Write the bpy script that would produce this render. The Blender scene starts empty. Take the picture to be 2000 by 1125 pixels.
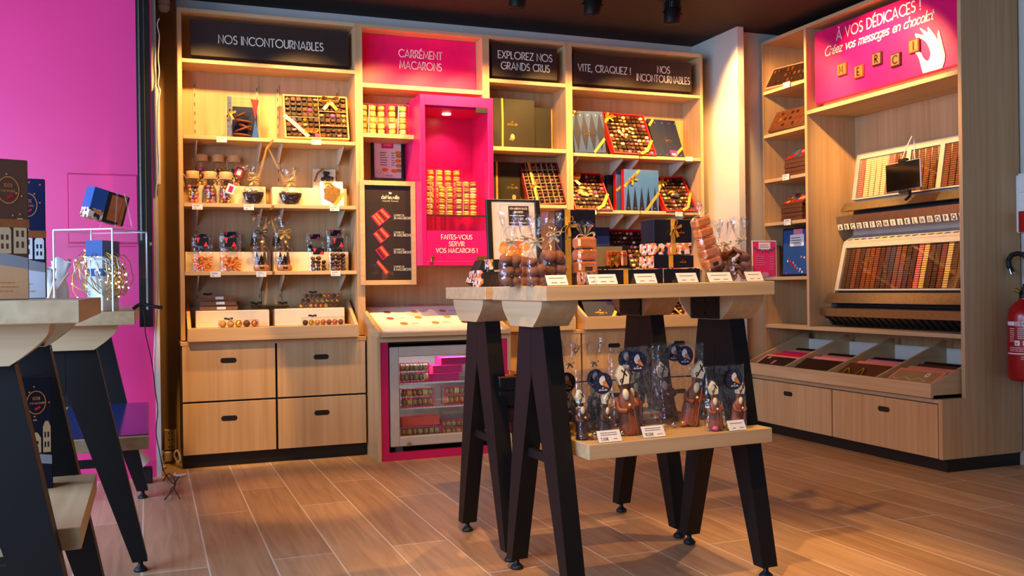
import bpy, math, random
from mathutils import Vector, Matrix
random.seed(7)
S = bpy.context.scene
COL = S.collection
PI = math.pi
# ------------------------------------------------------------------ camera
CAM = Vector((-0.1534, -5.1845, 0.9171))
YAW, PITCH, ROLL, FPX = -0.3691, -0.001, -0.0131, 1833.59
_f = Vector((-math.sin(YAW)*math.cos(PITCH), math.cos(YAW)*math.cos(PITCH), math.sin(PITCH)))
_r0 = Vector((math.cos(YAW), math.sin(YAW), 0)); _u0 = _r0.cross(_f)
_r = math.cos(ROLL)*_r0 + math.sin(ROLL)*_u0
_u = -math.sin(ROLL)*_r0 + math.cos(ROLL)*_u0
cd = bpy.data.cameras.new('camera'); cam = bpy.data.objects.new('camera', cd); COL.objects.link(cam)
cd.sensor_width = 36.0; cd.lens = FPX/2000*36.0; cd.clip_start = 0.05; cd.clip_end = 60
mw = Matrix(((_r.x, _u.x, -_f.x, CAM.x), (_r.y, _u.y, -_f.y, CAM.y), (_r.z, _u.z, -_f.z, CAM.z), (0, 0, 0, 1)))
cam.matrix_world = mw
S.camera = cam
def ray(x, y): return _f + _r*((x-1000)/FPX) - _u*((y-562.5)/FPX)
def _on(x, y, ax, v):
    d = ray(x, y); return CAM + d*((v-CAM[ax])/d[ax])
def PX(x, y, v): return _on(x, y, 0, v)     # photo pixel -> point on the real plane X = v
def PY(x, y, v): return _on(x, y, 1, v)
def PZ(x, y, v): return _on(x, y, 2, v)
# ------------------------------------------------------------------ world, lights, exposure
S.cycles.transparent_max_bounces = 24; S.cycles.caustics_reflective = False; S.cycles.caustics_refractive = False
S.view_settings.view_transform = 'Standard'; S.view_settings.look = 'None'
S.view_settings.gamma = 1.0; S.view_settings.exposure = 0.28; S.view_settings.use_curve_mapping = False
W = bpy.data.worlds.new('world'); S.world = W; W.use_nodes = True
bg = W.node_tree.nodes['Background']; bg.inputs[0].default_value = (0.62, 0.80, 1.0, 1); bg.inputs[1].default_value = 0.09
def area(name, loc, target, sx, sy, power, color):
    l = bpy.data.lights.new(name, 'AREA'); l.shape = 'RECTANGLE'; l.size = sx; l.size_y = sy; l.energy = power; l.color = color
    o = bpy.data.objects.new(name, l); COL.objects.link(o); o.location = loc
    o.rotation_euler = (Vector(target)-Vector(loc)).to_track_quat('-Z', 'Y').to_euler(); return o
WARM = (1.0, 0.53, 0.15)
def spot(loc, target, power, angle=60, blend=0.5, color=WARM, size=0.03):
    l = bpy.data.lights.new('spot_beam', 'SPOT'); l.energy = power; l.color = color; l.spot_size = math.radians(angle)
    l.spot_blend = blend; l.shadow_soft_size = size
    o = bpy.data.objects.new('spot_beam', l); COL.objects.link(o); o.location = loc
    o.rotation_euler = (Vector(target)-Vector(loc)).to_track_quat('-Z', 'Y').to_euler(); return o
# daylight through the shop front on the left and behind the photographer
area('daylight_shopfront', (-3.0, -2.7, 1.9), (0.4, -1.5, 0.6), 3.6, 2.4, 225, (0.47, 0.67, 1.0))
area('daylight_entrance', (-1.5, -4.7, 1.35), (-0.35, -3.1, 0.8), 1.2, 1.6, 46, (0.40, 0.60, 1.0))
# ceiling spots over the back shelving
for sx, pw in ((0.16, 78), (0.66, 80), (1.14, 84), (1.45, 76), (1.69, 82), (2.13, 105), (2.63, 108), (2.98, 86)):
    spot((sx, -0.55, 2.385), (sx+0.02, 0.10, 1.58), pw, 74, 0.65)
# spots over the engraving corner on the right
spot((2.85, -0.42, 2.42), (3.58, -0.40, 1.85), 80, 80, 0.5)
spot((2.85, -1.22, 2.42), (3.66, -1.18, 1.85), 165, 72, 0.5)
# spots over the island tables
spot((1.75, -1.25, 2.42), (1.35, -2.55, 0.9), 135, 60, 0.6)
spot((0.55, -3.3, 2.45), (1.30, -2.3, 0.95), 150, 60, 0.6)
spot((2.6, -2.2, 2.42), (1.65, -2.6, 0.6), 75, 55, 0.6)
# spot that throws the pool of light on the drawers and the floor
spot((-0.35, -1.55, 2.42), (0.20, -0.10, 0.50), 170, 15, 0.3)
spot((0.1, -2.0, 2.42), (0.50, -0.95, 0.0), 110, 24, 0.7)
spot((1.2, -3.6, 2.42), (0.95, -1.9, 0.0), 22, 50, 0.7)
# ------------------------------------------------------------------ materials
MATS = {}
def _mat(name):
    m = bpy.data.materials.new(name); m.use_nodes = True; return m, m.node_tree, m.node_tree.nodes['Principled BSDF']
def lin(c):
    return tuple(((v/255)/12.92 if v/255 <= 0.04045 else ((v/255+0.055)/1.055)**2.4) for v in c)
def plain(name, rgb, rough=0.5, metal=0.0, var=0.06, vscale=18.0, coat=0.0, spec=0.5, bump=0.0):
    if name in MATS: return MATS[name]
    m, nt, b = _mat(name); c = lin(rgb)
    b.inputs['Roughness'].default_value = rough; b.inputs['Metallic'].default_value = metal
    b.inputs['Specular IOR Level'].default_value = spec; b.inputs['Coat Weight'].default_value = coat
    n = nt.nodes.new('ShaderNodeTexNoise'); n.inputs['Scale'].default_value = vscale; n.inputs['Detail'].default_value = 3
    tc = nt.nodes.new('ShaderNodeTexCoord'); nt.links.new(tc.outputs['Object'], n.inputs['Vector'])
    r = nt.nodes.new('ShaderNodeValToRGB')
    r.color_ramp.elements[0].position = 0.3; r.color_ramp.elements[1].position = 0.7
    r.color_ramp.elements[0].color = (*[v*(1-var) for v in c], 1); r.color_ramp.elements[1].color = (*[min(1, v*(1+var)) for v in c], 1)
    nt.links.new(n.outputs['Fac'], r.inputs['Fac']); nt.links.new(r.outputs['Color'], b.inputs['Base Color'])
    if bump:
        bp = nt.nodes.new('ShaderNodeBump'); bp.inputs['Strength'].default_value = bump; bp.inputs['Distance'].default_value = 0.002
        nt.links.new(n.outputs['Fac'], bp.inputs['Height']); nt.links.new(bp.outputs['Normal'], b.inputs['Normal'])
    MATS[name] = m; return m
def wood(name, axis, a, b_, rough=0.45):
    m, nt, b = _mat(name)
    tc = nt.nodes.new('ShaderNodeTexCoord'); mp = nt.nodes.new('ShaderNodeMapping')
    sc = [46.0, 46.0, 46.0]; sc['XYZ'.index(axis)] = 1.6; mp.inputs['Scale'].default_value = sc
    nt.links.new(tc.outputs['Object'], mp.inputs['Vector'])
    n = nt.nodes.new('ShaderNodeTexNoise'); n.inputs['Scale'].default_value = 1.0; n.inputs['Detail'].default_value = 4; n.inputs['Distortion'].default_value = 0.4
    nt.links.new(mp.outputs['Vector'], n.inputs['Vector'])
    n2 = nt.nodes.new('ShaderNodeTexNoise'); n2.inputs['Scale'].default_value = 0.25; n2.inputs['Detail'].default_value = 2
    nt.links.new(mp.outputs['Vector'], n2.inputs['Vector'])
    mx = nt.nodes.new('ShaderNodeMath'); mx.operation = 'MULTIPLY_ADD'; mx.inputs[1].default_value = 0.55
    nt.links.new(n.outputs['Fac'], mx.inputs[0]); 
    m2 = nt.nodes.new('ShaderNodeMath'); m2.operation = 'MULTIPLY'; m2.inputs[1].default_value = 0.45
    nt.links.new(n2.outputs['Fac'], m2.inputs[0]); nt.links.new(m2.outputs[0], mx.inputs[2])
    r = nt.nodes.new('ShaderNodeValToRGB'); r.color_ramp.elements[0].position = 0.34; r.color_ramp.elements[1].position = 0.66
    r.color_ramp.elements[0].color = (*lin(a), 1); r.color_ramp.elements[1].color = (*lin(b_), 1)
    nt.links.new(mx.outputs[0], r.inputs['Fac']); nt.links.new(r.outputs['Color'], b.inputs['Base Color'])
    b.inputs['Roughness'].default_value = rough; b.inputs['Specular IOR Level'].default_value = 0.35
    MATS[name] = m; return m
WZ = wood('oak_vertical_grain', 'Z', (190, 152, 106), (208, 174, 130))
WX = wood('oak_lengthwise_grain', 'X', (192, 157, 112), (212, 181, 138))
WY = wood('oak_crosswise_grain', 'Y', (192, 157, 112), (212, 181, 138))
BLACK = plain('black_powder_coat', (24, 21, 20), 0.5, spec=0.22)
PLINTH = plain('black_plinth', (14, 14, 15), 0.5)
GAP = plain('dark_grey_edge', (40, 38, 42), 0.6)
SIGN = plain('dark_brown_board', (50, 34, 28), 0.5)
CREAM_INK = plain('cream_ink', (250, 240, 222), 0.6)
DARK_INK = plain('dark_ink', (60, 52, 55), 0.7)
PINK = plain('pink_paint', (226, 22, 112), 0.35)
PINKW = plain('pink_wall_gloss', (250, 66, 142), 0.32, var=0.03, vscale=2.0)
MAGENTA = plain('magenta_paint', (196, 18, 88), 0.45)
WHITE = plain('white_card', (238, 236, 232), 0.6)
CREAM = plain('cream_card', (232, 222, 198), 0.6)
WALL = plain('off_white_plaster', (212, 206, 196), 0.9, var=0.03, vscale=9)
BEIGE = plain('beige_plaster', (150, 118, 80), 0.9, var=0.05, vscale=7)
CEIL = plain('dark_brown_ceiling', (46, 30, 24), 0.85, var=0.08, vscale=4)
GREY = plain('taupe_plastic', (186, 176, 164), 0.5)
STEEL = plain('brushed_steel', (176, 168, 158), 0.3, 1.0, var=0.12, vscale=60)
WMETAL = plain('white_metal', (214, 206, 190), 0.45)
CHROME = plain('chrome', (215, 215, 215), 0.12, 1.0)
UPR = plain('oak_toned_metal', (196, 166, 122), 0.5)
NAVY = plain('navy_card', (20, 30, 68), 0.5, spec=.25)
NAVYD = plain('dark_navy_card', (16, 20, 36), 0.5, spec=.25)
BLUE = plain('blue_card', (40, 84, 150), 0.5, spec=.25)
OLIVE = plain('olive_black_card', (40, 37, 28), 0.5, spec=.25)
RED = plain('red_card', (196, 22, 30), 0.4)
PEACH = plain('salmon_card', (238, 140, 108), 0.5)
PINKC = plain('pale_pink_card', (226, 132, 158), 0.5)
FUCHSIA = plain('fuchsia_card', (226, 24, 118), 0.4)
BROWNC = plain('brown_card', (92, 54, 34), 0.5)
BLACKC = plain('black_card', (20, 18, 18), 0.5)
GOLD = plain('gold_ribbon', (222, 172, 72), 0.3, 0.35, var=0.15, vscale=30)
GOLDF = plain('gold_foil', (226, 176, 60), 0.25, 0.8, var=0.2, vscale=60)
BRONZE = plain('bronze_foil', (196, 112, 62), 0.3, 0.55, var=0.2, vscale=40)
ORFOIL = plain('orange_foil', (232, 140, 84), 0.28, 0.45, var=0.15, vscale=40)
CHOCD = plain('dark_chocolate', (44, 23, 14), 0.45, spec=.3, var=0.2, vscale=40)
CHOCM = plain('milk_chocolate', (98, 52, 28), 0.45, spec=.3, var=0.2, vscale=40)
CHOCW = plain('white_chocolate', (236, 214, 170), 0.4, var=0.08, vscale=40)
TRUF = plain('cocoa_powder', (128, 78, 55), 0.85, var=0.2, vscale=60, bump=0.5)
NUT = plain('roasted_nut', (196, 142, 70), 0.45, var=0.2, vscale=60)
PINKB = plain('pink_candy', (226, 92, 150), 0.3)
ORANGE = plain('candied_orange', (236, 140, 52), 0.4, var=0.2, vscale=60)
TWINE = plain('cream_twine', (222, 204, 168), 0.8)
LIGHTWOOD = plain('pale_wood_lid', (222, 172, 112), 0.5, var=0.12, vscale=30)
RUBBER = plain('black_rubber', (12, 12, 13), 0.55)
EXTRED = plain('extinguisher_red', (176, 16, 20), 0.28, coat=0.3)
BRASS = plain('brass', (206, 160, 80), 0.3, 0.9)
WCABLE = plain('white_cable', (232, 232, 228), 0.5)
def clear(name, tint=(1, 1, 1), opac=0.06, rough=0.06, crinkle=0.0, scale=26.0, ior=1.45):
    """thin clear sheet: transparent film with a fresnel sheen"""
    m = bpy.data.materials.new(name); m.use_nodes = True; nt = m.node_tree; nt.nodes.clear()
    o = nt.nodes.new('ShaderNodeOutputMaterial'); t = nt.nodes.new('ShaderNodeBsdfTransparent'); g = nt.nodes.new('ShaderNodeBsdfGlossy')
    t.inputs[0].default_value = (*tint, 1); g.inputs['Roughness'].default_value = rough; g.inputs[0].default_value = (0.95, 0.95, 0.95, 1)
    fr = nt.nodes.new('ShaderNodeFresnel'); fr.inputs[0].default_value = ior
    a = nt.nodes.new('ShaderNodeMath'); a.operation = 'ADD'; a.use_clamp = True; a.inputs[1].default_value = opac
    ge = nt.nodes.new('ShaderNodeNewGeometry'); iv = nt.nodes.new('ShaderNodeMath'); iv.operation = 'SUBTRACT'; iv.inputs[0].default_value = 1.0; nt.links.new(ge.outputs['Backfacing'], iv.inputs[1])
    ml = nt.nodes.new('ShaderNodeMath'); ml.operation = 'MULTIPLY'; nt.links.new(fr.outputs[0], ml.inputs[0]); nt.links.new(iv.outputs[0], ml.inputs[1])
    nt.links.new(ml.outputs[0], a.inputs[0])
    mx = nt.nodes.new('ShaderNodeMixShader'); nt.links.new(a.outputs[0], mx.inputs[0])
    nt.links.new(t.outputs[0], mx.inputs[1]); nt.links.new(g.outputs[0], mx.inputs[2]); nt.links.new(mx.outputs[0], o.inputs[0])
    if crinkle:
        tc = nt.nodes.new('ShaderNodeTexCoord'); n = nt.nodes.new('ShaderNodeTexNoise'); n.inputs['Scale'].default_value = scale; n.inputs['Detail'].default_value = 2
        nt.links.new(tc.outputs['Object'], n.inputs['Vector'])
        bp = nt.nodes.new('ShaderNodeBump'); bp.inputs['Strength'].default_value = crinkle; bp.inputs['Distance'].default_value = 0.01
        nt.links.new(n.outputs['Fac'], bp.inputs['Height'])
        nt.links.new(bp.outputs[0], g.inputs['Normal']); nt.links.new(bp.outputs[0], fr.inputs['Normal'])
    MATS[name] = m; return m
CELLO = clear('cellophane', (0.98, 0.98, 0.98), 0.075, 0.12, 1.0, 34, 1.5)
ACRYL = clear('clear_acrylic', (0.97, 0.98, 0.98), 0.03, 0.04)
ACRYLC = clear('thin_acrylic', (0.97, 0.98, 0.98), 0.0, 0.03, ior=1.12)
GLASS = clear('clear_glass', (0.96, 0.98, 0.97), 0.02, 0.02, ior=1.4)
JARG = clear('jar_glass', (0.97, 0.97, 0.95), 0.05, 0.05)
def emit(name, rgb, s):
    m = bpy.data.materials.new(name); m.use_nodes = True; b = m.node_tree.nodes['Principled BSDF']
    b.inputs['Base Color'].default_value = (*lin(rgb), 1); b.inputs['Emission Color'].default_value = (*lin(rgb), 1); b.inputs['Emission Strength'].default_value = s
    MATS[name] = m; return m
LAMP = emit('lit_downlight', (255, 236, 200), 9.0)
LED = emit('lit_fairy_light', (255, 240, 205), 4.0)
# wood-look floor tiles with pale joints
m, nt, b = _mat('wood_plank_tiles'); MATS['wood_plank_tiles'] = m; FLOOR = m
tc = nt.nodes.new('ShaderNodeTexCoord'); mp = nt.nodes.new('ShaderNodeMapping'); mp.inputs['Rotation'].default_value = (0, 0, PI/2); mp.inputs['Location'].default_value = (0.06, 0.187+0.2075*20, 0)
nt.links.new(tc.outputs['Object'], mp.inputs['Vector'])
br = nt.nodes.new('ShaderNodeTexBrick'); br.offset = 0.36; br.offset_frequency = 2; br.squash = 1.0
br.inputs['Scale'].default_value = 1.0; br.inputs['Brick Width'].default_value = 1.2; br.inputs['Row Height'].default_value = 0.2075
br.inputs['Mortar Size'].default_value = 0.003; br.inputs['Mortar Smooth'].default_value = 0.1; br.inputs['Bias'].default_value = 0
br.inputs['Color1'].default_value = (*lin((204, 168, 130)), 1); br.inputs['Color2'].default_value = (*lin((182, 144, 108)), 1); br.inputs['Mortar'].default_value = (*lin((226, 210, 190)), 1)
nt.links.new(mp.outputs['Vector'], br.inputs['Vector'])
mp2 = nt.nodes.new('ShaderNodeMapping'); mp2.inputs['Scale'].default_value = (26, 1.7, 1); nt.links.new(tc.outputs['Object'], mp2.inputs['Vector'])
n = nt.nodes.new('ShaderNodeTexNoise'); n.inputs['Scale'].default_value = 1; n.inputs['Detail'].default_value = 5; n.inputs['Distortion'].default_value = 1.1
nt.links.new(mp2.outputs['Vector'], n.inputs['Vector'])
rr = nt.nodes.new('ShaderNodeValToRGB'); rr.color_ramp.elements[0].position = 0.32; rr.color_ramp.elements[1].position = 0.68
rr.color_ramp.elements[0].color = (0.68, 0.65, 0.62, 1); rr.color_ramp.elements[1].color = (1.08, 1.07, 1.06, 1)
nt.links.new(n.outputs['Fac'], rr.inputs['Fac'])
mm = nt.nodes.new('ShaderNodeMix'); mm.data_type = 'RGBA'; mm.blend_type = 'MULTIPLY'; mm.inputs[0].default_value = 0.8
nt.links.new(br.outputs['Color'], mm.inputs[6]); nt.links.new(rr.outputs['Color'], mm.inputs[7])
m3 = nt.nodes.new('ShaderNodeMix'); m3.data_type = 'RGBA'; nt.links.new(br.outputs['Fac'], m3.inputs[0])
nt.links.new(mm.outputs[2], m3.inputs[6]); m3.inputs[7].default_value = (*lin((226, 210, 190)), 1)
nt.links.new(m3.outputs[2], b.inputs['Base Color']); b.inputs['Roughness'].default_value = 0.42; b.inputs['Specular IOR Level'].default_value = 0.4
# ------------------------------------------------------------------ mesh helpers
class MB:
    def __init__(s): s.v = []; s.f = []; s.mi = []; s.sm = []; s.T = Matrix.Identity(4)
    def add(s, vs, fs, mi=0, sm=False):
        o = len(s.v); s.v += [tuple(s.T @ Vector(v)) for v in vs]
        for f in fs: s.f.append([i+o for i in f]); s.mi.append(mi); s.sm.append(sm)
    def box(s, x0, x1, y0, y1, z0, z1, mi=0, c=0.0):
        if x0 > x1: x0, x1 = x1, x0
        if y0 > y1: y0, y1 = y1, y0
        if z0 > z1: z0, z1 = z1, z0
        if c <= 0:
            s.add([(x0, y0, z0), (x1, y0, z0), (x1, y1, z0), (x0, y1, z0), (x0, y0, z1), (x1, y0, z1), (x1, y1, z1), (x0, y1, z1)],
                  [(3, 2, 1, 0), (4, 5, 6, 7), (0, 1, 5, 4), (1, 2, 6, 5), (2, 3, 7, 6), (3, 0, 4, 7)], mi); return
        c = min(c, (x1-x0)/2.01, (y1-y0)/2.01, (z1-z0)/2.01)
        vs = []; X = (x0, x1); Y = (y0, y1); Z = (z0, z1); ix = {}
        for i in (0, 1):
            for j in (0, 1):
                for k in (0, 1):
                    sx, sy, sz = (1, -1)[i]*c, (1, -1)[j]*c, (1, -1)[k]*c
                    ix[i, j, k, 0] = len(vs); vs.append((X[i], Y[j]+sy, Z[k]+sz))
                    ix[i, j, k, 1] = len(vs); vs.append((X[i]+sx, Y[j], Z[k]+sz))
                    ix[i, j, k, 2] = len(vs); vs.append((X[i]+sx, Y[j]+sy, Z[k]))
        F = []
        q = [(0, 0), (1, 0), (1, 1), (0, 1)]
        for i in (0, 1):
            a = [ix[i, j, k, 0] for j, k in q]; F.append(a if i else a[::-1])
            a = [ix[j, i, k, 1] for j, k in q]; F.append(a[::-1] if i else a)
            a = [ix[j, k, i, 2] for j, k in q]; F.append(a if i else a[::-1])
        for i in (0, 1):
            for j in (0, 1):
                e = [ix[i, j, 0, 0], ix[i, j, 1, 0], ix[i, j, 1, 1], ix[i, j, 0, 1]]; F.append(e if (i+j) % 2 else e[::-1])
                e = [ix[i, 0, j, 0], ix[i, 1, j, 0], ix[i, 1, j, 2], ix[i, 0, j, 2]]; F.append(e[::-1] if (i+j) % 2 else e)
                e = [ix[0, i, j, 1], ix[1, i, j, 1], ix[1, i, j, 2], ix[0, i, j, 2]]; F.append(e if (i+j) % 2 else e[::-1])
        for i in (0, 1):
            for j in (0, 1):
                for k in (0, 1):
                    t = [ix[i, j, k, 0], ix[i, j, k, 1], ix[i, j, k, 2]]; F.append(t if (i+j+k) % 2 else t[::-1])
        s.add(vs, F, mi)
    def prism(s, poly, a0, a1, axis='Y', mi=0):
        """polygon in the two remaining axes (XZ for Y, YZ for X, XY for Z) pushed along axis"""
        n = len(poly)
        def pt(p, a): return (p[0], a, p[1]) if axis == 'Y' else ((a, p[0], p[1]) if axis == 'X' else (p[0], p[1], a))
        vs = [pt(p, a0) for p in poly]+[pt(p, a1) for p in poly]
        s.add(vs, [list(range(n))[::-1], list(range(n, 2*n))]+[(i, (i+1) % n, n+(i+1) % n, n+i) for i in range(n)], mi)
    def cyl(s, p0, p1, r0, r1=None, n=16, mi=0, caps=True, sm=True):
        r1 = r0 if r1 is None else r1; p0 = Vector(p0); p1 = Vector(p1); d = (p1-p0).normalized()
        a = d.orthogonal().normalized(); b = d.cross(a); vs = []
        for p, r in ((p0, r0), (p1, r1)):
            for i in range(n):
                t = 2*PI*i/n; vs.append(p+a*(r*math.cos(t))+b*(r*math.sin(t)))
        s.add(vs, [(i, (i+1) % n, n+(i+1) % n, n+i) for i in range(n)], mi, sm)
        if caps: s.add(vs, [list(range(n))[::-1], list(range(n, 2*n))], mi)
    def lathe(s, prof, n=20, mi=0, c=(0, 0, 0), sm=True, sx=1.0, sy=1.0):
        vs = []; m = len(prof)
        for r, z in prof:
            for i in range(n):
                t = 2*PI*i/n; vs.append((c[0]+sx*r*math.cos(t), c[1]+sy*r*math.sin(t), c[2]+z))
        s.add(vs, [(k*n+i, k*n+(i+1) % n, (k+1)*n+(i+1) % n, (k+1)*n+i) for k in range(m-1) for i in range(n)], mi, sm)
        if prof[0][0] > 1e-5: s.add(vs[:n], [list(range(n))[::-1]], mi)
        if prof[-1][0] > 1e-5: s.add(vs[-n:], [list(range(n))], mi)
    def ball(s, c, rx, ry=None, rz=None, mi=0, u=10, v=6, jit=0.0):
        ry = rx if ry is None else ry; rz = rx if rz is None else rz; vs = [(c[0], c[1], c[2]-rz)]
        for j in range(1, v):
            ph = -PI/2+PI*j/v
            for i in range(u):
                t = 2*PI*i/u; k = 1+random.uniform(-jit, jit)
                vs.append((c[0]+rx*k*math.cos(ph)*math.cos(t), c[1]+ry*k*math.cos(ph)*math.sin(t), c[2]+rz*k*math.sin(ph)))
        vs.append((c[0], c[1], c[2]+rz)); e = len(vs)-1
        fs = [(0, 1+(i+1) % u, 1+i) for i in range(u)]+[(e, e-u+i, e-u+(i+1) % u) for i in range(u)]
        for j in range(v-2):
            for i in range(u):
                a = 1+j*u; fs.append((a+i, a+(i+1) % u, a+u+(i+1) % u, a+u+i))
        s.add(vs, fs, mi, True)
    def tube(s, pts, r, n=8, mi=0, closed=False):
        pts = [Vector(p) for p in pts]; vs = []; m = len(pts); prev = None
        for i, p in enumerate(pts):
            d = (pts[min(i+1, m-1)]-pts[max(i-1, 0)])
            d = d.normalized() if d.length > 1e-9 else Vector((0, 0, 1))
            a = (prev-d*prev.dot(d)) if prev is not None else d.orthogonal()
            a = a.normalized() if a.length > 1e-6 else d.orthogonal().normalized(); prev = a; b = d.cross(a)
            rr = r[i] if isinstance(r, (list, tuple)) else r
            for k in range(n):
                t = 2*PI*k/n; vs.append(p+a*(rr*math.cos(t))+b*(rr*math.sin(t)))
        s.add(vs, [(i*n+k, i*n+(k+1) % n, (i+1)*n+(k+1) % n, (i+1)*n+k) for i in range(m-1) for k in range(n)], mi, True)
        s.add(vs, [list(range(n))[::-1], list(range((m-1)*n, m*n))], mi)
    def ribbon(s, pts, side, w, mi=0, th=0.0008):
        """flat band along pts, w wide in direction side (vector or list), with a real thickness"""
        pts = [Vector(p) for p in pts]; m = len(pts); vs = []
        for i, p in enumerate(pts):
            d = (pts[min(i+1, m-1)]-pts[max(i-1, 0)]).normalized(); sd = Vector(side[i] if isinstance(side, list) else side)
            ww = w[i] if isinstance(w, (list, tuple)) else w
            sd = (sd-d*sd.dot(d)); sd = sd.normalized()*ww/2 if sd.length > 1e-6 else d.orthogonal()*ww/2
            nn = d.cross(sd).normalized()*th/2
            vs += [p-sd-nn, p+sd-nn, p+sd+nn, p-sd+nn]
        fs = []
        for i in range(m-1):
            a = i*4; b = a+4
            for k in range(4): fs.append((a+k, a+(k+1) % 4, b+(k+1) % 4, b+k))
        fs += [(3, 2, 1, 0), tuple(range((m-1)*4, m*4))]; s.add(vs, fs, mi)
    def stroke(s, pts, w, mi=0, lift=0.0006):
        """pen stroke on the local XY plane (z up = off the surface)"""
        m = len(pts); P = [Vector((p[0], p[1])) for p in pts]; vs = []
        for i in range(m):
            d0 = (P[i]-P[i-1]) if i else (P[1]-P[0]); d1 = (P[i+1]-P[i]) if i < m-1 else (P[i]-P[i-1])
            d0 = d0.normalized() if d0.length else Vector((1, 0)); d1 = d1.normalized() if d1.length else d0
            n0 = Vector((-d0.y, d0.x)); n1 = Vector((-d1.y, d1.x)); n = n0+n1
            n = n.normalized() if n.length > 0.3 else n1
            k = min(1.8, 1/max(0.4, n.dot(n1))); off = n*(w/2*k); q = P[i]
            if i == 0: q = q-d0*w*0.35
            if i == m-1: q = q+d1*w*0.35
            vs += [(q.x-off.x, q.y-off.y, lift), (q.x+off.x, q.y+off.y, lift)]
        s.add(vs, [(2*i, 2*i+2, 2*i+3, 2*i+1) for i in range(m-1)], mi)
    def flat(s, poly, mi=0, lift=0.0004):
        s.add([(p[0], p[1], lift) for p in poly], [list(range(len(poly)))], mi)
    def disc(s, cx, cy, rx, ry=None, mi=0, lift=0.0004, n=20):
        ry = rx if ry is None else ry
        s.flat([(cx+rx*math.cos(2*PI*i/n), cy+ry*math.sin(2*PI*i/n)) for i in range(n)], mi, lift)
def link(o, parent=None):
    COL.objects.link(o)
    if parent is not None: o.parent = parent
    return o
def obj(name, mb, mats, parent=None):
    me = bpy.data.meshes.new(name); me.from_pydata(mb.v, [], mb.f)
    for m in (mats if isinstance(mats, (list, tuple)) else [mats]): me.materials.append(m)
    me.polygons.foreach_set('material_index', mb.mi); me.polygons.foreach_set('use_smooth', mb.sm); me.update()
    return link(bpy.data.objects.new(name, me), parent)
def tag(o, label, cat, group=None):
    o['label'] = label; o['category'] = cat
    if group: o['group'] = group
    return o
def thing(name, label, cat, loc=(0, 0, 0), rot=(0, 0, 0), group=None):
    o = bpy.data.objects.new(name, None); o.empty_display_size = 0.05; COL.objects.link(o); o.location = loc; o.rotation_euler = rot
    return tag(o, label, cat, group)
def struct(o): o['kind'] = 'structure'; return o
def dup(root, loc=None, rot=None, label=None, group=None):
    r = root.copy(); COL.objects.link(r)
    if loc is not None: r.location = loc
    if rot is not None: r.rotation_euler = rot
    if label: r['label'] = label
    if group: r['group'] = group
    for ch in root.children:
        c = ch.copy(); COL.objects.link(c); c.parent = r
        for g in ch.children:
            d = g.copy(); COL.objects.link(d); d.parent = c
    return r
def frame(o, x, y, z=None):
    """matrix from local XY (surface) to world: o origin, x right, y up"""
    x = Vector(x).normalized(); y = Vector(y).normalized(); z = x.cross(y).normalized(); y = z.cross(x); o = Vector(o)
    return Matrix(((x.x, y.x, z.x, o.x), (x.y, y.y, z.y, o.y), (x.z, y.z, z.z, o.z), (0, 0, 0, 1)))
FRONT = lambda o: frame(o, (1, 0, 0), (0, 0, 1))        # faces -Y
LEFTF = lambda o: frame(o, (0, -1, 0), (0, 0, 1))       # faces -X
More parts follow.
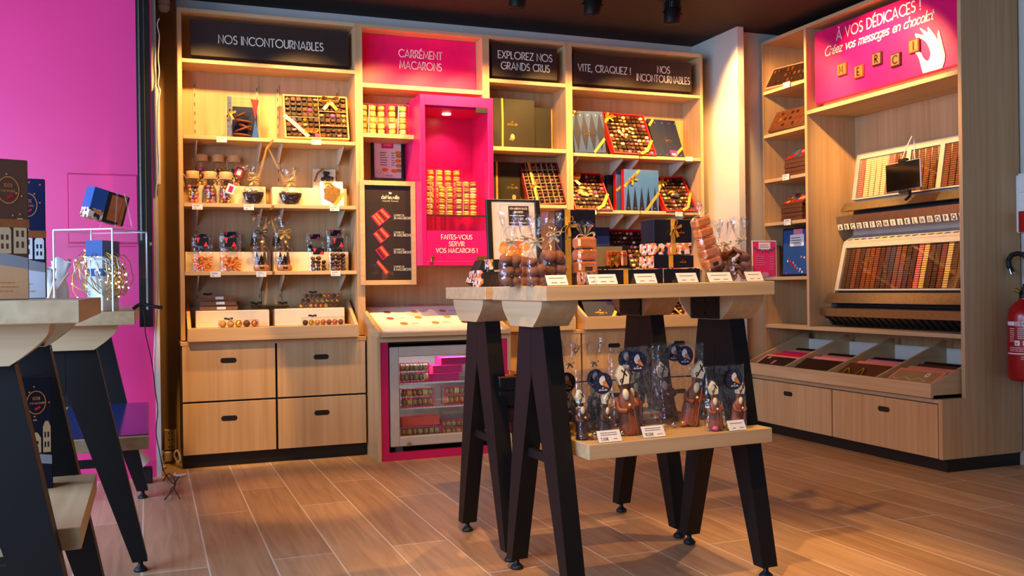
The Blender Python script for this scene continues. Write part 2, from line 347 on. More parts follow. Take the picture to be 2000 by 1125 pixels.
# ------------------------------------------------------------------ lettering (single-line strokes)
def arc(cx, cy, rx, ry, a0, a1, n=12):
    return [(cx+rx*math.cos(math.radians(a0+(a1-a0)*i/n)), cy+ry*math.sin(math.radians(a0+(a1-a0)*i/n))) for i in range(n+1)]
G = {
 'A': (.72, [[(0, 0), (.36, 1), (.72, 0)], [(.1, .27), (.62, .27)]]),
 'B': (.46, [[(0, 0), (0, 1)], [(0, 1), (.18, 1)]+arc(.18, .78, .2, .22, 90, -90)+[(0, .56)], [(0, .56), (.2, .56)]+arc(.2, .28, .26, .28, 90, -90)+[(0, 0)]]),
 'C': (.72, [arc(.46, .5, .46, .5, 48, 312, 18)]),
 'D': (.66, [[(0, 0), (0, 1), (.18, 1)]+arc(.18, .5, .48, .5, 90, -90, 16)+[(0, 0)]]),
 'E': (.4, [[(.4, 1), (0, 1), (0, 0), (.4, 0)], [(0, .44), (.34, .44)]]),
 'F': (.38, [[(.38, 1), (0, 1), (0, 0)], [(0, .46), (.33, .46)]]),
 'G': (.84, [arc(.48, .5, .48, .5, 48, 360, 20)+[(.58, .5)]]),
 'H': (.6, [[(0, 0), (0, 1)], [(.6, 0), (.6, 1)], [(0, .46), (.6, .46)]]),
 'I': (.0, [[(0, 0), (0, 1)]]),
 'J': (.3, [[(.3, 1), (.3, .2)]+arc(.12, .2, .18, .2, 0, -120, 6)]),
 'K': (.5, [[(0, 0), (0, 1)], [(.48, 1), (0, .45), (.5, 0)]]),
 'L': (.36, [[(0, 1), (0, 0), (.36, 0)]]),
 'M': (.78, [[(0, 0), (.08, 1), (.39, .15), (.7, 1), (.78, 0)]]),
 'N': (.6, [[(0, 0), (0, 1), (.6, 0), (.6, 1)]]),
 'O': (.98, [arc(.49, .5, .49, .5, 0, 360, 24)]),
 'P': (.44, [[(0, 0), (0, 1), (.18, 1)]+arc(.18, .72, .26, .28, 90, -90)+[(0, .44)]]),
 'Q': (.98, [arc(.49, .5, .49, .5, 0, 360, 24), [(.6, .25), (.95, -.05)]]),
 'R': (.46, [[(0, 0), (0, 1), (.18, 1)]+arc(.18, .74, .25, .26, 90, -90)+[(0, .48)], [(.16, .48), (.46, 0)]]),
 'S': (.44, [arc(.22, .75, .2, .25, 40, 250, 12)+arc(.2, .26, .24, .26, 70, -140, 12)]),
 'T': (.5, [[(0, 1), (.5, 1)], [(.25, 1), (.25, 0)]]),
 'U': (.56, [[(0, 1), (0, .28)]+arc(.28, .28, .28, .28, 180, 360, 12)+[(.56, 1)]]),
 'V': (.66, [[(0, 1), (.33, 0), (.66, 1)]]),
 'W': (.96, [[(0, 1), (.24, 0), (.48, .95), (.72, 0), (.96, 1)]]),
 'X': (.58, [[(0, 0), (.56, 1)], [(.02, 1), (.58, 0)]]),
 'Y': (.58, [[(0, 1), (.29, .5), (.58, 1)], [(.29, .5), (.29, 0)]]),
 'Z': (.54, [[(.02, 1), (.54, 1), (0, 0), (.54, 0)]]),
 '0': (.5, [arc(.25, .5, .25, .5, 0, 360, 18)]), '1': (.2, [[(0, .8), (.2, 1), (.2, 0)]]),
 '2': (.46, [arc(.23, .76, .23, .24, 170, -40, 12)+[(0, 0), (.46, 0)]]),
 '3': (.44, [arc(.2, .77, .2, .23, 150, -90, 10)+arc(.2, .27, .24, .27, 90, -150, 12)]),
 '4': (.5, [[(.38, 0), (.38, 1), (0, .3), (.5, .3)]]), '5': (.44, [[(.4, 1), (.08, 1), (.04, .55)]+arc(.2, .32, .24, .32, 120, -140, 12)]),
 '6': (.46, [[(.36, 1), (.06, .45)]+arc(.23, .28, .22, .28, 150, 510, 16)]), '7': (.46, [[(0, 1), (.46, 1), (.14, 0)]]),
 '8': (.44, [arc(.22, .76, .19, .24, -90, 270, 16), arc(.22, .26, .22, .26, 90, 450, 16)]), '9': (.46, [[(.1, 0), (.4, .55)]+arc(.23, .72, .22, .28, -30, 330, 16)]),
 '!': (.0, [[(0, 1), (0, .28)], [(0, .06), (0, 0)]]), ',': (.08, [[(.06, .06), (0, -.16)]]), '.': (.0, [[(0, .05), (0, 0)]]), '-': (.26, [[(0, .42), (.26, .42)]]),
 "'": (.0, [[(0, 1), (0, .75)]]), '/': (.36, [[(0, 0), (.36, 1)]]), '+': (.4, [[(0, .45), (.4, .45)], [(.2, .25), (.2, .65)]]), '%': (.5, [[(0, 0), (.5, 1)], arc(.1, .85, .1, .13, 0, 360, 8), arc(.4, .15, .1, .13, 0, 360, 8)]),
 '€': (.56, [arc(.36, .5, .32, .5, 50, 310, 14), [(-.04, .6), (.4, .6)], [(-.04, .42), (.4, .42)]]),
 'a': (.44, [arc(.22, .3, .22, .3, 40, 400, 14), [(.44, .6), (.44, 0)]]), 'b': (.44, [[(0, 1), (0, 0)], arc(.22, .3, .22, .3, 180, 540, 14)]),
 'c': (.4, [arc(.22, .3, .22, .3, 50, 310, 12)]), 'd': (.44, [arc(.22, .3, .22, .3, 0, 360, 14), [(.44, 1), (.44, 0)]]),
 'e': (.42, [[(0, .3), (.42, .3)]+arc(.21, .3, .21, .3, 0, 310, 14)]), 'f': (.3, [arc(.26, .8, .14, .2, 60, 180, 6)+[(.12, 0)], [(0, .58), (.28, .58)]]),
 'g': (.44, [arc(.22, .3, .22, .3, 0, 360, 14), [(.44, .6), (.44, -.12)]+arc(.22, -.12, .22, .2, 0, -150, 8)]), 'h': (.4, [[(0, 1), (0, 0)], [(0, .35)]+arc(.2, .38, .2, .22, 180, 0, 8)+[(.4, 0)]]),
 'i': (.0, [[(0, .6), (0, 0)], [(0, .84), (0, .8)]]), 'j': (.1, [[(.1, .6), (.1, -.2), (0, -.3)], [(.1, .84), (.1, .8)]]), 'k': (.38, [[(0, 1), (0, 0)], [(.34, .6), (0, .25), (.38, 0)]]), 'l': (.0, [[(0, 1), (0, 0)]]),
 'm': (.66, [[(0, .6), (0, 0)], [(0, .4)]+arc(.165, .4, .165, .2, 180, 0, 8)+[(.33, 0)], [(.33, .4)]+arc(.495, .4, .165, .2, 180, 0, 8)+[(.66, 0)]]),
 'n': (.4, [[(0, .6), (0, 0)], [(0, .36)]+arc(.2, .38, .2, .22, 180, 0, 8)+[(.4, 0)]]), 'o': (.46, [arc(.23, .3, .23, .3, 0, 360, 16)]),
 'p': (.44, [[(0, .6), (0, -.35)], arc(.22, .3, .22, .3, 180, 540, 14)]), 'q': (.44, [[(.44, .6), (.44, -.35)], arc(.22, .3, .22, .3, 0, 360, 14)]), 'r': (.26, [[(0, .6), (0, 0)], [(0, .36)]+arc(.2, .36, .2, .24, 180, 70, 6)]),
 's': (.34, [arc(.17, .45, .15, .15, 40, 250, 8)+arc(.16, .15, .18, .15, 70, -140, 8)]), 't': (.3, [[(.13, .9), (.13, .12)]+arc(.25, .12, .12, .12, 180, 290, 5), [(0, .6), (.3, .6)]]),
 'u': (.4, [[(0, .6), (0, .22)]+arc(.2, .22, .2, .22, 180, 360, 8)+[(.4, .6), (.4, 0)]]), 'v': (.42, [[(0, .6), (.21, 0), (.42, .6)]]), 'w': (.62, [[(0, .6), (.15, 0), (.31, .55), (.47, 0), (.62, .6)]]),
 'x': (.4, [[(0, 0), (.4, .6)], [(0, .6), (.4, 0)]]), 'y': (.42, [[(0, .6), (.21, 0)], [(.42, .6), (.1, -.35)]]), 'z': (.38, [[(0, .6), (.38, .6), (0, 0), (.38, 0)]]),
}
ACC = {'É': ('E', [(.14, 1.14), (.3, 1.3)]), 'À': ('A', [(.44, 1.14), (.28, 1.3)]), 'é': ('e', [(.16, .74), (.3, .92)]), 'Ç': ('C', [(.5, 0), (.44, -.16)])}
def text_strokes(s, gap=0.2, space=0.42):
    x = 0.0; out = []
    for ch in s:
        if ch == ' ': x += space; continue
        acc = None
        if ch in ACC: ch, acc = ACC[ch]
        w, st = G[ch]
        for q in st: out.append([(p[0]+x, p[1]) for p in q])
        if acc: out.append([(p[0]+x, p[1]) for p in acc])
        x += w+gap
    return out, max(x-gap, 0.01)
def text(mb, s, h, x, y, wd=None, align='c', mi=0, stretch=None, shear=0.0, weight=0.13, gap=0.2, lift=0.0008):
    """write s on mb's current plane; h cap height, (x, y) anchor of the base line, wd = total width if given"""
    st, tw = text_strokes(s, gap); k = h*(stretch or 1.0)
    if wd: k = wd/tw
    x0 = x-{'c': .5, 'l': 0, 'r': 1}[align]*tw*k
    for q in st: mb.stroke([(x0+p[0]*k+shear*p[1]*h, y+p[1]*h) for p in q], h*weight, mi, lift)
def textlines(mb, x0, x1, y0, y1, n, mi=0, w=None, rag=0.35, lift=0.0006):
    """rows of print too small to read"""
    for i in range(n):
        y = y1-(y1-y0)*(i+0.5)/n; xx = x0; e = x1-(x1-x0)*random.uniform(0, rag)
        while xx < e:
            l = random.uniform(0.05, 0.16)*(x1-x0); l = min(l, e-xx); hh = w or (y1-y0)/n*0.3
            mb.flat([(xx, y-hh/2), (xx+l*0.85, y-hh/2), (xx+l*0.85, y+hh/2), (xx, y+hh/2)], mi, lift); xx += l
# ------------------------------------------------------------------ the setting
def WB(parent=None):
    """mesh builder that takes world coordinates and stores them local to parent"""
    b = MB()
    if parent is not None:
        p = parent; M = Matrix.Identity(4)
        while p is not None: M = Matrix.LocRotScale(p.location, p.rotation_euler, p.scale) @ M; p = p.parent
        b.T = M.inverted()
    return b
def put(b, M): b.T0 = b.T; b.T = b.T @ M
def done(b): b.T = b.T0
def sbox(name, x0, x1, y0, y1, z0, z1, m):
    b = MB(); b.box(x0, x1, y0, y1, z0, z1); return struct(obj(name, b, m))
sbox('floor', -5.0, 5.2, -9.0, 0.45, -0.12, 0.0, FLOOR)
ZC = 2.52
sbox('ceiling', -2.4, 5.2, -9.0, 0.45, ZC, ZC+0.1, CEIL)
sbox('wall_back', -0.105, 5.2, 0.27, 0.45, 0, ZC, WALL)
b = MB(); b.box(3.28, 3.325, -0.25, 0.27, 0, ZC); b.box(3.325, 3.90, -0.152, 0.27, 0, ZC); struct(obj('pillar', b, WALL))
sbox('wall_right', 3.90, 4.05, -6.5, 0.27, 0, ZC, WALL)
sbox('baseboard_right', 3.886, 3.90, -6.5, -1.73, 0.0, 0.07, WALL)
b = MB(); b.box(-4.2, -0.128, -0.2, -0.12, 0, ZC); b.box(-0.20, -0.128, -0.21, -0.2, 0.0, 0.085)
struct(obj('wall_left', b, PINKW))
sbox('trim_1', -0.128, -0.105, -0.212, 0.27, 0, ZC, WALL)
b = MB(); b.box(-0.105, 0.0, 0.245, 0.268, 0, ZC); struct(obj('wall_side', b, BEIGE))
# access hatch in the pink wall
h = thing('access_hatch', 'flush square pink hatch in the glossy pink wall above the acrylic cube', 'hatch', (-0.5, -0.2, 1.2))
b = WB(h); p0 = PY(134, 340, -0.206); p1 = PY(270, 474, -0.206); b.box(p0.x, p1.x, -0.2125, -0.206, p1.z, p0.z, 0, 0.004); obj('hatch_panel', b, PINKW, h)
b = WB(h); b.box(p0.x-0.006, p1.x+0.006, -0.206, -0.2005, p1.z-0.006, p0.z+0.006); obj('hatch_gap', b, MAGENTA, h)
b = WB(h); put(b, FRONT((p0.x-0.012, -0.202, p1.z-0.02))); b.stroke([(0, 0), (p1.x-p0.x, 0.002)], 0.004); done(b); obj('cover_strip', b, MAGENTA, h)
# ------------------------------------------------------------------ shelving on the back wall
T = 0.022; YB = 0.21
def upright(parent, x, z0, z1, y=YB):
    b = WB(parent); b.box(x-0.008, x+0.008, y-0.006, y, z0, z1); n = int((z1-z0)/0.05)
    for i in range(n): b.box(x-0.0022, x+0.0022, y-0.0066, y-0.0055, z0+0.016+i*0.05, z0+0.036+i*0.05, 1)
    obj('upright', b, (UPR, plain('slot_shadow', (96, 66, 40), 0.7)), parent)
def bracket(parent, x, z, y=YB, d=0.17):
    b = WB(parent); b.prism([(y-0.006, z), (y-0.006-d, z), (y-0.006-d, z-0.012), (y-0.02, z-0.085), (y-0.006, z-0.085)], x-0.003, x+0.003, 'X'); obj('bracket', b, WMETAL, parent)
def board(parent, x0, x1, ztop, y0=-0.004, y1=YB-0.004, th=0.02, name='shelf'):
    b = WB(parent); b.box(x0, x1, y0, y1, ztop-th, ztop, 0, 0.0012); obj(name, b, WX, parent)
def carcass(name, label, x0, x1, zs, z0=0.66, zt=2.4, ths=0.02, back=WZ):
    t = thing(name, label, 'shelving unit', (x0, 0, z0))
    for nm, a, c in (('side_panel', x0, x0+T), ('side_panel', x1-T, x1)):
        b = WB(t); b.box(a, c, 0, YB+0.015, z0, zt, 0, 0.0008); obj(nm, b, WZ, t)
    b = WB(t); b.box(x0+T, x1-T, 0.0005, YB+0.015, zt-T, zt-0.0005, 0, 0.0008); obj('top_panel', b, WX, t)
    b = WB(t); b.box(x0+T, x1-T, YB, YB+0.014, z0, zt-T); obj('back_panel', b, back, t)
    b = WB(t); b.box(x0+T, x1-T, 0.0005, YB, zs-ths, zs, 0, 0.0008); obj('sign_shelf', b, WX, t)
    return t
UA = carcass('shelving_unit', 'oak wall shelving with NOS INCONTOURNABLES sign above jars and bags', 0, 0.952, 2.135)
for z in (1.735, 1.38, 1.02):
    board(UA, T+0.001, 0.468, z); board(UA, 0.482, 0.93-0.001, z)
    for x in (0.092, 0.422, 0.534, 0.868): bracket(UA, x, z-0.02)
for x in (0.092, 0.422, 0.534, 0.868): upright(UA, x, 0.86, 2.07)
UB = carcass('shelving_unit', 'oak wall shelving behind the pink macaron cabinet and menu board', 0.952, 1.705, 2.07, 0.66, 2.4, 0.025)
board(UB, 0.975, 1.30, 1.79, 0.0, YB, 0.024)
UC = carcass('shelving_unit', 'narrow oak shelving with EXPLOREZ NOS GRANDS CRUS sign', 1.705, 2.24, 2.145, 0.66, 2.4, 0.022)
board(UC, 1.728, 2.217, 1.747, 0.0, YB, 0.024); board(UC, 1.728, 2.217, 1.409, 0.0, YB, 0.02); board(UC, 1.728, 2.217, 1.03, 0.0, YB, 0.02)
UD = carcass('shelving_unit', 'oak wall shelving under the VITE, CRAQUEZ sign with blue and red chocolate boxes', 2.24, 3.186, 2.132, 0.66, 2.4, 0.018)
for z in (1.729, 1.383, 1.03):
    board(UD, 2.263, 2.715, z); board(UD, 2.721, 3.163, z)
    for x in (2.31, 2.616, 2.727, 3.053): bracket(UD, x, z-0.02)
for x in (2.31, 2.616, 2.727, 3.053): upright(UD, x, 0.86, 2.0)
# ------------------------------------------------------------------ signs over the shelving
def sign(label, x0, x1, z0, z1, y, lines, m=SIGN, th=0.045, h=0.043, seam=None):
    t = thing('shop_sign', label, 'sign', ((x0+x1)/2, y, z0))
    b = WB(t); b.box(x0, x1, y, y+th*0.55, z0, z1, 0, 0.002); obj('sign_board', b, m, t)
    b = WB(t); b.box(x0+0.004, x1-0.004, y+th*0.62, y+th, z0-0.004, z1-0.004); obj('backing_board', b, m, t)
    b = WB(t)
    for s, cx, cz, w in lines:
        put(b, FRONT((cx, y-0.0004, cz))); text(b, s, h, 0, 0, w); done(b)
    obj('lettering', b, CREAM_INK, t)
    if seam:
        b = WB(t); put(b, FRONT((seam, y-0.0003, z0))); b.stroke([(0, 0.002), (0, z1-z0-0.002)], 0.0016); done(b); obj('seam', b, GAP, t)
    return t
def wpx(x0, x1, y): return lambda Y: (PY(x1, y, Y)-PY(x0, y, Y)).length
q = lambda x, y, Y: PY(x, y, Y)
a0, a1 = q(427, 83, .06), q(631, 93, .06)
sign('dark brown sign reading NOS INCONTOURNABLES, over the glass jar shelves', 0.068, 0.912, 2.168, 2.36, 0.06, [('NOS INCONTOURNABLES', (a0.x+a1.x)/2, 2.243, a1.x-a0.x)])
p = lambda s, xa, xb, yb, Y: (s, (q(xa, yb, Y).x+q(xb, yb, Y).x)/2, q((xa+xb)/2, yb, Y).z, q(xb, yb, Y).x-q(xa, yb, Y).x)
sign('bright pink sign reading CARREMENT MACARONS, set flush in the shelving', 0.975, 1.682, 2.071, 2.377, 0.11, [p('CARRÉMENT', 779, 863, 114, .11), p('MACARONS', 781, 862, 136, .11)], PINK, 0.05, 0.043)
sign('dark brown sign reading EXPLOREZ NOS GRANDS CRUS', 1.752, 2.172, 2.165, 2.355, 0.02, [p('EXPLOREZ NOS', 973, 1078, 117, .02), p('GRANDS CRUS', 979, 1073, 138, .02)], SIGN, 0.045, 0.042)
sign('long dark brown sign reading VITE, CRAQUEZ ! and NOS INCONTOURNABLES', 2.279, 3.116, 2.155, 2.342, 0.02, [p('VITE, CRAQUEZ !', 1129, 1231, 142, .02), p('NOS', 1284, 1308, 143, .02), p('INCONTOURNABLES', 1244, 1347, 161, .02)], SIGN, 0.045, 0.042, 2.705)
# ------------------------------------------------------------------ drawer cabinets under the back shelving
def handle(parent, c, axis='X'):
    """oblong finger hole, a dark recess rim on the drawer front"""
    b = WB(parent); n = 10; w, h = 0.047, 0.0135
    P = [(w*0.58*s+h*math.cos(a), h*math.sin(a)) for s, r in ((1, range(-n, n+1)), (-1, range(n, 3*n+1))) for a in [i*PI/2/n for i in r]]
    put(b, FRONT((c[0], c[1], c[2])) if axis == 'X' else LEFTF((c[0], c[1], c[2])))
    b.prism(P, -0.004, 0.0008, 'Z'); done(b); obj('handle_slot', b, BLACKC, parent)
def drawer_cab(label, x0, x1, xs, zs, front=-0.07, ztop=0.655, zk=0.066):
    t = thing('drawer_cabinet', label, 'drawer cabinet', (x0, 0, 0))
    b = WB(t); b.box(x0, x1, front+0.026, YB+0.015, zk, ztop-0.022, 0); obj('body', b, GAP, t)
    b = WB(t); b.box(x0, x1, front-0.002, YB+0.015, ztop-0.02, ztop, 0, 0.001); obj('top_board', b, WX, t)
    b = WB(t); b.box(x0+0.004, x1-0.002, front+0.03, YB+0.01, 0, zk); obj('plinth', b, PLINTH, t)
    for i in range(len(xs)-1):
        for j in range(len(zs)-1):
            d0 = WB(t); xa, xb, za, zb = xs[i]+0.006, xs[i+1]-0.006, zs[j]+0.005, zs[j+1]-0.005
            d0.box(xa, xb, front, front+0.02, za, zb, 0, 0.001); d = obj('drawer', d0, WZ, t)
            handle(t, ((xa+xb)/2-0.005, front, zb-0.085)).__class__
    return t
def reparent_handles():
    for o in list(bpy.data.objects):
        if o.name.startswith('handle_slot') and o.parent and o.parent.get('category') == 'drawer cabinet':
            c = Vector([sum(v.co[i] for v in o.data.vertices)/len(o.data.vertices) for i in range(3)])
            best = min((k for k in o.parent.children if k.name.startswith('drawer') and not k.name.startswith('drawer_c')), key=lambda k: sum((min(max(c[i], min(v.co[i] for v in k.data.vertices)), max(v.co[i] for v in k.data.vertices))-c[i])**2 for i in range(3)))
            o.parent = best
def _h(*a, **k): pass
drawer_cab('oak cabinet of four drawers under the jar shelving, on a black plinth', -0.004, 0.960, (-0.004, 0.475, 0.960), (0.066, 0.341, 0.643))
drawer_cab('oak drawer cabinet half hidden behind the island table legs', 1.735, 3.186, (1.735, 2.27, 2.715, 3.186), (0.066, 0.341, 0.643))
# slanted bins on the cabinets
def bin_tray(label, x0, x1, yf, yb, zlip, zbk, z0=0.657, zf=None):
    t = thing('display_bin', label, 'display bin', ((x0+x1)/2, 0, z0))
    b = WB(t); b.box(x0, x1, yf, yf+0.018, z0, zlip, 0, 0.001); obj('front_lip', b, WX, t)
    for a, c in ((x0, x0+0.018), (x1-0.018, x1)):
        b = WB(t); b.prism([(yf+0.018, z0), (yf+0.018, zlip), (yb-0.03, zbk), (yb, zbk), (yb, z0)], a, c, 'X'); obj('side_panel', b, WY, t)
    b = WB(t); b.box(x0+0.018, x1-0.018, yf+0.018, yb, z0, zf or z0+0.016); obj('bottom_board', b, WX, t)
    b = WB(t); b.box(x0+0.018, x1-0.018, yb-0.012, yb, (zf or z0+0.016)+.0002, zbk-0.03); obj('back_board', b, WX, t)
    return t
bin_tray('slanted oak bin of truffle packs on the four drawer cabinet', 0.03, 0.912, -0.11, 0.19, 0.724, 0.86, zf=0.722)
bin_tray('narrow slanted oak bin seen between the macaron lectern and island table legs', 1.769, 2.215, -0.11, 0.19, 0.731, 0.86)
bin_tray('slanted oak bin of blue and red boxes seen under the island table', 2.285, 3.082, -0.11, 0.19, 0.733, 0.86)
# ------------------------------------------------------------------ engraving corner on the right
XR, XB = 3.517, 3.875
UR = thing('shelving_unit', 'tall oak unit under the pink A VOS DEDICACES sign', 'shelving unit', (XB, -1.0, 0))
def rbox(name, x0, x1, y0, y1, z0, z1, m=WZ, c=0.0008):
    b = WB(UR); b.box(x0, x1, y0, y1, z0, z1, 0, c); obj(name, b, m, UR)
rbox('side_panel', XR, XB+0.012, -0.18, -0.158, 0.06, 2.459)
b = WB(UR); b.prism([(XR, 0.352), (XR, 2.459), (XB+0.012, 2.459), (XB+0.012, 0.064), (3.369, 0.064), (3.369, 0.352)], -1.745, -1.723, 'Y'); obj('side_panel', b, WZ, UR)
rbox('top_panel', XR, XB+0.012, -1.723, -0.18, 2.437, 2.4585, WY)
rbox('back_panel', XB, XB+0.012, -1.723, -0.18, 0.35, 2.437)
rbox('divider_panel', XR+0.0005, XB, -0.604, -0.582, 0.66, 2.437)
rbox('sign_shelf', XR, XB, -1.723, -0.604, 1.9214, 1.945, WY)
rbox('counter_shelf', XR-0.0005, XB, -1.723, -0.18, 0.6377, 0.659, WY)
for z in (2.138, 1.862, 1.577, 1.302, 0.96): rbox('shelf', XR, XB, -0.582, -0.18, z-0.02, z, WY)
b = WB(UR); b.box(3.41, XB, -1.735, -0.16, 0.0, 0.063); obj('plinth', b, PLINTH, UR)
# drawers below
t = thing('drawer_cabinet', 'low oak cabinet of two wide drawers under the engraving corner', 'drawer cabinet', (3.5, -1.0, 0.06))
b = WB(t); b.box(3.389, 3.87, -1.722, -0.16, 0.066, 0.330); obj('body', b, GAP, t)
b = WB(t); b.box(3.367, 3.87, -1.722, -0.16, 0.331, 0.351, 0, 0.001); obj('top_board', b, WY, t)
for ya, yb, yh in ((-0.965, -0.165, -0.589), (-1.718, -0.977, -1.365)):
    b = WB(t); b.box(3.367, 3.387, ya, yb, 0.066, 0.326, 0, 0.001); d = obj('drawer', b, WZ, t)
    handle(t, (3.367, yh, 0.264), 'Y')
reparent_handles()
# display tray with dividers
t = thing('display_bin', 'slanted oak bin with three dividers full of chocolate tablets', 'display bin', (3.5, -1.0, 0.352))
b = WB(t); b.box(3.33, 3.348, -1.715, -0.2, 0.358, 0.428, 0, 0.001); obj('front_lip', b, WY, t)
for y in (-1.715, -1.341, -0.968, -0.594, -0.218):
    b = WB(t); b.prism([(3.348, 0.358), (3.348, 0.428), (3.80, 0.60), (3.82, 0.60), (3.82, 0.358)], y, y+0.014, 'Y'); obj('divider' if -1.7 < y < -0.3 else 'side_panel', b, WX, t)
b = WB(t); b.box(3.348, 3.82, -1.715, -0.204, 0.358, 0.37); obj('bottom_board', b, WY, t)
b = WB(t); b.box(3.82, 3.832, -1.715, -0.2, 0.358, 0.56); obj('back_board', b, WALL, t)
b = WB(t); b.box(3.36, 3.82, -1.70, -0.215, 0.3535, 0.3575); obj('foot_rail', b, GAP, t)
# ------------------------------------------------------------------ tables
def foot_prof(): return [(0.0, 0.0), (0.021, 0.0), (0.022, 0.006), (0.017, 0.012), (0.010, 0.018), (0.008, 0.022), (0.008, 0.036), (0.0, 0.036)]
def make_table(label, loc, yaw, tilt, L=(-0.069, 0.72), Wd=0.415, zt=0.919, th=0.0424, trest=(0.0, 0.66), spread=0.435, shelf=None, wc=-0.2215, group=None, lw=0.056):
    """local: x along the top, y across (0 = rear feet line), z up"""
    t = thing('display_table', label, 'table', loc, (0, -tilt, yaw), group)
    z1 = zt-th; hb = z1-0.078; hs = spread/2
    b = MB(); b.box(L[0], L[1], wc-Wd/2, wc+Wd/2, z1, zt, 0, 0.0015); obj('tabletop', b, WX, t)
    for k, x in enumerate(trest):
        b = MB(); m = 10; pr = [(-0.155, z1), (-0.15, z1-0.02)]+[(-0.15+0.065*(i/m)**1.3, z1-0.02-0.058*(i/m)) for i in range(1, m+1)]
        pr = pr+[(-p_[0], p_[1]) for p_ in pr[::-1]]; pr = [(wc+a, c) for a, c in pr]
        xs = [(x-0.062, 0.0), (x-0.045, 0.0), (x+0.045, 0.0), (x+0.06, 0.0)]
        b.prism(pr, x-0.058, x+0.058, 'X'); obj('corbel', b, WY, t)
        b = MB(); s = 1 if k else -1
        b.box(x-s*0.0585, x-s*0.0645, wc-0.08, wc+0.08, hb+0.002, z1-0.003, 0, 0.001)
        for yy in (-0.064, 0.0, 0.064):
            for zz in (hb+0.02, z1-0.018): b.cyl((x-s*0.0645, wc+yy, zz), (x-s*0.0665, wc+yy, zz), 0.005, n=10, mi=1)
        obj('fixing_plate', b, (BLACK, RUBBER), t)
        for sg in (1, -1):
            b = MB(); P = [(0.0005, hb), (0.0005, 0.655*hb/0.80), (hs-0.028, 0.036), (hs+0.018, 0.036), (0.09, hb)]
            P = [(wc+sg*a, c) for a, c in P]; b.prism(P if sg > 0 else P[::-1], x-lw/2, x+lw/2, 'X')
            lg = obj('leg', b, BLACK, t)
            b = MB(); b.lathe(foot_prof(), 16, 0, (x, wc+sg*(hs-0.004), 0)); obj('levelling_foot', b, RUBBER, lg)
        b = MB(); zs = (shelf[4] if shelf else 0.45)-0.075; b.box(x-0.012, x+0.012, wc-0.16, wc+0.16, zs, zs+0.026, 0, 0.002); obj('crossbar', b, BLACK, t)
    if shelf:
        b = MB(); b.box(shelf[0], shelf[1], shelf[2], shelf[3], shelf[4]-0.044, shelf[4], 0, 0.0015); obj('lower_shelf', b, WX, t)
    return t
TL, TY, TT = (0.9544, -2.325, 0), 0.0235, 0.0084
TAB2 = make_table('nearer oak topped island table with black A-frame legs, figures on its shelf', TL, TY, TT, shelf=(0.046, 0.683, -0.45, -0.06, 0.4645), group='island tables')
TAB1 = make_table('farther oak topped island table behind the one with chocolate figures', (0.9685-0.515*math.sin(TY), -2.325+0.515, 0), TY, TT, shelf=(0.06, 0.7, -0.394, -0.05, 0.45), group='island tables')
def T2(l, w, z=0.919): return Matrix.LocRotScale(Vector(TL), TAB2.rotation_euler, None) @ Vector((l, w, z))
# the two tables by the shop window on the left (tops run away from the photographer)
TAB3 = make_table('oak topped table at the photo edge carrying tall brown and navy boxes', (-0.245-0.0135, -2.52, 0), -PI/2, 0.0, L=(-0.069, 0.77), zt=0.904, shelf=(0.02, 0.615, -0.394, -0.026, 0.452), wc=-0.2215)
TAB4 = make_table('oak topped table by the pink wall carrying the acrylic cube of lights', (-0.17-0.012, -0.69, 0), -PI/2, 0.0, L=(-0.10, 1.27), zt=0.855, trest=(0.0, 1.17), shelf=(0.0, 1.06, -0.394, 0.022, 0.425), wc=-0.2215)
# ------------------------------------------------------------------ helpers for printed faces
def logo(b, cx, cy, w, mi=0, sub=True):
    """house mark: leaf and bean over the shop name"""
    h = w*0.2
    b.flat([(cx+w*0.02+w*0.055*math.cos(a)+w*0.03*math.sin(a), cy+h*1.55+w*0.05*math.sin(a)-w*0.015*math.cos(a)) for a in [2*PI*i/14 for i in range(14)]], mi, 0.0007)
    b.flat([(cx-w*0.07, cy+h*1.35), (cx-w*0.01, cy+h*1.5), (cx-w*0.03, cy+h*2.0), (cx-w*0.09, cy+h*1.75)], mi, 0.0007)
    text(b, 'deNeuville', h, cx, cy, w, mi=mi, weight=0.16)
    if sub: text(b, 'chocolat francais', h*0.36, cx, cy-h*0.72, w*0.9, mi=mi, weight=0.14)
def plane_hit(x, y, P, N):
    d = ray(x, y); P = Vector(P); N = Vector(N); return CAM+d*((P-CAM).dot(N)/d.dot(N))
# ------------------------------------------------------------------ pink macaron cabinet
V = thing('display_cabinet', 'pink glass-fronted cabinet of macaron towers on the shelving wall', 'display cabinet', (1.48, 0, 1.045))
x0, x1, z0, z1, yf, yb = 1.265, 1.695, 1.045, 1.998, -0.12, 0.205
for a, c in ((x0, x0+0.014), (x1-0.014, x1)):
    b = WB(V); b.box(a, c, yf, yb, z0, z1, 0, 0.001); obj('side_panel', b, PINK, V)
b = WB(V); b.box(x0+0.014, x1-0.014, yf, yb, z1-0.014, z1, 0, 0.001); b.box(x0+0.014, x1-0.014, yf+0.02, yb, z1-0.065, z1-0.05); obj('top_panel', b, PINK, V)
b = WB(V); b.box(x0+0.014, x1-0.014, yf, yb, z0, z0+0.018, 0, 0.001); obj('bottom_panel', b, PINK, V)
b = WB(V); b.box(x0+0.014, x1-0.014, yb-0.01, yb, z0+0.018, z1-0.014); obj('back_panel', b, PINK, V)
b = WB(V); yy = yf-0.018
b.box(x0, x0+0.028, yy, yf, z0, z1, 0, 0.001); b.box(x1-0.03, x1, yy, yf, z0, z1, 0, 0.001)
b.box(x0+0.028, x1-0.03, yy, yf, z1-0.058, z1, 0, 0.001); b.box(x0+0.028, x1-0.03, yy, yf, z0, z0+0.022, 0, 0.001)
D = obj('door_frame', b, PINK, V)
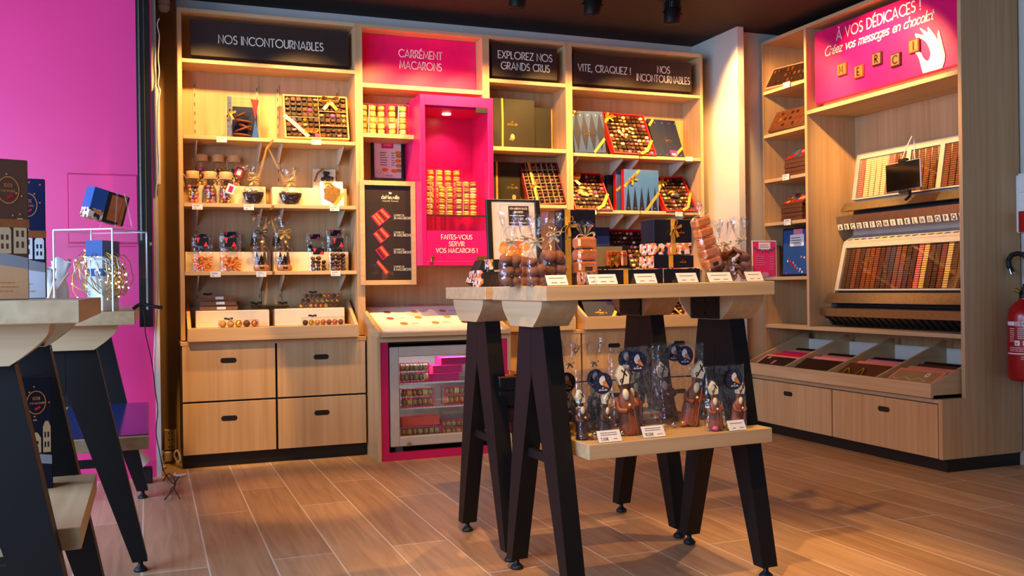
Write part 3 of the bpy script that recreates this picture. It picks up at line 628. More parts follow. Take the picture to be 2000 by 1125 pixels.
b = WB(V); b.box(x0+0.028, x1-0.03, yy+0.006, yy+0.011, z0+0.022, z1-0.058); obj('glass_pane', b, GLASS, D)
b = WB(V); b.box(1.592, 1.664, yy-0.003, yy+0.004, 1.908, 1.938, 0, 0.002); obj('hinge', b, BLACKC, D)
b = WB(V); b.box(x0+0.03, x1-0.032, yy+0.001, yy+0.005, 1.067, 1.238, 0); obj('text_panel', b, PINK, V)
b = WB(V)
for s_, xa, xb, yb_ in (('FAITES-VOUS', 862, 922, 467), ('SERVIR', 877, 907, 480.5), ('VOS MACARONS !', 852, 932, 493.5)):
    A, B = PY(xa, yb_, yy), PY(xb, yb_, yy); put(b, FRONT(((A.x+B.x)/2, yy+0.0006, A.z))); text(b, s_, 0.0245, 0, 0, B.x-A.x, weight=0.14); done(b)
obj('lettering', b, CREAM_INK, V)
b = WB(V); A, B = PY(841, 512, yy), PY(846, 503, yy); b.box(A.x, B.x, yy-0.012, yy, A.z, B.z, 0, 0.001); b.box(A.x+.001, B.x+0.004, yy-0.014, yy, B.z, B.z+0.006); obj('lock', b, BRASS, V)
b = WB(V); A, B = PY(931, 509, yy), PY(953, 500.5, yy); b.box(A.x, B.x, yy-0.004, yy, A.z, B.z); obj('brass_plate', b, BRASS, V)
b = WB(V); b.box(x0+0.016, x1-0.016, yf+0.01, yb-0.012, 1.322, 1.328); obj('glass_shelf', b, ACRYL, V)
b = WB(V); b.box(x0+0.016, x1-0.016, yf+0.004, yf+0.01, 1.321, 1.329); obj('shelf_edge', b, GAP, V)
for (px_, py_) in ((872, 223), (842, 243)):
    A = PZ(px_, py_, z1-0.066); b = WB(V); b.cyl((A.x, A.y, z1-0.069), (A.x, A.y, z1-0.0655), 0.026, n=20); obj('downlight', b, LAMP, V)
    spot((A.x, A.y, z1-0.075), (A.x, A.y+0.02, 1.3), 5, 120, 0.8, (1.0, 0.80, 0.56), 0.02)
# ------------------------------------------------------------------ framed menu board
K = thing('menu_board', 'oak framed dark board of macaron box sizes beside the pink cabinet', 'menu board', (1.11, -0.01, 0.93))
A, B = PY(705.5, 557, -0.024), PY(818, 355, -0.024); x0, x1, z0, z1 = A.x, 1.2635, A.z, B.z
b = WB(K); f = 0.026
b.box(x0, x0+f, -0.024, -0.001, z0, z1, 0, 0.001); b.box(x1-f, x1, -0.024, -0.001, z0, z1, 0, 0.001); b.box(x0+f, x1-f, -0.024, -0.001, z1-f, z1, 0, 0.001); b.box(x0+f, x1-f, -0.024, -0.001, z0, z0+f, 0, 0.001)
obj('wooden_frame', b, WX, K)
b = WB(K); b.box(x0+f, x1-f, -0.009, -0.001, z0+f, z1-f); obj('dark_panel', b, SIGN, K)
b = WB(K); b.box(x0+f, x1-f, -0.018, -0.0165, z0+f, z1-f); obj('glass_pane', b, GLASS, K)
b = WB(K); put(b, FRONT((0, -0.0095, 0))); PB = lambda x, y: (lambda p: (p.x, p.z))(PY(710+x/5.773, 360+y/5.769, -0.009))
c = PB(302, 165); w = PB(402, 165)[0]-PB(202, 165)[0]; logo(b, c[0], c[1], w)
for t1, t2, yy1, yy2 in (('COFFRET DE', '24 MACARONS', 358, 392), ('COFFRET DE', '18 MACARONS', 552, 585), ('COFFRET DE', '12 MACARONS', 745, 778), ('COFFRET DE', '8 MACARONS', 938, 972)):
    a = PB(342, yy1); e = PB(458, yy1); text(b, t1, 0.0095, a[0], a[1], e[0]-a[0], 'l'); a = PB(342, yy2); e = PB(535, yy2); text(b, t2, 0.013, a[0], a[1], e[0]-a[0], 'l', weight=0.16)
done(b); obj('lettering', b, CREAM_INK, K)
for quad, nx, ny in ((((82, 362), (215, 265), (312, 362), (172, 478)), 6, 4), (((105, 560), (210, 480), (300, 580), (192, 670)), 6, 3), (((132, 742), (210, 685), (296, 795), (218, 855)), 6, 2), (((142, 880), (165, 848), (290, 985), (250, 1020)), 8, 1)):
    Q = [PB(*p) for p in quad]; b = WB(K); put(b, FRONT((0, -0.0095, 0))); b.flat(Q, 0, 0.0005)
    # colours of the printed macarons, one row after another
    cx = sum(p[0] for p in Q)/4; cy = sum(p[1] for p in Q)/4
    b.flat([(cx+(p[0]-cx)*0.9, cy+(p[1]-cy)*0.9) for p in Q], 1, 0.0008)
    for i in range(nx):
        for j in range(ny):
            u, v = (i+0.5)/nx, (j+0.5)/ny
            if ny == 1: u, v = u, v
            e = [Q[1][k]*(1-u)+Q[2][k]*u for k in (0, 1)]; g = [Q[0][k]*(1-u)+Q[3][k]*u for k in (0, 1)]
            px_ = (e[0]*(1-v)+g[0]*v-cx)*0.88+cx; py_ = (e[1]*(1-v)+g[1]*v-cy)*0.88+cy
            b.disc(px_, py_, 0.0075, 0.006, 2+((i*3+j*5) % 3), 0.0011, 10)
    done(b); obj('printed_box', b, (FUCHSIA, MAGENTA, ORANGE, NUT, CHOCM), K)
# framed price list
K = thing('picture_frame', 'black picture frame with a white macaron price list, under the short shelf', 'picture frame', (1.16, 0.19, 1.55))
A, B = PY(726, 352, 0.188), PY(789, 271, 0.188); x0, x1, z0, z1 = A.x, B.x, A.z, B.z-0.012; f = 0.016
b = WB(K); b.box(x0, x0+f, 0.188, 0.206, z0, z1, 0, 0.002); b.box(x1-f, x1, 0.188, 0.206, z0, z1, 0, 0.002); b.box(x0+f, x1-f, 0.188, 0.206, z1-f, z1, 0, 0.002); b.box(x0+f, x1-f, 0.188, 0.206, z0, z0+f, 0, 0.002); obj('frame', b, BLACKC, K)
b = WB(K); b.box(x0+f, x1-f, 0.199, 0.204, z0+f, z1-f); obj('paper', b, WHITE, K)
b = WB(K); put(b, FRONT((x0, 0.1985, z0))); W_, H_ = x1-x0, z1-z0
b.flat([(W_*.32, H_*.80), (W_*.68, H_*.80), (W_*.68, H_*.97), (W_*.32, H_*.97)], 0); text(b, 'CARREMENT', 0.009, W_*.5, H_*.91, W_*.26, mi=1, lift=.001); text(b, 'MACARONS', 0.009, W_*.5, H_*.86, W_*.24, mi=1, lift=.001)
textlines(b, W_*.27, W_*.5, H_*.36, H_*.72, 6, 2); textlines(b, W_*.62, W_*.74, H_*.36, H_*.72, 6, 2)
for i, (u, v) in enumerate(((.83, .7), (.84, .62), (.82, .5), (.84, .38), (.7, .25), (.84, .26), (.42, .27))): b.disc(W_*u, H_*v, 0.019, 0.011, 3+i % 2, 0.0006+0.00005*i)
b.disc(W_*.24, H_*.22, 0.012, None, 2, 0.0005); b.disc(W_*.24, H_*.22, 0.0105, None, 5, 0.0008); text(b, 'deNeuville', 0.006, W_*.55, H_*.12, W_*.2, mi=2)
done(b); obj('print', b, (FUCHSIA, CREAM_INK, DARK_INK, ORANGE, NUT, WHITE), K)
# ------------------------------------------------------------------ fridge housing with sloping lectern
H = thing('fridge_housing', 'oak and magenta housing around the small fridge, on the floor', 'fridge housing', (1.34, -0.05, 0))
hx0, hx1, hy = 0.9655, 1.725, -0.30
for a, c in ((hx0, hx0+0.02), (hx1-0.02, hx1)):
    b = WB(H); b.box(a, c, hy, 0.21, 0, 0.66, 0, 0.001); obj('side_panel', b, WZ, H)
b = WB(H); b.box(hx0+0.02, hx1-0.02, hy, 0.2, 0.632, 0.66, 0, 0.001); obj('top_rail', b, WX, H)
for a, c in ((hx0+0.02, hx0+0.062), (hx1-0.068, hx1-0.02)):
    b = WB(H); b.box(a, c, hy+0.004, hy+0.03, 0, 0.632); obj('magenta_stile', b, MAGENTA, H)
b = WB(H); b.box(hx0+0.062, hx1-0.068, hy+0.003, hy+0.03, 0, 0.043); obj('magenta_rail', b, MAGENTA, H)
b = WB(H); b.box(hx0+0.02, hx1-0.02, 0.18, 0.2, 0, 0.632); b.box(hx0+0.02, hx1-0.02, hy+0.035, 0.18, 0.62, 0.631); obj('dark_lining', b, BLACKC, H)
Lc = thing('lectern', 'sloping oak lectern with a white macaron flavour poster on the fridge housing', 'lectern', (1.34, -0.1, 0.661))
lx0, lx1 = 0.968, 1.712
P0, P1 = Vector((0, -0.325, 0.688)), Vector((0, 0.15, 0.826)); U = (P1-P0).normalized(); N = Vector((1, 0, 0)).cross(U)
for a, c in ((lx0, lx0+0.02), (lx1-0.02, lx1)):
    b = WB(Lc); b.prism([(-0.33, 0.661), (-0.33, 0.688), (0.15, 0.834), (0.2, 0.834), (0.2, 0.661)], a, c, 'X'); obj('side_panel', b, WY, Lc)
b = WB(Lc); b.box(lx0+0.02, lx1-0.02, -0.33, -0.312, 0.661, 0.684, 0, 0.001); obj('front_edge', b, WX, Lc)
b = WB(Lc); o_ = P0-N*0.012
put(b, frame((lx0+0.02, o_.y, o_.z), (1, 0, 0), U)); b.box(0, lx1-lx0-0.04, 0, 0.49, -0.012, 0.0); done(b); obj('sloping_board', b, WX, Lc)
b = WB(Lc); put(b, frame((lx0+0.034, o_.y, o_.z), (1, 0, 0), U)); b.box(0, lx1-lx0-0.068, 0.03, 0.47, 0, 0.003); done(b); obj('poster', b, WHITE, Lc)
b = WB(Lc); F = frame((0, o_.y, o_.z), (1, 0, 0), U); put(b, F @ Matrix.Translation((0, 0, 0.003))); Fi = F.inverted()
for k, (x, y, m_) in enumerate(((756, 611, 0), (810, 610, 1), (864, 608, 2), (909, 607, 3), (762, 623, 4), (817, 621, 2), (873.6, 619.5, 1), (920, 618, 5), (789, 633, 5), (850.5, 631, 2), (908, 629.5, 6), (960, 605, 1), (968, 616, 2))):
    h_ = Fi @ plane_hit(x, y, o_, N); b.disc(h_.x, h_.y, 0.022, 0.024, m_, 0.0006); textlines(b, h_.x+0.042, h_.x+0.10, h_.y-0.012, h_.y+0.012, 2, 7)
h_ = Fi @ plane_hit(831, 597, o_, N); text(b, 'CARRÉMENT MACARONS !', 0.024, h_.x+.01, h_.y, 0.26, mi=8)
done(b); obj('print', b, (plain('olive_print', (116, 98, 62)), ORANGE, NUT, plain('raspberry_print', (200, 40, 86)), plain('coral_print', (226, 84, 86)), plain('amber_print', (212, 130, 62)), CHOCM, DARK_INK, MAGENTA), Lc)
# the fridge
Fg = thing('fridge', 'small glass door fridge of pink macaron boxes in the magenta housing', 'fridge', (1.3, -0.05, 0.06))
fx0, fx1, fz0, fz1, fy = 1.036, 1.632, 0.072, 0.604, -0.292
b = WB(Fg)
b.box(fx0+.006, fx0+0.03, fy+0.05, 0.12, fz0, fz1-.004); b.box(fx1-0.03, fx1-.006, fy+0.05, 0.12, fz0, fz1-.004); b.box(fx0+0.03, fx1-0.03, fy+0.05, 0.12, fz1-0.03, fz1-.004); b.box(fx0+0.03, fx1-0.03, fy+0.05, 0.12, fz0, fz0+0.03); b.box(fx0+0.03, fx1-0.03, 0.105, 0.12, fz0+0.03, fz1-0.03)
b.box(fx0+0.05, fx0+0.09, -0.2, 0.1, 0.0, fz0); b.box(fx1-0.09, fx1-0.05, -0.2, 0.1, 0.0, fz0); obj('cabinet_body', b, plain('fridge_liner', (200, 196, 192), 0.5), Fg)
g = 0.052; b = WB(Fg)
b.box(fx0, fx0+g, fy, fy+0.04, fz0, fz1, 0, 0.004); b.box(fx1-g, fx1, fy, fy+0.04, fz0, fz1, 0, 0.004); b.box(fx0+g-.002, fx1-g+.002, fy+.0005, fy+0.04, fz1-g, fz1, 0, 0.004); b.box(fx0+g-.002, fx1-g+.002, fy+.0005, fy+0.04, fz0, fz0+g, 0, 0.004)
D = obj('door', b, GREY, Fg)
b = WB(Fg); b.box(fx0+g, fx1-g, fy+0.012, fy+0.017, fz0+g, fz1-g); obj('glass_pane', b, GLASS, D)
b = WB(Fg); A = PY(798.5, 867.5, fy); b.cyl((A.x, fy, A.z), (A.x, fy-0.008, A.z), 0.011, n=16); b.box(A.x-.0015, A.x+.0015, fy-0.0085, fy-.0078, A.z-.006, A.z+.006, 1); obj('lock', b, (CHROME, BLACKC), D)
A, B = PY(943, 841, fy), PY(955, 812, fy); b = WB(Fg); b.box(A.x, B.x, fy-.0012, fy-.0002, A.z, B.z); put(b, FRONT(((A.x+B.x)/2, fy-.0013, A.z))); b.disc(0, .016, .011, None, 1); textlines(b, -.014, .014, .032, .05, 3, 1); done(b); obj('energy_sticker', b, (WHITE, BLUE), D)
SHZ = (0.402, 0.268)
for z in SHZ:
    b = WB(Fg)
    for y in (-0.235, -0.08, 0.095): b.tube([(fx0+0.031, y, z-.004), (fx1-0.031, y, z-.004)], 0.0032, 6)
    x = fx0+0.04
    while x < fx1-0.036: b.tube([(x, -0.236, z), (x, 0.098, z)], 0.0021, 5); x += 0.0185
    obj('wire_shelf', b, WCABLE, Fg)
area('fridge_fill', (1.33, -0.15, 0.565), (1.33, -0.1, 0.1), 0.4, 0.08, 1.1, (0.92, 0.96, 1.0))  # added fill light to brighten the fridge interior, not a real fitting
# ------------------------------------------------------------------ engraving corner fixtures
t = thing('shop_sign', 'pink sign reading A VOS DEDICACES with a cream hand placing a letter', 'sign', (3.58, -1.14, 1.98))
b = WB(t); b.box(3.56, 3.60, -1.708, -0.628, 1.981, 2.404, 0, 0.002); obj('sign_board', b, PINK, t)
b = WB(t); b.box(3.60, 3.66, -1.70, -0.65, 1.962, 2.36); obj('backing_board', b, WX, t)
SX = 3.5595
def SP(x, y): p = PX(1580+x/5.357, y/5.357, SX); return (-p.y, p.z)
b = WB(t); put(b, LEFTF((SX, 0, 0)))
a, e = SP(290, 416), SP(1165, 104); text(b, 'À VOS DÉDICACES !', 0.056, a[0], (a[1]+e[1])/2, e[0]-a[0], 'l', weight=0.13)
a, e = SP(165, 600), SP(1340, 215); text(b, 'Créez vos messages en chocolat', 0.052, a[0], a[1]+.004, (e[0]-a[0])*0.97, 'l', shear=0.28, weight=0.12, gap=0.1); a = e
done(b); obj('lettering', b, CREAM_INK, t)
b = WB(t); put(b, LEFTF((SX, 0, 0)))
hand = [(1200, 785), (1185, 720), (1160, 620), (1135, 570), (1108, 548), (1120, 538), (1150, 535), (1185, 560), (1200, 600), (1225, 630), (1250, 640), (1270, 610), (1280, 560), (1265, 500), (1235, 445), (1195, 410), (1165, 405), (1130, 400), (1115, 365), (1120, 350), (1190, 365), (1215, 365), (1170, 310), (1168, 290), (1200, 310), (1255, 345), (1245, 300), (1252, 280), (1280, 310), (1325, 370), (1352, 415), (1350, 360), (1360, 312), (1372, 330), (1395, 430), (1430, 570), (1425, 640), (1400, 732)]
HP = [SP(*p) for p in hand[::-1]]; HP = [(p[0], max(p[1], 1.983)) for p in HP]; b.flat(HP, 0, 0.004); done(b); obj('hand_motif', b, CREAM_INK, t)
for ch, x, y, m_ in (('M', 355, 727, CHOCM), ('E', 535, 750, CHOCM), ('R', 723, 617, CHOCD), ('C', 918, 627, CHOCD), ('I', 1113, 482, CHOCM)):
    u, v = SP(x, y); b = WB(t); put(b, LEFTF((SX, 0, 0))); b.box(u-0.036, u+0.036, v-0.036, v+0.036, 0, 0.012, 0, 0.003)
    b.box(u-0.029, u+0.029, v-0.029, v+0.029, 0.012, 0.0135, 1, 0.001); text(b, ch, 0.04, u, v-0.02, mi=2, weight=0.2, lift=0.015); done(b); obj('chocolate_letter', b, (m_, plain('milk_tile', (168, 92, 52), 0.4) if m_ is CHOCM else plain('dark_tile', (112, 82, 68), 0.4), CHOCD), t)
def stripes(name, a, b_, n):
    m, nt, bs = _mat(name); tc = nt.nodes.new('ShaderNodeTexCoord'); w = nt.nodes.new('ShaderNodeTexWave'); w.bands_direction = 'Z'
    w.inputs['Scale'].default_value = n; w.inputs['Distortion'].default_value = 0.4; w.inputs['Detail'].default_value = 1; nt.links.new(tc.outputs['Object'], w.inputs['Vector'])
    r = nt.nodes.new('ShaderNodeValToRGB'); r.color_ramp.elements[0].position = 0.2; r.color_ramp.elements[1].position = 0.5
    r.color_ramp.elements[0].color = (*lin(a), 1); r.color_ramp.elements[1].color = (*lin(b_), 1); nt.links.new(w.outputs['Fac'], r.inputs['Fac'])
    nt.links.new(r.outputs['Color'], bs.inputs['Base Color']); bs.inputs['Roughness'].default_value = 0.4; MATS[name] = m; return m
ST = {'w': stripes('white_letter_stack', (150, 128, 92), (226, 206, 164), 26), 'm': stripes('milk_letter_stack', (60, 28, 16), (140, 72, 40), 26), 'd': stripes('dark_letter_stack', (26, 14, 10), (92, 52, 34), 26), 'p': stripes('pink_letter_stack', (120, 40, 40), (226, 120, 110), 26), 'y': stripes('gold_letter_stack', (140, 90, 40), (232, 190, 110), 26)}
RY0, RY1 = -0.66, -1.698
def slab(b, A, B, ya, yb, th, mi=0):
    """plate between profile points A and B (x, z), th thick backwards"""
    d = Vector((B[0]-A[0], B[1]-A[1])).normalized(); n = Vector((-d.y, d.x)); n = n if n.x > 0 else -n; n = n*th
    b.prism([A, B, (B[0]+n.x, B[1]+n.y), (A[0]+n.x, A[1]+n.y)], ya, yb, 'Y', mi)
def rack(label, top, bot, pattern, trough, tags, bars):
    t = thing('letter_rack', label, 'letter rack', (bot[0], -1.18, bot[1]))
    L_ = lambda k: (top[0]+(bot[0]-top[0])*k, top[1]+(bot[1]-top[1])*k)
    b = WB(t); slab(b, L_(0), L_(0.1), RY1, RY0, 0.02); slab(b, L_(0.97), L_(1), RY1, RY0, 0.02); slab(b, L_(0.1), L_(0.97), RY0-0.03, RY0, 0.02)
    for y in bars: slab(b, L_(0.1), L_(0.97), y-0.016, y+0.016, 0.02)
    obj('frame', b, GREY, t)
    b = WB(t); slab(b, (L_(0.1)[0]+0.03, L_(0.1)[1]), (L_(0.97)[0]+0.03, L_(0.97)[1]), RY1, RY0-0.03, 0.004); obj('back_plate', b, GAP, t)
    n = len(pattern); w = (RY0-0.034-RY1)/n
    for i, c in enumerate(pattern):
        y = RY0-0.034-w*i; b = WB(t); A = L_(0.11); B = L_(0.96); slab(b, (A[0]+0.008, A[1]), (B[0]+0.008, B[1]), y-w*0.88, y-w*0.06, 0.02); obj('letter_stack', b, ST[c], t)
    b = WB(t); slab(b, (L_(0.1)[0]+0.002, L_(0.1)[1]), (L_(0.97)[0]+0.002, L_(0.97)[1]), RY1, RY0-0.03, 0.003); obj('clear_cover', b, GLASS, t)
    b = WB(t); T_ = trough
    b.prism([T_[0], T_[1], (T_[1][0]+0.02, T_[1][1]-0.004), (T_[0][0]+0.04, T_[0][1])], RY1, RY0+0.02, 'Y'); b.prism([T_[2], T_[3], (T_[3][0]+0.09, T_[3][1]-0.01), (T_[2][0]+0.09, T_[2][1]+0.012)], RY1, RY0+0.03, 'Y')
    b.prism([(T_[0][0]+0.06, T_[0][1]+.01), (T_[3][0]+0.085, T_[3][1]), (T_[3][0]+0.15, T_[3][1]), (T_[0][0]+0.12, T_[0][1]+.01)], RY1, RY0, 'Y', 1)
    obj('steel_trough', b, (STEEL, GAP), t)
    n = len(tags); w = (RY0+0.02-RY1)/n; T3 = T_[3]
    for i, ch in enumerate(tags):
        y = RY0+0.015-w*i; b = WB(t)
        if ch == '#':
            b.prism([(T3[0]+0.005, T3[1]), (T3[0]+0.035, T3[1]-0.005), (T3[0]+0.09, T3[1]-0.05), (T3[0]+0.07, T3[1]-0.055)], y-w*0.75, y-w*0.1, 'Y'); obj('chute', b, BLACKC, t)
        else:
            put(b, frame((T3[0]-0.002, y-w*0.86, T3[1]-0.033), (0, -1, 0), (-0.25, 0, 1)) @ Matrix.Translation((-w*0.7, 0, 0))); b.box(0, w*0.72, 0, 0.034, 0, 0.003, 0, 0.001); text(b, ch, 0.022, w*0.36, 0.006, mi=1, weight=0.2, lift=0.0042); done(b); obj('letter_tag', b, (CREAM, DARK_INK), t)
    return t
rack('upper rack of white and brown chocolate letters behind the tablet', (3.838, 1.682), (3.792, 1.412), 'pwwwwpmmmdmmmdmmmmmddd', [(3.761, 1.393), (3.722, 1.344), (3.702, 1.312), (3.704, 1.264)], 'ABCDEFGHIJKLMNOPQRST', (-1.32, -1.08))
rack('lower rack of dark chocolate letters over the counter', (3.726, 1.151), (3.657, 0.872), 'ddmdmmmdddmmddpyddmyddmmp', [(3.627, 0.858), (3.588, 0.80), (3.566, 0.768), (3.578, 0.722)], '#'*21, ())
b = MB(); b.prism([(3.80, 1.2), (3.73, 1.16), (3.73, 1.152), (3.81, 1.152), (3.86, 1.69), (3.845, 1.69)], RY1, RY0, 'Y'); b.prism([(3.73, 1.15), (3.66, 0.87), (3.6, 0.7), (3.66, 0.662), (3.87, 0.662), (3.87, 1.15)], RY1-0.004, RY1, 'Y'); b.prism([(3.73, 1.15), (3.66, 0.87), (3.6, 0.7), (3.66, 0.662), (3.87, 0.662), (3.87, 1.15)], RY0, RY0+0.004, 'Y')
tag(obj('rack_stand', b, GREY), 'taupe stand carrying the two chocolate letter racks', 'stand')
# tablet on a clamp
t = thing('tablet', 'black tablet in a clamp before the upper letter rack', 'tablet', (3.66, -1.15, 1.4))
A, B = PX(1730.5, 378, 3.64), PX(1800, 312, 3.64); C_ = PX(1731, 322, 3.64); D_ = PX(1799, 366, 3.64)
F = frame(A, (D_-A), (C_-A)); w, h = (D_-A).length, (C_-A).length
b = WB(t); put(b, F); b.box(0, w, 0, h, -0.012, 0, 0, 0.004); done(b); obj('tablet_body', b, plain('silver_case', (190, 186, 182), 0.35, 0.6), t)
b = WB(t); put(b, F); b.box(0.005, w-0.005, 0.005, h-0.005, -0.002, 0.0012); done(b); obj('screen', b, plain('black_glass', (10, 10, 12), 0.08), t)
b = WB(t); put(b, F); b.box(w*.4, w*.62, h-0.004, h+0.014, -0.02, 0.008, 0, 0.003); b.box(w*.38, w*.66, -0.014, 0.004, -0.02, 0.008, 0, 0.003); b.tube([(w*.5, h*.5, -0.014), (w*.5, h*.2, -0.05), (w*.52, -0.03, -0.04), (w*.52, -0.05, -0.01)], 0.008); done(b); obj('clamp', b, BLACKC, t)
b = WB(t); put(b, F); b.tube([(w*.45, h+0.012, -0.012), (w*.52, h+0.06, -0.02), (w*.68, h+0.13, -0.03), (w*.66, h+0.10, -0.05), (w*.66, h*0.7, -0.05)], 0.003); done(b); obj('charging_cable', b, WCABLE, t)
# ------------------------------------------------------------------ fire extinguisher and wall plate
t = thing('fire_extinguisher', 'red fire extinguisher hanging on the wall beside the engraving corner', 'fire extinguisher', (3.80, -1.84, 0.43))
b = WB(t); cx, cy, r = 3.805, -1.84, 0.079
b.lathe([(0.0, 0.445), (0.045, 0.437), (0.07, 0.432), (r, 0.448), (r, 0.74), (r*0.92, 0.78), (r*0.62, 0.808), (0.03, 0.822), (0.03, 0.83)], 32, 0, (cx, cy, 0)); obj('cylinder', b, EXTRED, t)
def wrap(fb, z, rr, a0):
    """bend flat print (x along, y up) round the cylinder, a0 = angle of x = 0"""
    vs = [(cx+(rr+v[2])*math.cos(a0+v[0]/rr), cy+(rr+v[2])*math.sin(a0+v[0]/rr), z+v[1]) for v in fb.v]; fb.v = [tuple(b0 @ Vector(v)) for v in vs]
b = WB(t); b0 = b.T.copy(); b.T = Matrix.Identity(4)
def gridband(x0, x1, y0, y1, mi, lift):
    n = 12
    for i in range(n): b.flat([(x0+(x1-x0)*i/n, y0), (x0+(x1-x0)*(i+1)/n, y0), (x0+(x1-x0)*(i+1)/n, y1), (x0+(x1-x0)*i/n, y1)], mi, lift)
gridband(-0.10, 0.10, 0.200, 0.219, 0, 0.0006); gridband(-0.10, 0.10, 0.062, 0.068, 0, 0.0006)
text(b, 'EXTINCTEUR', 0.012, -0.005, 0.2035, 0.088, mi=1, weight=0.2, lift=0.0012)
textlines(b, -0.08, -0.045, 0.12, 0.19, 7, 0); textlines(b, -0.035, 0.06, 0.135, 0.19, 6, 0); textlines(b, -0.08, 0.08, 0.074, 0.098, 3, 0); textlines(b, -0.02, 0.06, 0.035, 0.055, 2, 0)
for x in (-0.05, -0.012): gridband(x, x+0.024, 0.104, 0.128, 0, 0.0006); b.stroke([(x+.006, .11), (x+.016, .12)], .003, 1, .0012); b.stroke([(x+.005, .119), (x+.012, .109)], .003, 1, .0012)
wrap(b, 0.50, r, math.atan2(CAM.y-cy, CAM.x-cx)); obj('label', b, (WHITE, EXTRED), t)
b = WB(t); b.cyl((cx, cy, 0.828), (cx, cy, 0.85), 0.026, n=16); b.cyl((cx, cy, 0.85), (cx, cy, 0.885), 0.016, n=12); b.box(cx-0.02, cx+0.02, cy-0.09, cy-0.0, 0.885, 0.9, 0, 0.003); obj('valve', b, RUBBER, t)
b = WB(t); b.cyl((cx-.01, cy+0.015, 0.86), (cx-0.012, cy+0.042, 0.872), 0.012, n=12); obj('brass_fitting', b, BRASS, t)
b = WB(t); P = [PX(1978, 532, 3.795), PX(1971, 520, 3.795), PX(1970, 508, 3.795), PX(1976, 498, 3.795), PX(1987, 495, 3.795), PX(1999, 497, 3.795), PX(2008, 508, 3.795), PX(2012, 560, 3.80), PX(2008, 640, 3.82)]
Q = []
for i in range(len(P)-1):
    for k in range(8): Q.append(P[i].lerp(P[i+1], k/8))
b.tube(Q, [0.011+0.0015*(i % 2) for i in range(len(Q))], 10); obj('hose', b, RUBBER, t)
b = WB(t); b.cyl(PX(1977, 536, 3.795), PX(1974, 526, 3.795), 0.0125, n=12); obj('hose_collar', b, CHROME, t)
t = thing('wall_panel', 'white and red wall panel above the fire extinguisher, cut by the photo edge', 'wall panel', (3.89, -1.83, 1.1))
z0, z1 = PX(1986, 455, 3.87).z, PX(1986, 342, 3.87).z; y0 = PX(1985.5, 400, 3.87).y
b = WB(t); b.box(3.862, 3.899, y0-0.10, y0, z0, z1, 0, 0.006); obj('casing', b, WHITE, t)
b = WB(t); b.box(3.855, 3.863, y0-0.1, y0-0.021, z0+0.002, z0+0.105, 0, 0.002); obj('red_plate', b, EXTRED, t)
b = WB(t); b.box(3.853, 3.863, y0-0.1, y0-0.024, z1-0.09, z1+0.004, 0, 0.003); obj('white_plate', b, WHITE, t)
# ------------------------------------------------------------------ ceiling spots
for k, (x, lb) in enumerate(((1.69, 'leftmost of three black ceiling spots, over the brown crus sign'), (2.13, 'middle one of three black ceiling spots hanging over the shelving wall'), (2.632, 'rightmost of three black ceiling spots, fully visible by the pillar'))):
    t = thing('ceiling_spotlight', lb, 'spotlight', (x, -0.55, 2.396), (0.12, 0, 0))
    b = MB(); b.lathe([(0.040, 0.002), (0.044, 0.0), (0.046, 0.01), (0.046, 0.085), (0.04, 0.09), (0.0, 0.09)], 24); b.lathe([(0.0, 0.03), (0.039, 0.03), (0.040, 0.002)], 24); obj('housing', b, BLACK, t)
    b = MB()
    for i in range(20): a = 2*PI*i/20; b.box(-0.0015, 0.0015, 0.03, 0.043, 0.09, 0.125); M_ = Matrix.Rotation(a, 4, 'Z'); n = 8; b.v[-n:] = [tuple(M_ @ Vector(v)) for v in b.v[-n:]]
    b.cyl((0, 0, 0.09), (0, 0, 0.122), 0.032, n=20); obj('heat_sink', b, BLACKC, t)
    b = MB(); b.tube([(-0.05, 0, 0.06), (-0.056, 0, 0.1), (-0.05, 0, 0.115), (0, 0, 0.122), (0.05, 0, 0.115), (0.056, 0, 0.1), (0.05, 0, 0.06)], 0.003, 6); b.cyl((-0.062, 0, 0.062), (-0.044, 0, 0.062), 0.007, n=10); b.cyl((0.062, 0, 0.062), (0.044, 0, 0.062), 0.007, n=10); b.cyl((0, 0, 0.11), (0, -0.012, 0.124), 0.012, n=12); obj('yoke', b, BLACK, t)
# ------------------------------------------------------------------ left side fittings
t = thing('motion_sensor', 'white rounded motion sensor up in the corner over the shelving', 'sensor', (-0.06, 0.2, 2.45))
A = PY(320, 12, 0.2); r = (PY(332.5, 12, 0.2)-PY(308, 12, 0.2)).length/2
b = WB(t); b.lathe([(0, -0.034), (r*0.55, -0.031), (r*0.9, -0.02), (r, 0.0), (r, 0.05), (r*.9, 0.075)], 24, 0, tuple(A)); obj('body', b, WHITE, t)
b = WB(t); b.lathe([(r*1.02, 0.0), (r*1.03, 0.003), (r*1.02, 0.006)], 24, 0, tuple(A)); obj('seam_ring', b, GREY, t)
b = WB(t); b.box(A.x-0.012, A.x+0.012, A.y, 0.244, A.z+0.03, A.z+0.06); obj('wall_bracket', b, WHITE, t)
A, B = PY(303.5, 362, -0.225), PY(311.5, 169, -0.225)
b = MB(); b.box(A.x, B.x, -0.236, -0.213, A.z, B.z, 0, 0.006); tag(obj('wall_conduit', b, WMETAL), 'pale vertical strip light casing on the edge of the pink wall', 'conduit')
t = thing('hanging_profile', 'tall black profile hanging before the pink wall next to the shelving', 'profile', (-0.16, -0.26, 1.6))
A, B = PY(272.5, 639, -0.3), PY(299.5, 639, -0.3)
b = WB(t); b.box(A.x, B.x, -0.3, -0.235, A.z, ZC, 0, 0.003); obj('profile', b, BLACK, t)
b = WB(t); b.box(A.x+0.009, A.x+0.017, -0.3035, -0.2995, A.z+0.42, ZC); obj('metal_strip', b, STEEL, t)
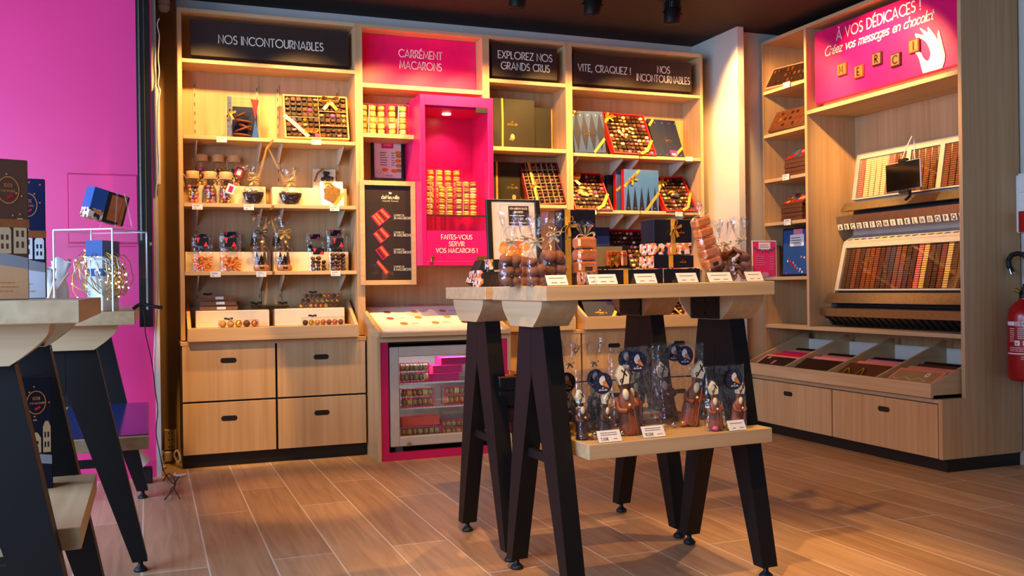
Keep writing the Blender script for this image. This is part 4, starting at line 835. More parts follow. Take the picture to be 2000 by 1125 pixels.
b = WB(t); b.box(A.x+0.036, A.x+0.038, -0.3025, -0.2995, A.z+0.42, ZC); b.box(B.x-.012, B.x-.002, -0.31, -0.2995, A.z+0.395, A.z+0.41); obj('brass_bead', b, BRASS, t)
def smooth(pts, n=6):
    P = [Vector(p) for p in pts]; out = []
    for i in range(len(P)-1):
        p0, p1, p2, p3 = P[max(i-1, 0)], P[i], P[i+1], P[min(i+2, len(P)-1)]
        for k in range(n):
            u = k/n; out.append(0.5*((2*p1)+(p2-p0)*u+(2*p0-5*p1+4*p2-p3)*u*u+(3*p1-p0-3*p2+p3)*u**3))
    return out+[P[-1]]
b = MB(); b.tube(smooth([PY(x, y, -0.238) for x, y in ((311, 36), (307, 48), (311, 70), (309, 110), (311, 140), (309, 165), (313, 178), (310, 200), (308, 260), (311, 330), (305, 370), (304, 450), (306, 560), (303, 640), (301, 720), (307, 790), (310, 830))]), 0.0028, 6)
tag(obj('white_wire', b, WCABLE), 'thin white wire running down the edge of the pink wall', 'wire')
b = MB(); b.tube(smooth([PY(x, y, -0.42) for x, y in ((246, 600), (262, 603), (278, 606), (283, 625), (284, 650), (293, 690), (300, 730), (303, 762), (308, 800), (305, 845), (311, 880), (318, 915))]+[PZ(x, y, 0.012) for x, y in ((326, 930), (338, 944), (350, 930), (340, 950), (352, 975), (338, 952), (330, 966), (322, 975), (343, 946), (330, 925), (318, 940))], 7), 0.0024, 6)
tag(obj('black_cable', b, RUBBER), 'thin black cable trailing from the table to a tangle on the floor', 'cable')
t = thing('power_socket', 'beige triple power socket low on the brown wall by the shelving', 'socket', (-0.04, 0.23, 0.16))
A, B = PY(321, 880, 0.215), PY(345, 838, 0.215); b = WB(t); b.box(A.x, B.x, 0.212, 0.243, A.z, B.z, 0, 0.004); obj('socket_block', b, plain('beige_plastic', (206, 178, 136), 0.5), t)
b = WB(t)
for k in range(3): zz = A.z+(B.z-A.z)*(k+0.5)/3; b.cyl(((A.x+B.x)/2-.008, 0.212, zz), ((A.x+B.x)/2-.008, 0.2105, zz), 0.004, n=8); b.cyl(((A.x+B.x)/2+.008, 0.212, zz), ((A.x+B.x)/2+.008, 0.2105, zz), 0.004, n=8)
obj('pin_hole', b, BLACKC, t)
t = thing('power_plug', 'white plug with a looped white cable below the beige socket', 'plug', (-0.04, 0.15, 0.06))
A, B = PY(321, 902, 0.15), PY(337, 882, 0.15); b = WB(t); b.box(A.x, B.x, 0.14, 0.18, A.z, B.z, 0, 0.006); obj('plug_body', b, plain('ivory_plastic', (226, 214, 190), 0.5), t)
b = WB(t); b.tube(smooth([PY(x, y, 0.13) for x, y in ((319, 880), (316, 895), (322, 912), (336, 912), (350, 902), (352, 893), (346, 880), (340, 888), (346, 905), (340, 920), (330, 918))]+[PZ(x, y, 0.01) for x, y in ((322, 912), (312, 918))]), 0.0055, 8); obj('cable', b, WCABLE, t)
b = MB(); b.tube(smooth([PZ(x, y, 0.008) for x, y in ((342, 926), (344, 929), (352, 929), (362, 927))]), 0.007, 8); tag(obj('cable_end', b, WCABLE), 'short white cable end lying on the floor by the drawer plinth', 'cable')
t = thing('floor_spotlight', 'white floor spotlight with black base under the window table', 'spotlight', (-0.26, -0.45, 0))
A = PZ(283, 943, 0); b = WB(t); b.box(A.x-0.035, A.x+0.035, A.y-0.03, A.y+0.03, 0, 0.075, 0, 0.004); obj('base', b, BLACKC, t)
b = WB(t); p0 = Vector((A.x-0.012, A.y, 0.092)); d = Vector((-0.5, -0.2, 0.84)).normalized(); b.cyl(p0, p0+d*0.11, 0.045, 0.026, n=24); b.cyl(p0-d*.014, p0, 0.012, n=12); obj('lamp_head', b, WHITE, t)
# ------------------------------------------------------------------ product builders
MAC_COL = [plain('macaron_lemon', (238, 196, 98), 0.7, var=0.1, vscale=70), plain('macaron_caramel', (214, 148, 78), 0.7, var=0.1, vscale=70), plain('macaron_vanilla', (240, 218, 160), 0.7, var=0.1, vscale=70), plain('macaron_orange', (232, 150, 70), 0.7, var=0.1, vscale=70), plain('macaron_coffee', (158, 110, 72), 0.7, var=0.1, vscale=70), plain('macaron_pistachio', (170, 160, 120), 0.7, var=0.1, vscale=70), plain('macaron_grey', (128, 116, 104), 0.7, var=0.1, vscale=70)]
FILL = plain('macaron_filling', (226, 190, 120), 0.6)
def mac_mesh(m):
    r, h = 0.0205, 0.011; b = MB()
    top = [(r*0.9, 0.003), (r, 0.0045), (r*0.985, 0.0055), (r, 0.008), (r*0.86, 0.0125), (r*0.5, 0.0152), (0, 0.016)]
    b.lathe(top, 16); b.lathe([(a, -z) for a, z in top[::-1]], 16); b.lathe([(r*0.9, -0.003), (r*0.93, 0), (r*0.9, 0.003)], 16, 1)
    me = bpy.data.meshes.new('macaron'); me.from_pydata(b.v, [], b.f); me.materials.append(m); me.materials.append(FILL)
    me.polygons.foreach_set('material_index', b.mi); me.polygons.foreach_set('use_smooth', b.sm); me.update(); return me
MACS = [mac_mesh(m) for m in MAC_COL]; MAC_NAME = ('lemon yellow', 'caramel', 'vanilla', 'orange', 'coffee brown', 'pistachio', 'grey')
def inst(name, me, M, label, cat, group):
    o = bpy.data.objects.new(name, me); COL.objects.link(o); l, q_, s_ = M.decompose(); o.location = l; o.rotation_euler = q_.to_euler(); o.scale = s_
    return tag(o, label, cat, group)
def clear_box(name, label, x0, x1, y0, y1, z0, z1, edge=FUCHSIA, cat='box', group=None, e=0.0022, trayh=0.0):
    """acetate gift box: clear walls, coloured edges"""
    t = thing(name, label, cat, ((x0+x1)/2, (y0+y1)/2, z0), (0, 0, 0), group)
    b = WB(t); b.box(x0, x1, y0, y1, z0+0.0005, z1); obj('clear_case', b, ACRYL, t)
    b = WB(t); a = 0.0006
    for x in (x0, x1):
        for y in (y0, y1): b.box(x-e/2, x+e/2, y-e/2, y+e/2, z0+e, z1-e)
    for z in (z0+e/2+.0002, z1-e/2):
        for y in (y0, y1): b.box(x0-e/2, x1+e/2, y-e/2, y+e/2, z-e/2, z+e/2)
        for x in (x0, x1): b.box(x-e/2, x+e/2, y0+e/2, y1-e/2, z-e/2, z+e/2)
    if trayh: b.box(x0+.001, x1-.001, y0+.001, y1-.001, z0+.001, z0+trayh)
    obj('coloured_edges', b, edge, t); return t
def mac_tower(label, px0, px1, y, z, cols, rows, where, group, pitch=0.034, pals=(0, 0, 1, 2, 3, 0), d=0.048, seed=1):
    """px0..px1: photo columns of the front face at depth y"""
    R_ = random.Random(seed); xa, xb = PY(px0, 340, y).x, PY(px1, 340, y).x; w = (xb-xa)/cols
    t = clear_box('macaron_box', label, xa, xb, y, y+d, z, z+rows*pitch+0.006, FUCHSIA, 'macaron box', group)
    b = WB(t); xm = xa+w*(1 if cols > 1 else 0.5)
    b.ribbon([(xm-.004, y-.0015, z+.003), (xm, y-.002, z+rows*pitch*0.5), (xm+.003, y-.0015, z+rows*pitch)], (1, 0, 0), 0.006); obj('ribbon', b, PINKC, t)
    for i in range(cols):
        for j in range(rows):
            k = R_.choice(pals); sc = min(1.0, w/0.043)
            M = Matrix.Translation((xa+w*(i+0.5), y+d/2-0.001, z+0.02+j*pitch)) @ Matrix.Rotation(R_.uniform(-.12, .12), 4, 'X') @ Matrix.Rotation(R_.uniform(-.1, .1), 4, 'Y') @ Matrix.Diagonal((sc, sc, 1.03, 1))
            inst('macaron', MACS[k], M, '%s macaron in %s' % (MAC_NAME[k], where), 'macaron', 'macarons in '+where)
# pink cabinet towers and the two boxes on the short shelf
mac_tower('tallest clear macaron box, at the back of the pink cabinet', 834, 902, 0.07, 1.3285, 4, 8, 'the tallest box of the pink cabinet', 'macaron boxes in the pink cabinet', pitch=0.0345, seed=3)
mac_tower('narrow clear macaron box by the left wall of the pink cabinet', 832.5, 847, -0.03, 1.3285, 1, 6, 'the narrow box of the pink cabinet', 'macaron boxes in the pink cabinet', seed=4)
mac_tower('clear two-column macaron box in the middle of the pink cabinet', 856, 887, -0.02, 1.3285, 2, 5, 'the two-column box of the pink cabinet', 'macaron boxes in the pink cabinet', seed=5, pals=(0, 1, 3, 0))
mac_tower('clear three-column macaron box to the right in the pink cabinet', 890, 933, 0.0, 1.3285, 3, 6, 'the three-column box of the pink cabinet', 'macaron boxes in the pink cabinet', seed=6, pals=(0, 0, 4, 1, 2))
mac_tower('clear three-column macaron box on the short oak shelf', 704.5, 756, 0.06, 1.79, 3, 5, 'the three-column box on the short shelf', 'macaron boxes on the short shelf', seed=8, pals=(0, 3, 4, 0, 1))
mac_tower('clear two-column macaron box on the short oak shelf', 758, 800, 0.04, 1.79, 2, 5, 'the two-column box on the short shelf', 'macaron boxes on the short shelf', seed=9, pals=(0, 2, 2, 3))
# fridge boxes: macarons on edge in two tiers
def fridge_box(label, x0, x1, y, z, h, where, tiers=2, n=6, pals=(5, 6, 2, 5), seed=2, edge=FUCHSIA, d=0.06):
    t = clear_box('macaron_box', label, x0, x1, y, y+d, z, z+h, edge, 'macaron box', 'macaron boxes in the fridge', 0.004, 0.004)
    R_ = random.Random(seed)
    if tiers == 2: b = WB(t); b.box(x0, x1, y-0.001, y+0.002, z+h*0.47, z+h*0.53); obj('middle_band', b, edge, t)
    for k in range(tiers):
        for i in range(n):
            c = R_.choice(pals); sc = min(1.0, h/tiers*0.44/0.0205)
            M = Matrix.Translation((x0+(x1-x0)*(i+0.5)/n, y+d*0.42, z+h*(k+0.5)/tiers)) @ Matrix.Rotation(PI/2+R_.uniform(-.2, .2), 4, 'Y') @ Matrix.Diagonal((sc, sc, 0.95, 1))
            inst('macaron', MACS[c], M, '%s macaron on edge in %s' % (MAC_NAME[c], where), 'macaron', 'macarons in '+where)
a, c = PY(780, 745, -.2).x, PY(836, 745, -.2).x
fridge_box('pink edged macaron box on the top wire shelf of the fridge', a, c, -0.22, SHZ[0]+.003, 0.105, 'the fridge top shelf box', seed=11)
a, c = PY(784, 790, -.2).x, PY(846, 790, -.2).x
fridge_box('two-tier macaron box on the lower wire shelf of the fridge, near its hinge side', a, c, -0.22, SHZ[1]+.003, 0.10, 'the hinge side box on the lower wire shelf', seed=12, pals=(5, 4, 2, 6))
a, c = PY(867, 790, -.2).x, PY(918, 790, -.2).x
fridge_box('two-tier macaron box on the lower wire shelf of the fridge, behind the table leg', a, c+.03, -0.215, SHZ[1]+.003, 0.10, 'the lower wire shelf box by the table leg', seed=13, pals=(5, 4, 2, 6))
a, c = PY(783, 850, -.2).x, PY(859, 850, -.2).x
fridge_box('clear macaron box on the fridge floor, under a coral lid', a, c, -0.22, 0.1025, 0.062, 'the fridge floor box under the coral lid', 1, 7, (4, 5, 1), 14)
b = MB(); b.box(a+.002, c-.006, -0.22, -0.1, 0.1665, 0.215, 0, 0.002); tag(obj('macaron_box', b, plain('coral_card', (222, 92, 84), 0.5)), 'coral card box lying on the clear box at the fridge floor', 'macaron box', 'macaron boxes in the fridge')
fridge_box('clear macaron box on the fridge floor, behind the table leg', PY(862, 850, -.2).x, 1.52, -0.215, 0.1025, 0.085, 'the fridge floor box by the table leg', 2, 6, (4, 5, 1), 15)
for k, (xa, za, zh, yy, lb) in enumerate(((839, 0.4055, 0.042, -0.215, 'bottom fuchsia macaron box in the stack of three on the top fridge shelf'), (846, 0.448, 0.042, -0.2, 'middle fuchsia macaron box in the stack of three on the top fridge shelf'), (862, 0.4905, 0.04, -0.19, 'top fuchsia macaron box in the stack of three on the top fridge shelf'))):
    x = PY(xa, 730, yy).x; t = thing('macaron_box', lb, 'macaron box', (x+.1, yy, za), (0, 0, 0), 'macaron boxes in the fridge')
    b = WB(t); b.box(x, x+0.17, yy, yy+0.13, za, za+zh, 0, 0.002); obj('carton', b, FUCHSIA, t)
    b = WB(t); b.box(x+0.03, x+0.16, yy-0.001, yy, za+.006, za+zh-.006); obj('front_window', b, plain('pink_window', (200, 60, 130), 0.15), t)
# ------------------------------------------------------------------ chocolates
def small(b_fn):
    b = MB(); mats = b_fn(b); me = bpy.data.meshes.new('chocolate'); me.from_pydata(b.v, [], b.f)
    for m in mats: me.materials.append(m)
    me.polygons.foreach_set('material_index', b.mi); me.polygons.foreach_set('use_smooth', b.sm); me.update(); return me
def k_sq(m):
    def f(b):
        b.box(-.5, .5, -.5, .5, 0, .55, 0, .12)
        for i in (-.25, 0, .25): b.box(-.4, .4, i-.05, i+.05, .54, .6)
        return (m,)
    return f
def k_bar(m, m2):
    def f(b):
        b.box(-.5, .5, -.38, .38, 0, .5, 0, .14); b.box(-.4, .4, -.07, .07, .49, .55, 1); return (m, m2)
    return f
def k_dome(m, m2):
    def f(b):
        b.lathe([(.5, 0), (.5, .15), (.42, .42), (.24, .56), (0, .6)], 14); b.ball((0, 0, .6), .12, mi=1, u=8, v=5); return (m, m2)
    return f
def k_oval(m):
    def f(b): b.lathe([(.5, 0), (.52, .18), (.4, .42), (.2, .52), (0, .54)], 14, sx=1.05, sy=.74); return (m,)
    return f
CH = [small(f) for f in (k_sq(CHOCD), k_sq(CHOCM), k_bar(CHOCD, CHOCM), k_bar(CHOCM, CHOCW), k_dome(CHOCD, CHOCM), k_dome(CHOCM, NUT), k_oval(CHOCW), k_dome(GOLDF, GOLDF), k_dome(PINKB, PINKB), k_oval(NUT), k_oval(CHOCM))]
CHN = ['square dark', 'square milk', 'striped dark', 'striped milk', 'domed dark', 'nut-topped milk', 'oval white', 'gold wrapped', 'pink wrapped', 'nutty oval', 'oval milk']
LOOSE, LOOSE_M = MB(), []
def lean_frame(bl, br, tl, yb, yt=None):
    """front face of a leaning box from three photo corners: bottom edge at depth yb, top at yt"""
    yt = yb if yt is None else yt
    A, B, C_ = PY(*bl, yb), PY(*br, yb), PY(*tl, yt); U = (B-A); Vv = (C_-A); return frame(A, U, Vv), U.length, Vv.dot((Vv-U*(Vv.dot(U)/U.dot(U))).normalized())
def open_box(label, F, w, h, wall, nx, ny, where, pals, seed, depth=0.045, rim=0.007, centre=None, group='open chocolate boxes', dividers=(), loose=True, cat='chocolate box'):
    l, q_, s_ = F.decompose(); t = thing('chocolate_box', label, cat, l, q_.to_euler(), group); R_ = random.Random(seed)
    b = MB(); b.box(0, w, 0, h, -depth, -depth+0.004)
    b.box(0, rim, 0, h, -depth+.004, 0.0); b.box(w-rim, w, 0, h, -depth+.004, 0); b.box(rim, w-rim, 0, rim, -depth+.004, 0); b.box(rim, w-rim, h-rim, h, -depth+.004, 0); obj('carton', b, wall, t)
    b = MB(); b.box(rim, w-rim, rim, h-rim, -depth+.0042, -0.016); obj('inner_tray', b, CHOCD, t)
    for (x0, y0, x1, y1) in dividers: b = MB(); b.box(x0*w-.0011, x1*w+.0011, y0*h-.0011, y1*h+.0011, -0.016, -0.001); obj('divider', b, wall, t)
    cw, ch = (w-2*rim)/nx, (h-2*rim)/ny; s = min(cw, ch)*0.86
    for i in range(nx):
        for j in range(ny):
            if centre and centre[0] <= i < centre[2] and centre[1] <= j < centre[3]: continue
            k = R_.choice(pals); M = F @ Matrix.Translation((rim+cw*(i+.5), rim+ch*(j+.5), -0.0158)) @ Matrix.Rotation(R_.uniform(-.15, .15), 4, 'Z') @ Matrix.Diagonal((s*min(cw/ch, 1.3) if cw > ch else s, s, s*0.85, 1))
            if not loose:
                me = CH[k]; mi_ = [LOOSE_M.index(m_) if m_ in LOOSE_M else (LOOSE_M.append(m_) or len(LOOSE_M)-1) for m_ in me.materials]
                o_ = len(LOOSE.v); LOOSE.v += [tuple(M @ v.co) for v in me.vertices]
                for p_ in me.polygons: LOOSE.f.append([i_+o_ for i_ in p_.vertices]); LOOSE.mi.append(mi_[p_.material_index]); LOOSE.sm.append(p_.use_smooth)
                continue
            inst('chocolate', CH[k], M, '%s chocolate in %s' % (CHN[k], where), 'chocolate', 'chocolates in '+where)
    return t
def band(t, pts, w, m=GOLD, name='ribbon', th=0.0012):
    b = MB(); b.ribbon([(p[0], p[1], (p[2] if len(p) > 2 else 0.002)) for p in pts], (0.0001, 0, 1) if False else [(-(pts[min(i+1, len(pts)-1)][1]-pts[max(i-1, 0)][1]), (pts[min(i+1, len(pts)-1)][0]-pts[max(i-1, 0)][0]), 0) for i in range(len(pts))], w, 0, th); return obj(name, b, m, t)
def bow(t, c, s, m=GOLD, name='bow', rot=0.0, M=None, tails=True):
    """ribbon bow on the local XY plane facing +z (or placed by matrix M)"""
    b = MB(); b.T = (M or Matrix.Identity(4)) @ Matrix.Translation(c) @ Matrix.Rotation(rot, 4, 'Z')
    for sg in (1, -1):
        P = [(sg*s*x, s*y, s*z) for x, y, z in ((0, 0, .1), (.35, .28, .3), (.8, .38, .35), (1.0, .15, .28), (.8, -.1, .3), (.35, -.05, .25), (0, 0, .12))]
        b.ribbon(smooth(P, 4), (0, .35, 1), s*0.42, 0, s*0.03)
        if tails: b.ribbon(smooth([(0, 0, s*.1), (sg*s*.35, -s*.5, s*.15), (sg*s*.75, -s*.95, s*.08)], 4), (1, sg*.6, 0.2), s*0.36, 0, s*0.03)
    b.ball((0, 0, s*.15), s*.17, s*.2, s*.15); return obj(name, b, m, t)
def rbox(name, label, cat, F, w, h, d, m, group=None, c=0.0015):
    """upright carton whose front face is the local XY plane of F"""
    l, q_, s_ = F.decompose(); t = thing(name, label, cat, l, q_.to_euler(), group)
    b = MB(); b.box(0, w, 0, h, -d, 0, 0, c); obj('carton', b, m, t); return t
def price_card(label, x, y, Y, w=0.052, h=0.028, txt=None):
    """paper price card clipped on a shelf edge: centre pixel and plane"""
    p = PY(x, y, Y); t = thing('price_card', label, 'price card', p, (0, 0, 0), 'price cards on the shelf edges')
    b = MB(); b.box(-w/2, w/2, -0.001, 0, -h/2, h/2); obj('card', b, WHITE, t)
    b = MB(); put(b, FRONT((0, -0.0011, 0))); textlines(b, -w*.38, w*.38, h*.02, h*.36, 2, 0, 0.0016); textlines(b, -w*.4, -w*.05, -h*.4, -h*.12, 1, 0, 0.003, .1); textlines(b, w*.12, w*.4, -h*.4, -h*.12, 1, 0, 0.0016); done(b); obj('print', b, DARK_INK, t)
    b = MB(); b.box(-w*.3, w*.3, -0.003, 0.012, h/2-.001, h/2+.0015); obj('clip', b, ACRYL, t); return t
for x, y, lb in ((433, 272.5, 'price card under the clear gift box on the top jar shelf'), (618, 277.5, 'price card under the open wooden gift box'), (385.5, 404, 'price card under the glass jars'), (486, 405, 'price card under the wrapped bowl beside the jars'), (653.5, 407, 'price card under the white star box'), (421, 536, 'price card under the two candied orange bags'), (510.5, 535.5, 'price card under the fir tree bag nearer the candied oranges'), (655.5, 534, 'price card under the dark chocolate bags')):
    price_card(lb, x, y, -0.008)
for x, y, lb in ((1346, 310.5, 'price card under the blue box nearest the pillar'), (1157.5, 414, 'price card under the open red box beside the upright blue boxes'), (1326, 418, 'price card half hidden behind the tilted foil bar pack')):
    price_card(lb, x, y, -0.008)
# ------------------------------------------------------------------ top jar shelf
zs = 1.735
A, B = PY(446, 268, .05), PY(507, 269, .05); x0, x1 = A.x, B.x
t = clear_box('gift_box', 'tall clear gift box of chocolate discs with a navy back and ribbon bow', x0, x1, 0.05, 0.15, zs, zs+0.225, plain('clear_edge', (200, 196, 190), 0.3), 'gift box', None, 0.001)
b = WB(t); b.box(x0+.03, x1-.001, 0.146, 0.149, zs+.002, zs+0.19); obj('back_card', b, NAVY, t)
b = WB(t); put(b, FRONT((x1-0.045, 0.049, zs))); b.flat([(0.0, .215), (.044, .212), (.024, .11)], 0); done(b); obj('red_triangle', b, RED, t)
b = WB(t); put(b, FRONT((x1-0.045, 0.049, zs))); b.flat([(0.003, .004), (.043, .004), (.024, .105)], 0); done(b); obj('blue_triangle', b, BLUE, t)
for k, (dx, dz, r, a) in enumerate(((.075, .02, .05, .1), (.085, .055, .046, -.35), (.08, .095, .05, .12), (.09, .065, .04, .5), (.07, .13, .03, -.5))):
    b = WB(t); b.T = b.T @ Matrix.Translation((x0+dx, .1, zs+dz)) @ Matrix.Rotation(a, 4, 'Y'); b.lathe([(0, 0), (r, 0), (r, .008), (r*.9, .011), (0, .012)], 18, 0, sx=1, sy=.75); obj('chocolate_disc', b, CHOCM, t)
b = WB(t); b.ribbon([(x0+.006, .046, zs+.002), (x0+.004, .045, zs+.1), (x0+.008, .046, zs+.223)], (1, 0, 0), .022); obj('floral_band', b, plain('floral_print', (70, 84, 116), 0.5, var=0.9, vscale=160), t)
bow(t, (0, 0, 0), 0.03, GOLD, 'bow', PI/2-.3, WB(t).T @ FRONT((x0+.006, .042, zs+.13)))
F, w, h = lean_frame((557, 269), (683, 272.5), (555, 184), 0.055, 0.10)
tb = open_box('open pale wooden gift box of chocolates with gold bows', F, w, h, plain('pale_gold_box', (226, 180, 104), 0.5), 11, 8, 'the open wooden gift box', (0, 1, 2, 3, 4, 5, 0, 1, 2, 7, 9, 8), 21, 0.045, 0.008, None, 'open chocolate boxes', ((0, .49, .54, .49), (.54, 0, .54, 1), (.54, .31, 1, .31), (.54, .64, 1, .64)))
band(tb, [(0.0, h*.52), (w*.16, h*.32), (w*.36, h*.04)], 0.022, plain('cream_ribbon', (238, 220, 176), 0.45)); bow(tb, (w*.72, h*.86, .004), .05, GOLD); bow(tb, (w*.40, h*.14, .004), .035, GOLD, tails=False)
# ------------------------------------------------------------------ second jar shelf
def riser(label, x0, x1, y0, y1, z0, z1):
    b = MB(); b.box(x0, x1, y0, y1, z0, z1, 0, 0.002); tag(obj('display_riser', b, CREAM), label, 'display riser', 'cream display risers')
zs = 1.38; ZR = 1.486
riser('cream riser block behind the front jars and first wrapped bowl', 0.06, 0.452, 0.115, 0.195, zs, ZR)
riser('cream riser block behind the white star box', 0.487, 0.90, 0.115, 0.195, zs, ZR)
CANDY = [GOLDF, PINKB, CHOCM, CHROME, NUT, GOLDF]
def jar(label, c, seed, tagm=None):
    R_ = random.Random(seed); t = thing('glass_jar', label, 'jar', c, (0, 0, R_.uniform(0, 6)), 'glass jars with wooden lids')
    r, hh = 0.033, 0.155; b = MB(); b.lathe([(0, 0.001), (r*.93, 0.001), (r, .006), (r, hh*.78), (r*.8, hh*.86), (r*.8, hh*.9)], 22); obj('glass_body', b, JARG, t)
    b = MB(); b.lathe([(0, hh*.87), (r*.95, hh*.87), (r*1.0, hh*.89), (r*1.0, hh*1.08), (r*.95, hh*1.1), (0, hh*1.1)], 22); obj('wooden_lid', b, LIGHTWOOD, t)
    z = .013; k = 0
    while z < hh*.62:
        n = 4 if k % 2 else 5
        for i in range(n):
            a = 2*PI*i/n+k*.7; rr = .0185; b = MB(); s = R_.uniform(.0095, .0125); b.ball((rr*math.cos(a), rr*math.sin(a), z), s, s, s*.9, u=8, v=6); obj('candy', b, R_.choice(CANDY), t)
        z += .019; k += 1
    b = MB(); zt = hh*.86
    b.tube([( (r+.001)*math.cos(a_), (r+.001)*math.sin(a_), zt) for a_ in [2*PI*i/16 for i in range(17)]], .0016, 6); b.tube(smooth([(r, 0, zt), (r+.012, .004, zt+.018), (r+.02, 0, zt+.004), (r+.012, -.006, zt-.02), (r+.008, -.004, zt-.045)]), .0014, 6); obj('twine', b, TWINE, t)
    if tagm:
        b = MB(); b.T = Matrix.Rotation(-t.rotation_euler.z, 4, 'Z') @ Matrix.Translation((r*.7, -r*1.05, zt-.055)) @ Matrix.Rotation(.35, 4, 'Y'); put(b, Matrix.Rotation(PI/2, 4, 'X')); b.box(-.02, .02, -.026, .026, 0, .001); b.flat([(-.01, -.018), (.012, -.018), (.012, .016), (-.01, .016)], 1, .0014); done(b); obj('paper_tag', b, tagm, t)
for k, (x, lb, tg) in enumerate(((377, 'front glass jar of sweets nearest the shelf side, wooden lid', None), (410.7, 'middle front glass jar of gold and pink sweets, wooden lid', None), (441, 'front glass jar with a white paper tag, beside the wrapped bowl', (WHITE, FUCHSIA)))):
    jar(lb, (PY(x, 398, .045).x, .045, zs), 30+k, tg)
for k, (x, lb, tg) in enumerate(((394.7, 'back glass jar nearest the shelf side, on the cream riser', None), (426.7, 'middle back glass jar on the cream riser', None), (457.3, 'back glass jar with a red paper tag, on the cream riser', (plain('crimson_card', (196, 24, 60), 0.5), WHITE)))):
    jar(lb, (PY(x, 350, .155).x, .155, ZR), 40+k, tg)
def film(w, d, H, zt=None, seed=0, n=22, neck=.17, flare=.72, ripple=.08, rows=16, top=.03):
    """cellophane: tied bag when zt is given, else a flat-topped pouch"""
    R_ = random.Random(seed); b = MB(); vs = []; ph = [R_.uniform(0, 6.3) for _ in range(6)]
    for j in range(rows+1):
        z = H*j/rows
        for i in range(n):
            a = 2*PI*i/n; ca, sa = math.cos(a), math.sin(a); e = 0.62
            ux = math.copysign(abs(ca)**e, ca); uy = math.copysign(abs(sa)**e, sa)
            if zt:
                if z <= zt:
                    k = z/zt; s = 1.0 if k < .45 else neck+(1-neck)*(0.5+0.5*math.cos(PI*min(1, (k-.45)/.55))); s *= (.9+.1*min(1, k/.06)) if k < .06 else 1
                    q_ = 1+ripple*min(1, k*1.2)*math.sin(7*a+ph[0]+3*k)*(.4+.6*k)
                else:
                    k = (z-zt)/(H-zt); s = neck+(flare-neck)*k**.75; q_ = 1+.42*k*math.sin(5*a+ph[1])+.25*k*math.sin(11*a+ph[2])
                sx, sy = w/2*s*q_, (d/2*s*q_ if z <= zt else w/2*s*q_*.6); zz = z+(0 if z <= zt else H*.05*math.sin(3*a+ph[3])*((z-zt)/(H-zt)))
            else:
                k = z/H; dd = d*(1-.9*k**1.3)+.004; sx, sy = w/2*(1+.02*math.sin(6*k+ph[0])), dd/2; ux, uy = (ux, uy)
                q_ = 1+ripple*.5*math.sin(6*a+ph[1]+5*k); sy *= q_; zz = z+(H*.012*math.sin(4*a+ph[2]) if j == rows else 0)
            vs.append((ux*sx+R_.uniform(-1, 1)*w*.008, uy*sy+R_.uniform(-1, 1)*w*.008, zz))
    fs = [(j*n+i, j*n+(i+1) % n, (j+1)*n+(i+1) % n, (j+1)*n+i) for j in range(rows) for i in range(n)]
    b.add(vs, fs, 0, True); b.add(vs[:n], [list(range(n))[::-1]], 0); return b
def tied(name, label, cat, c, w, d, H, zt, seed, rib=GOLD, rs=.03, group=None, rz=0.0, rot=(0, 0)):
    t = thing(name, label, cat, c, (rot[0], rot[1], rz), group); obj('cellophane', film(w, d, H, zt, seed), CELLO, t)
    if rib is not None:
        b = MB(); b.lathe([(w*.075, zt-.004), (w*.082, zt), (w*.075, zt+.004)], 12); obj('tie', b, rib, t)
        bow(t, (0, -w*.08, zt), rs, rib, 'bow', 0.1, Matrix.Translation((0, -w*.08, zt)) @ Matrix.Rotation(PI/2, 4, 'X') @ Matrix.Translation((0, w*.08*0, -zt*0)) @ Matrix.Translation((0, w*.08, 0)).inverted() @ Matrix.Translation((0, 0, 0)) if False else Matrix.Translation((0, 0, zt)) @ Matrix.Rotation(PI/2, 4, 'X') @ Matrix.Translation((0, 0, w*.08)) @ Matrix.Translation((0, w*.08, -zt)))
    return t
def lumps(t, n, w, d, h, r, mats, seed, name, shape=1.0, z0=0.0, flat=False):
    """heap of n sweets filling w x d x h, each its own part"""
    R_ = random.Random(seed); k = 0; z = z0+r*.9
    per = max(1, int(w/(2*r)))*max(1, int(d/(2*r)))
    while k < n:
        nx, ny = max(2, int(w/(1.9*r))), max(2, int(d/(1.9*r)))
        for i in range(nx):
            for j in range(ny):
                if k >= n: break
                b = MB(); s = r*R_.uniform(.85, 1.08); c = ((i+.5-nx/2)*w/nx*.96+R_.uniform(-.2, .2)*r, (j+.5-ny/2)*d/ny*.96+R_.uniform(-.2, .2)*r, z+R_.uniform(-.2, .2)*r)
                b.ball(c, s, s*R_.uniform(.85, 1), s*R_.uniform(.75, 1)*(shape if flat else 1), u=10, v=7, jit=.1); obj(name, b, R_.choice(mats), t); k += 1
        z += r*1.55
for k, (x0, x1, lb) in enumerate(((474, 516, 'cellophane wrapped dark chocolate bowl of sweets beside the jars'), (545, 590, 'cellophane wrapped dark chocolate bowl of sweets before the white riser'))):
    xa, xb = PY(x0, 399, .06).x, PY(x1, 399, .06).x; r = (xb-xa)/2
    t = tied('wrapped_bowl', lb, 'wrapped bowl', ((xa+xb)/2, .06, zs), r*2.25, r*1.7, .205, .135, 50+k, GOLD, .03, 'cellophane wrapped chocolate bowls')
    b = MB(); b.lathe([(0, .002), (r*.35, .002), (r*.7, .018), (r*.95, .05), (r, .068), (r*.94, .068), (r*.88, .05), (0, .03)], 24, sy=.8); obj('chocolate_bowl', b, CHOCD, t)
    lumps(t, 14, r*1.7, r*1.2, .03, .0125, [PINKB, NUT, CHOCM, TRUF, CHOCW], 52+k, 'sweet', z0=.05)
A, B = PY(612, 357, .15), PY(657, 357, .15); t = thing('chocolate_slab', 'rough dark chocolate slab in clear wrap on the riser', 'chocolate slab', ((A.x+B.x)/2, .16, ZR))
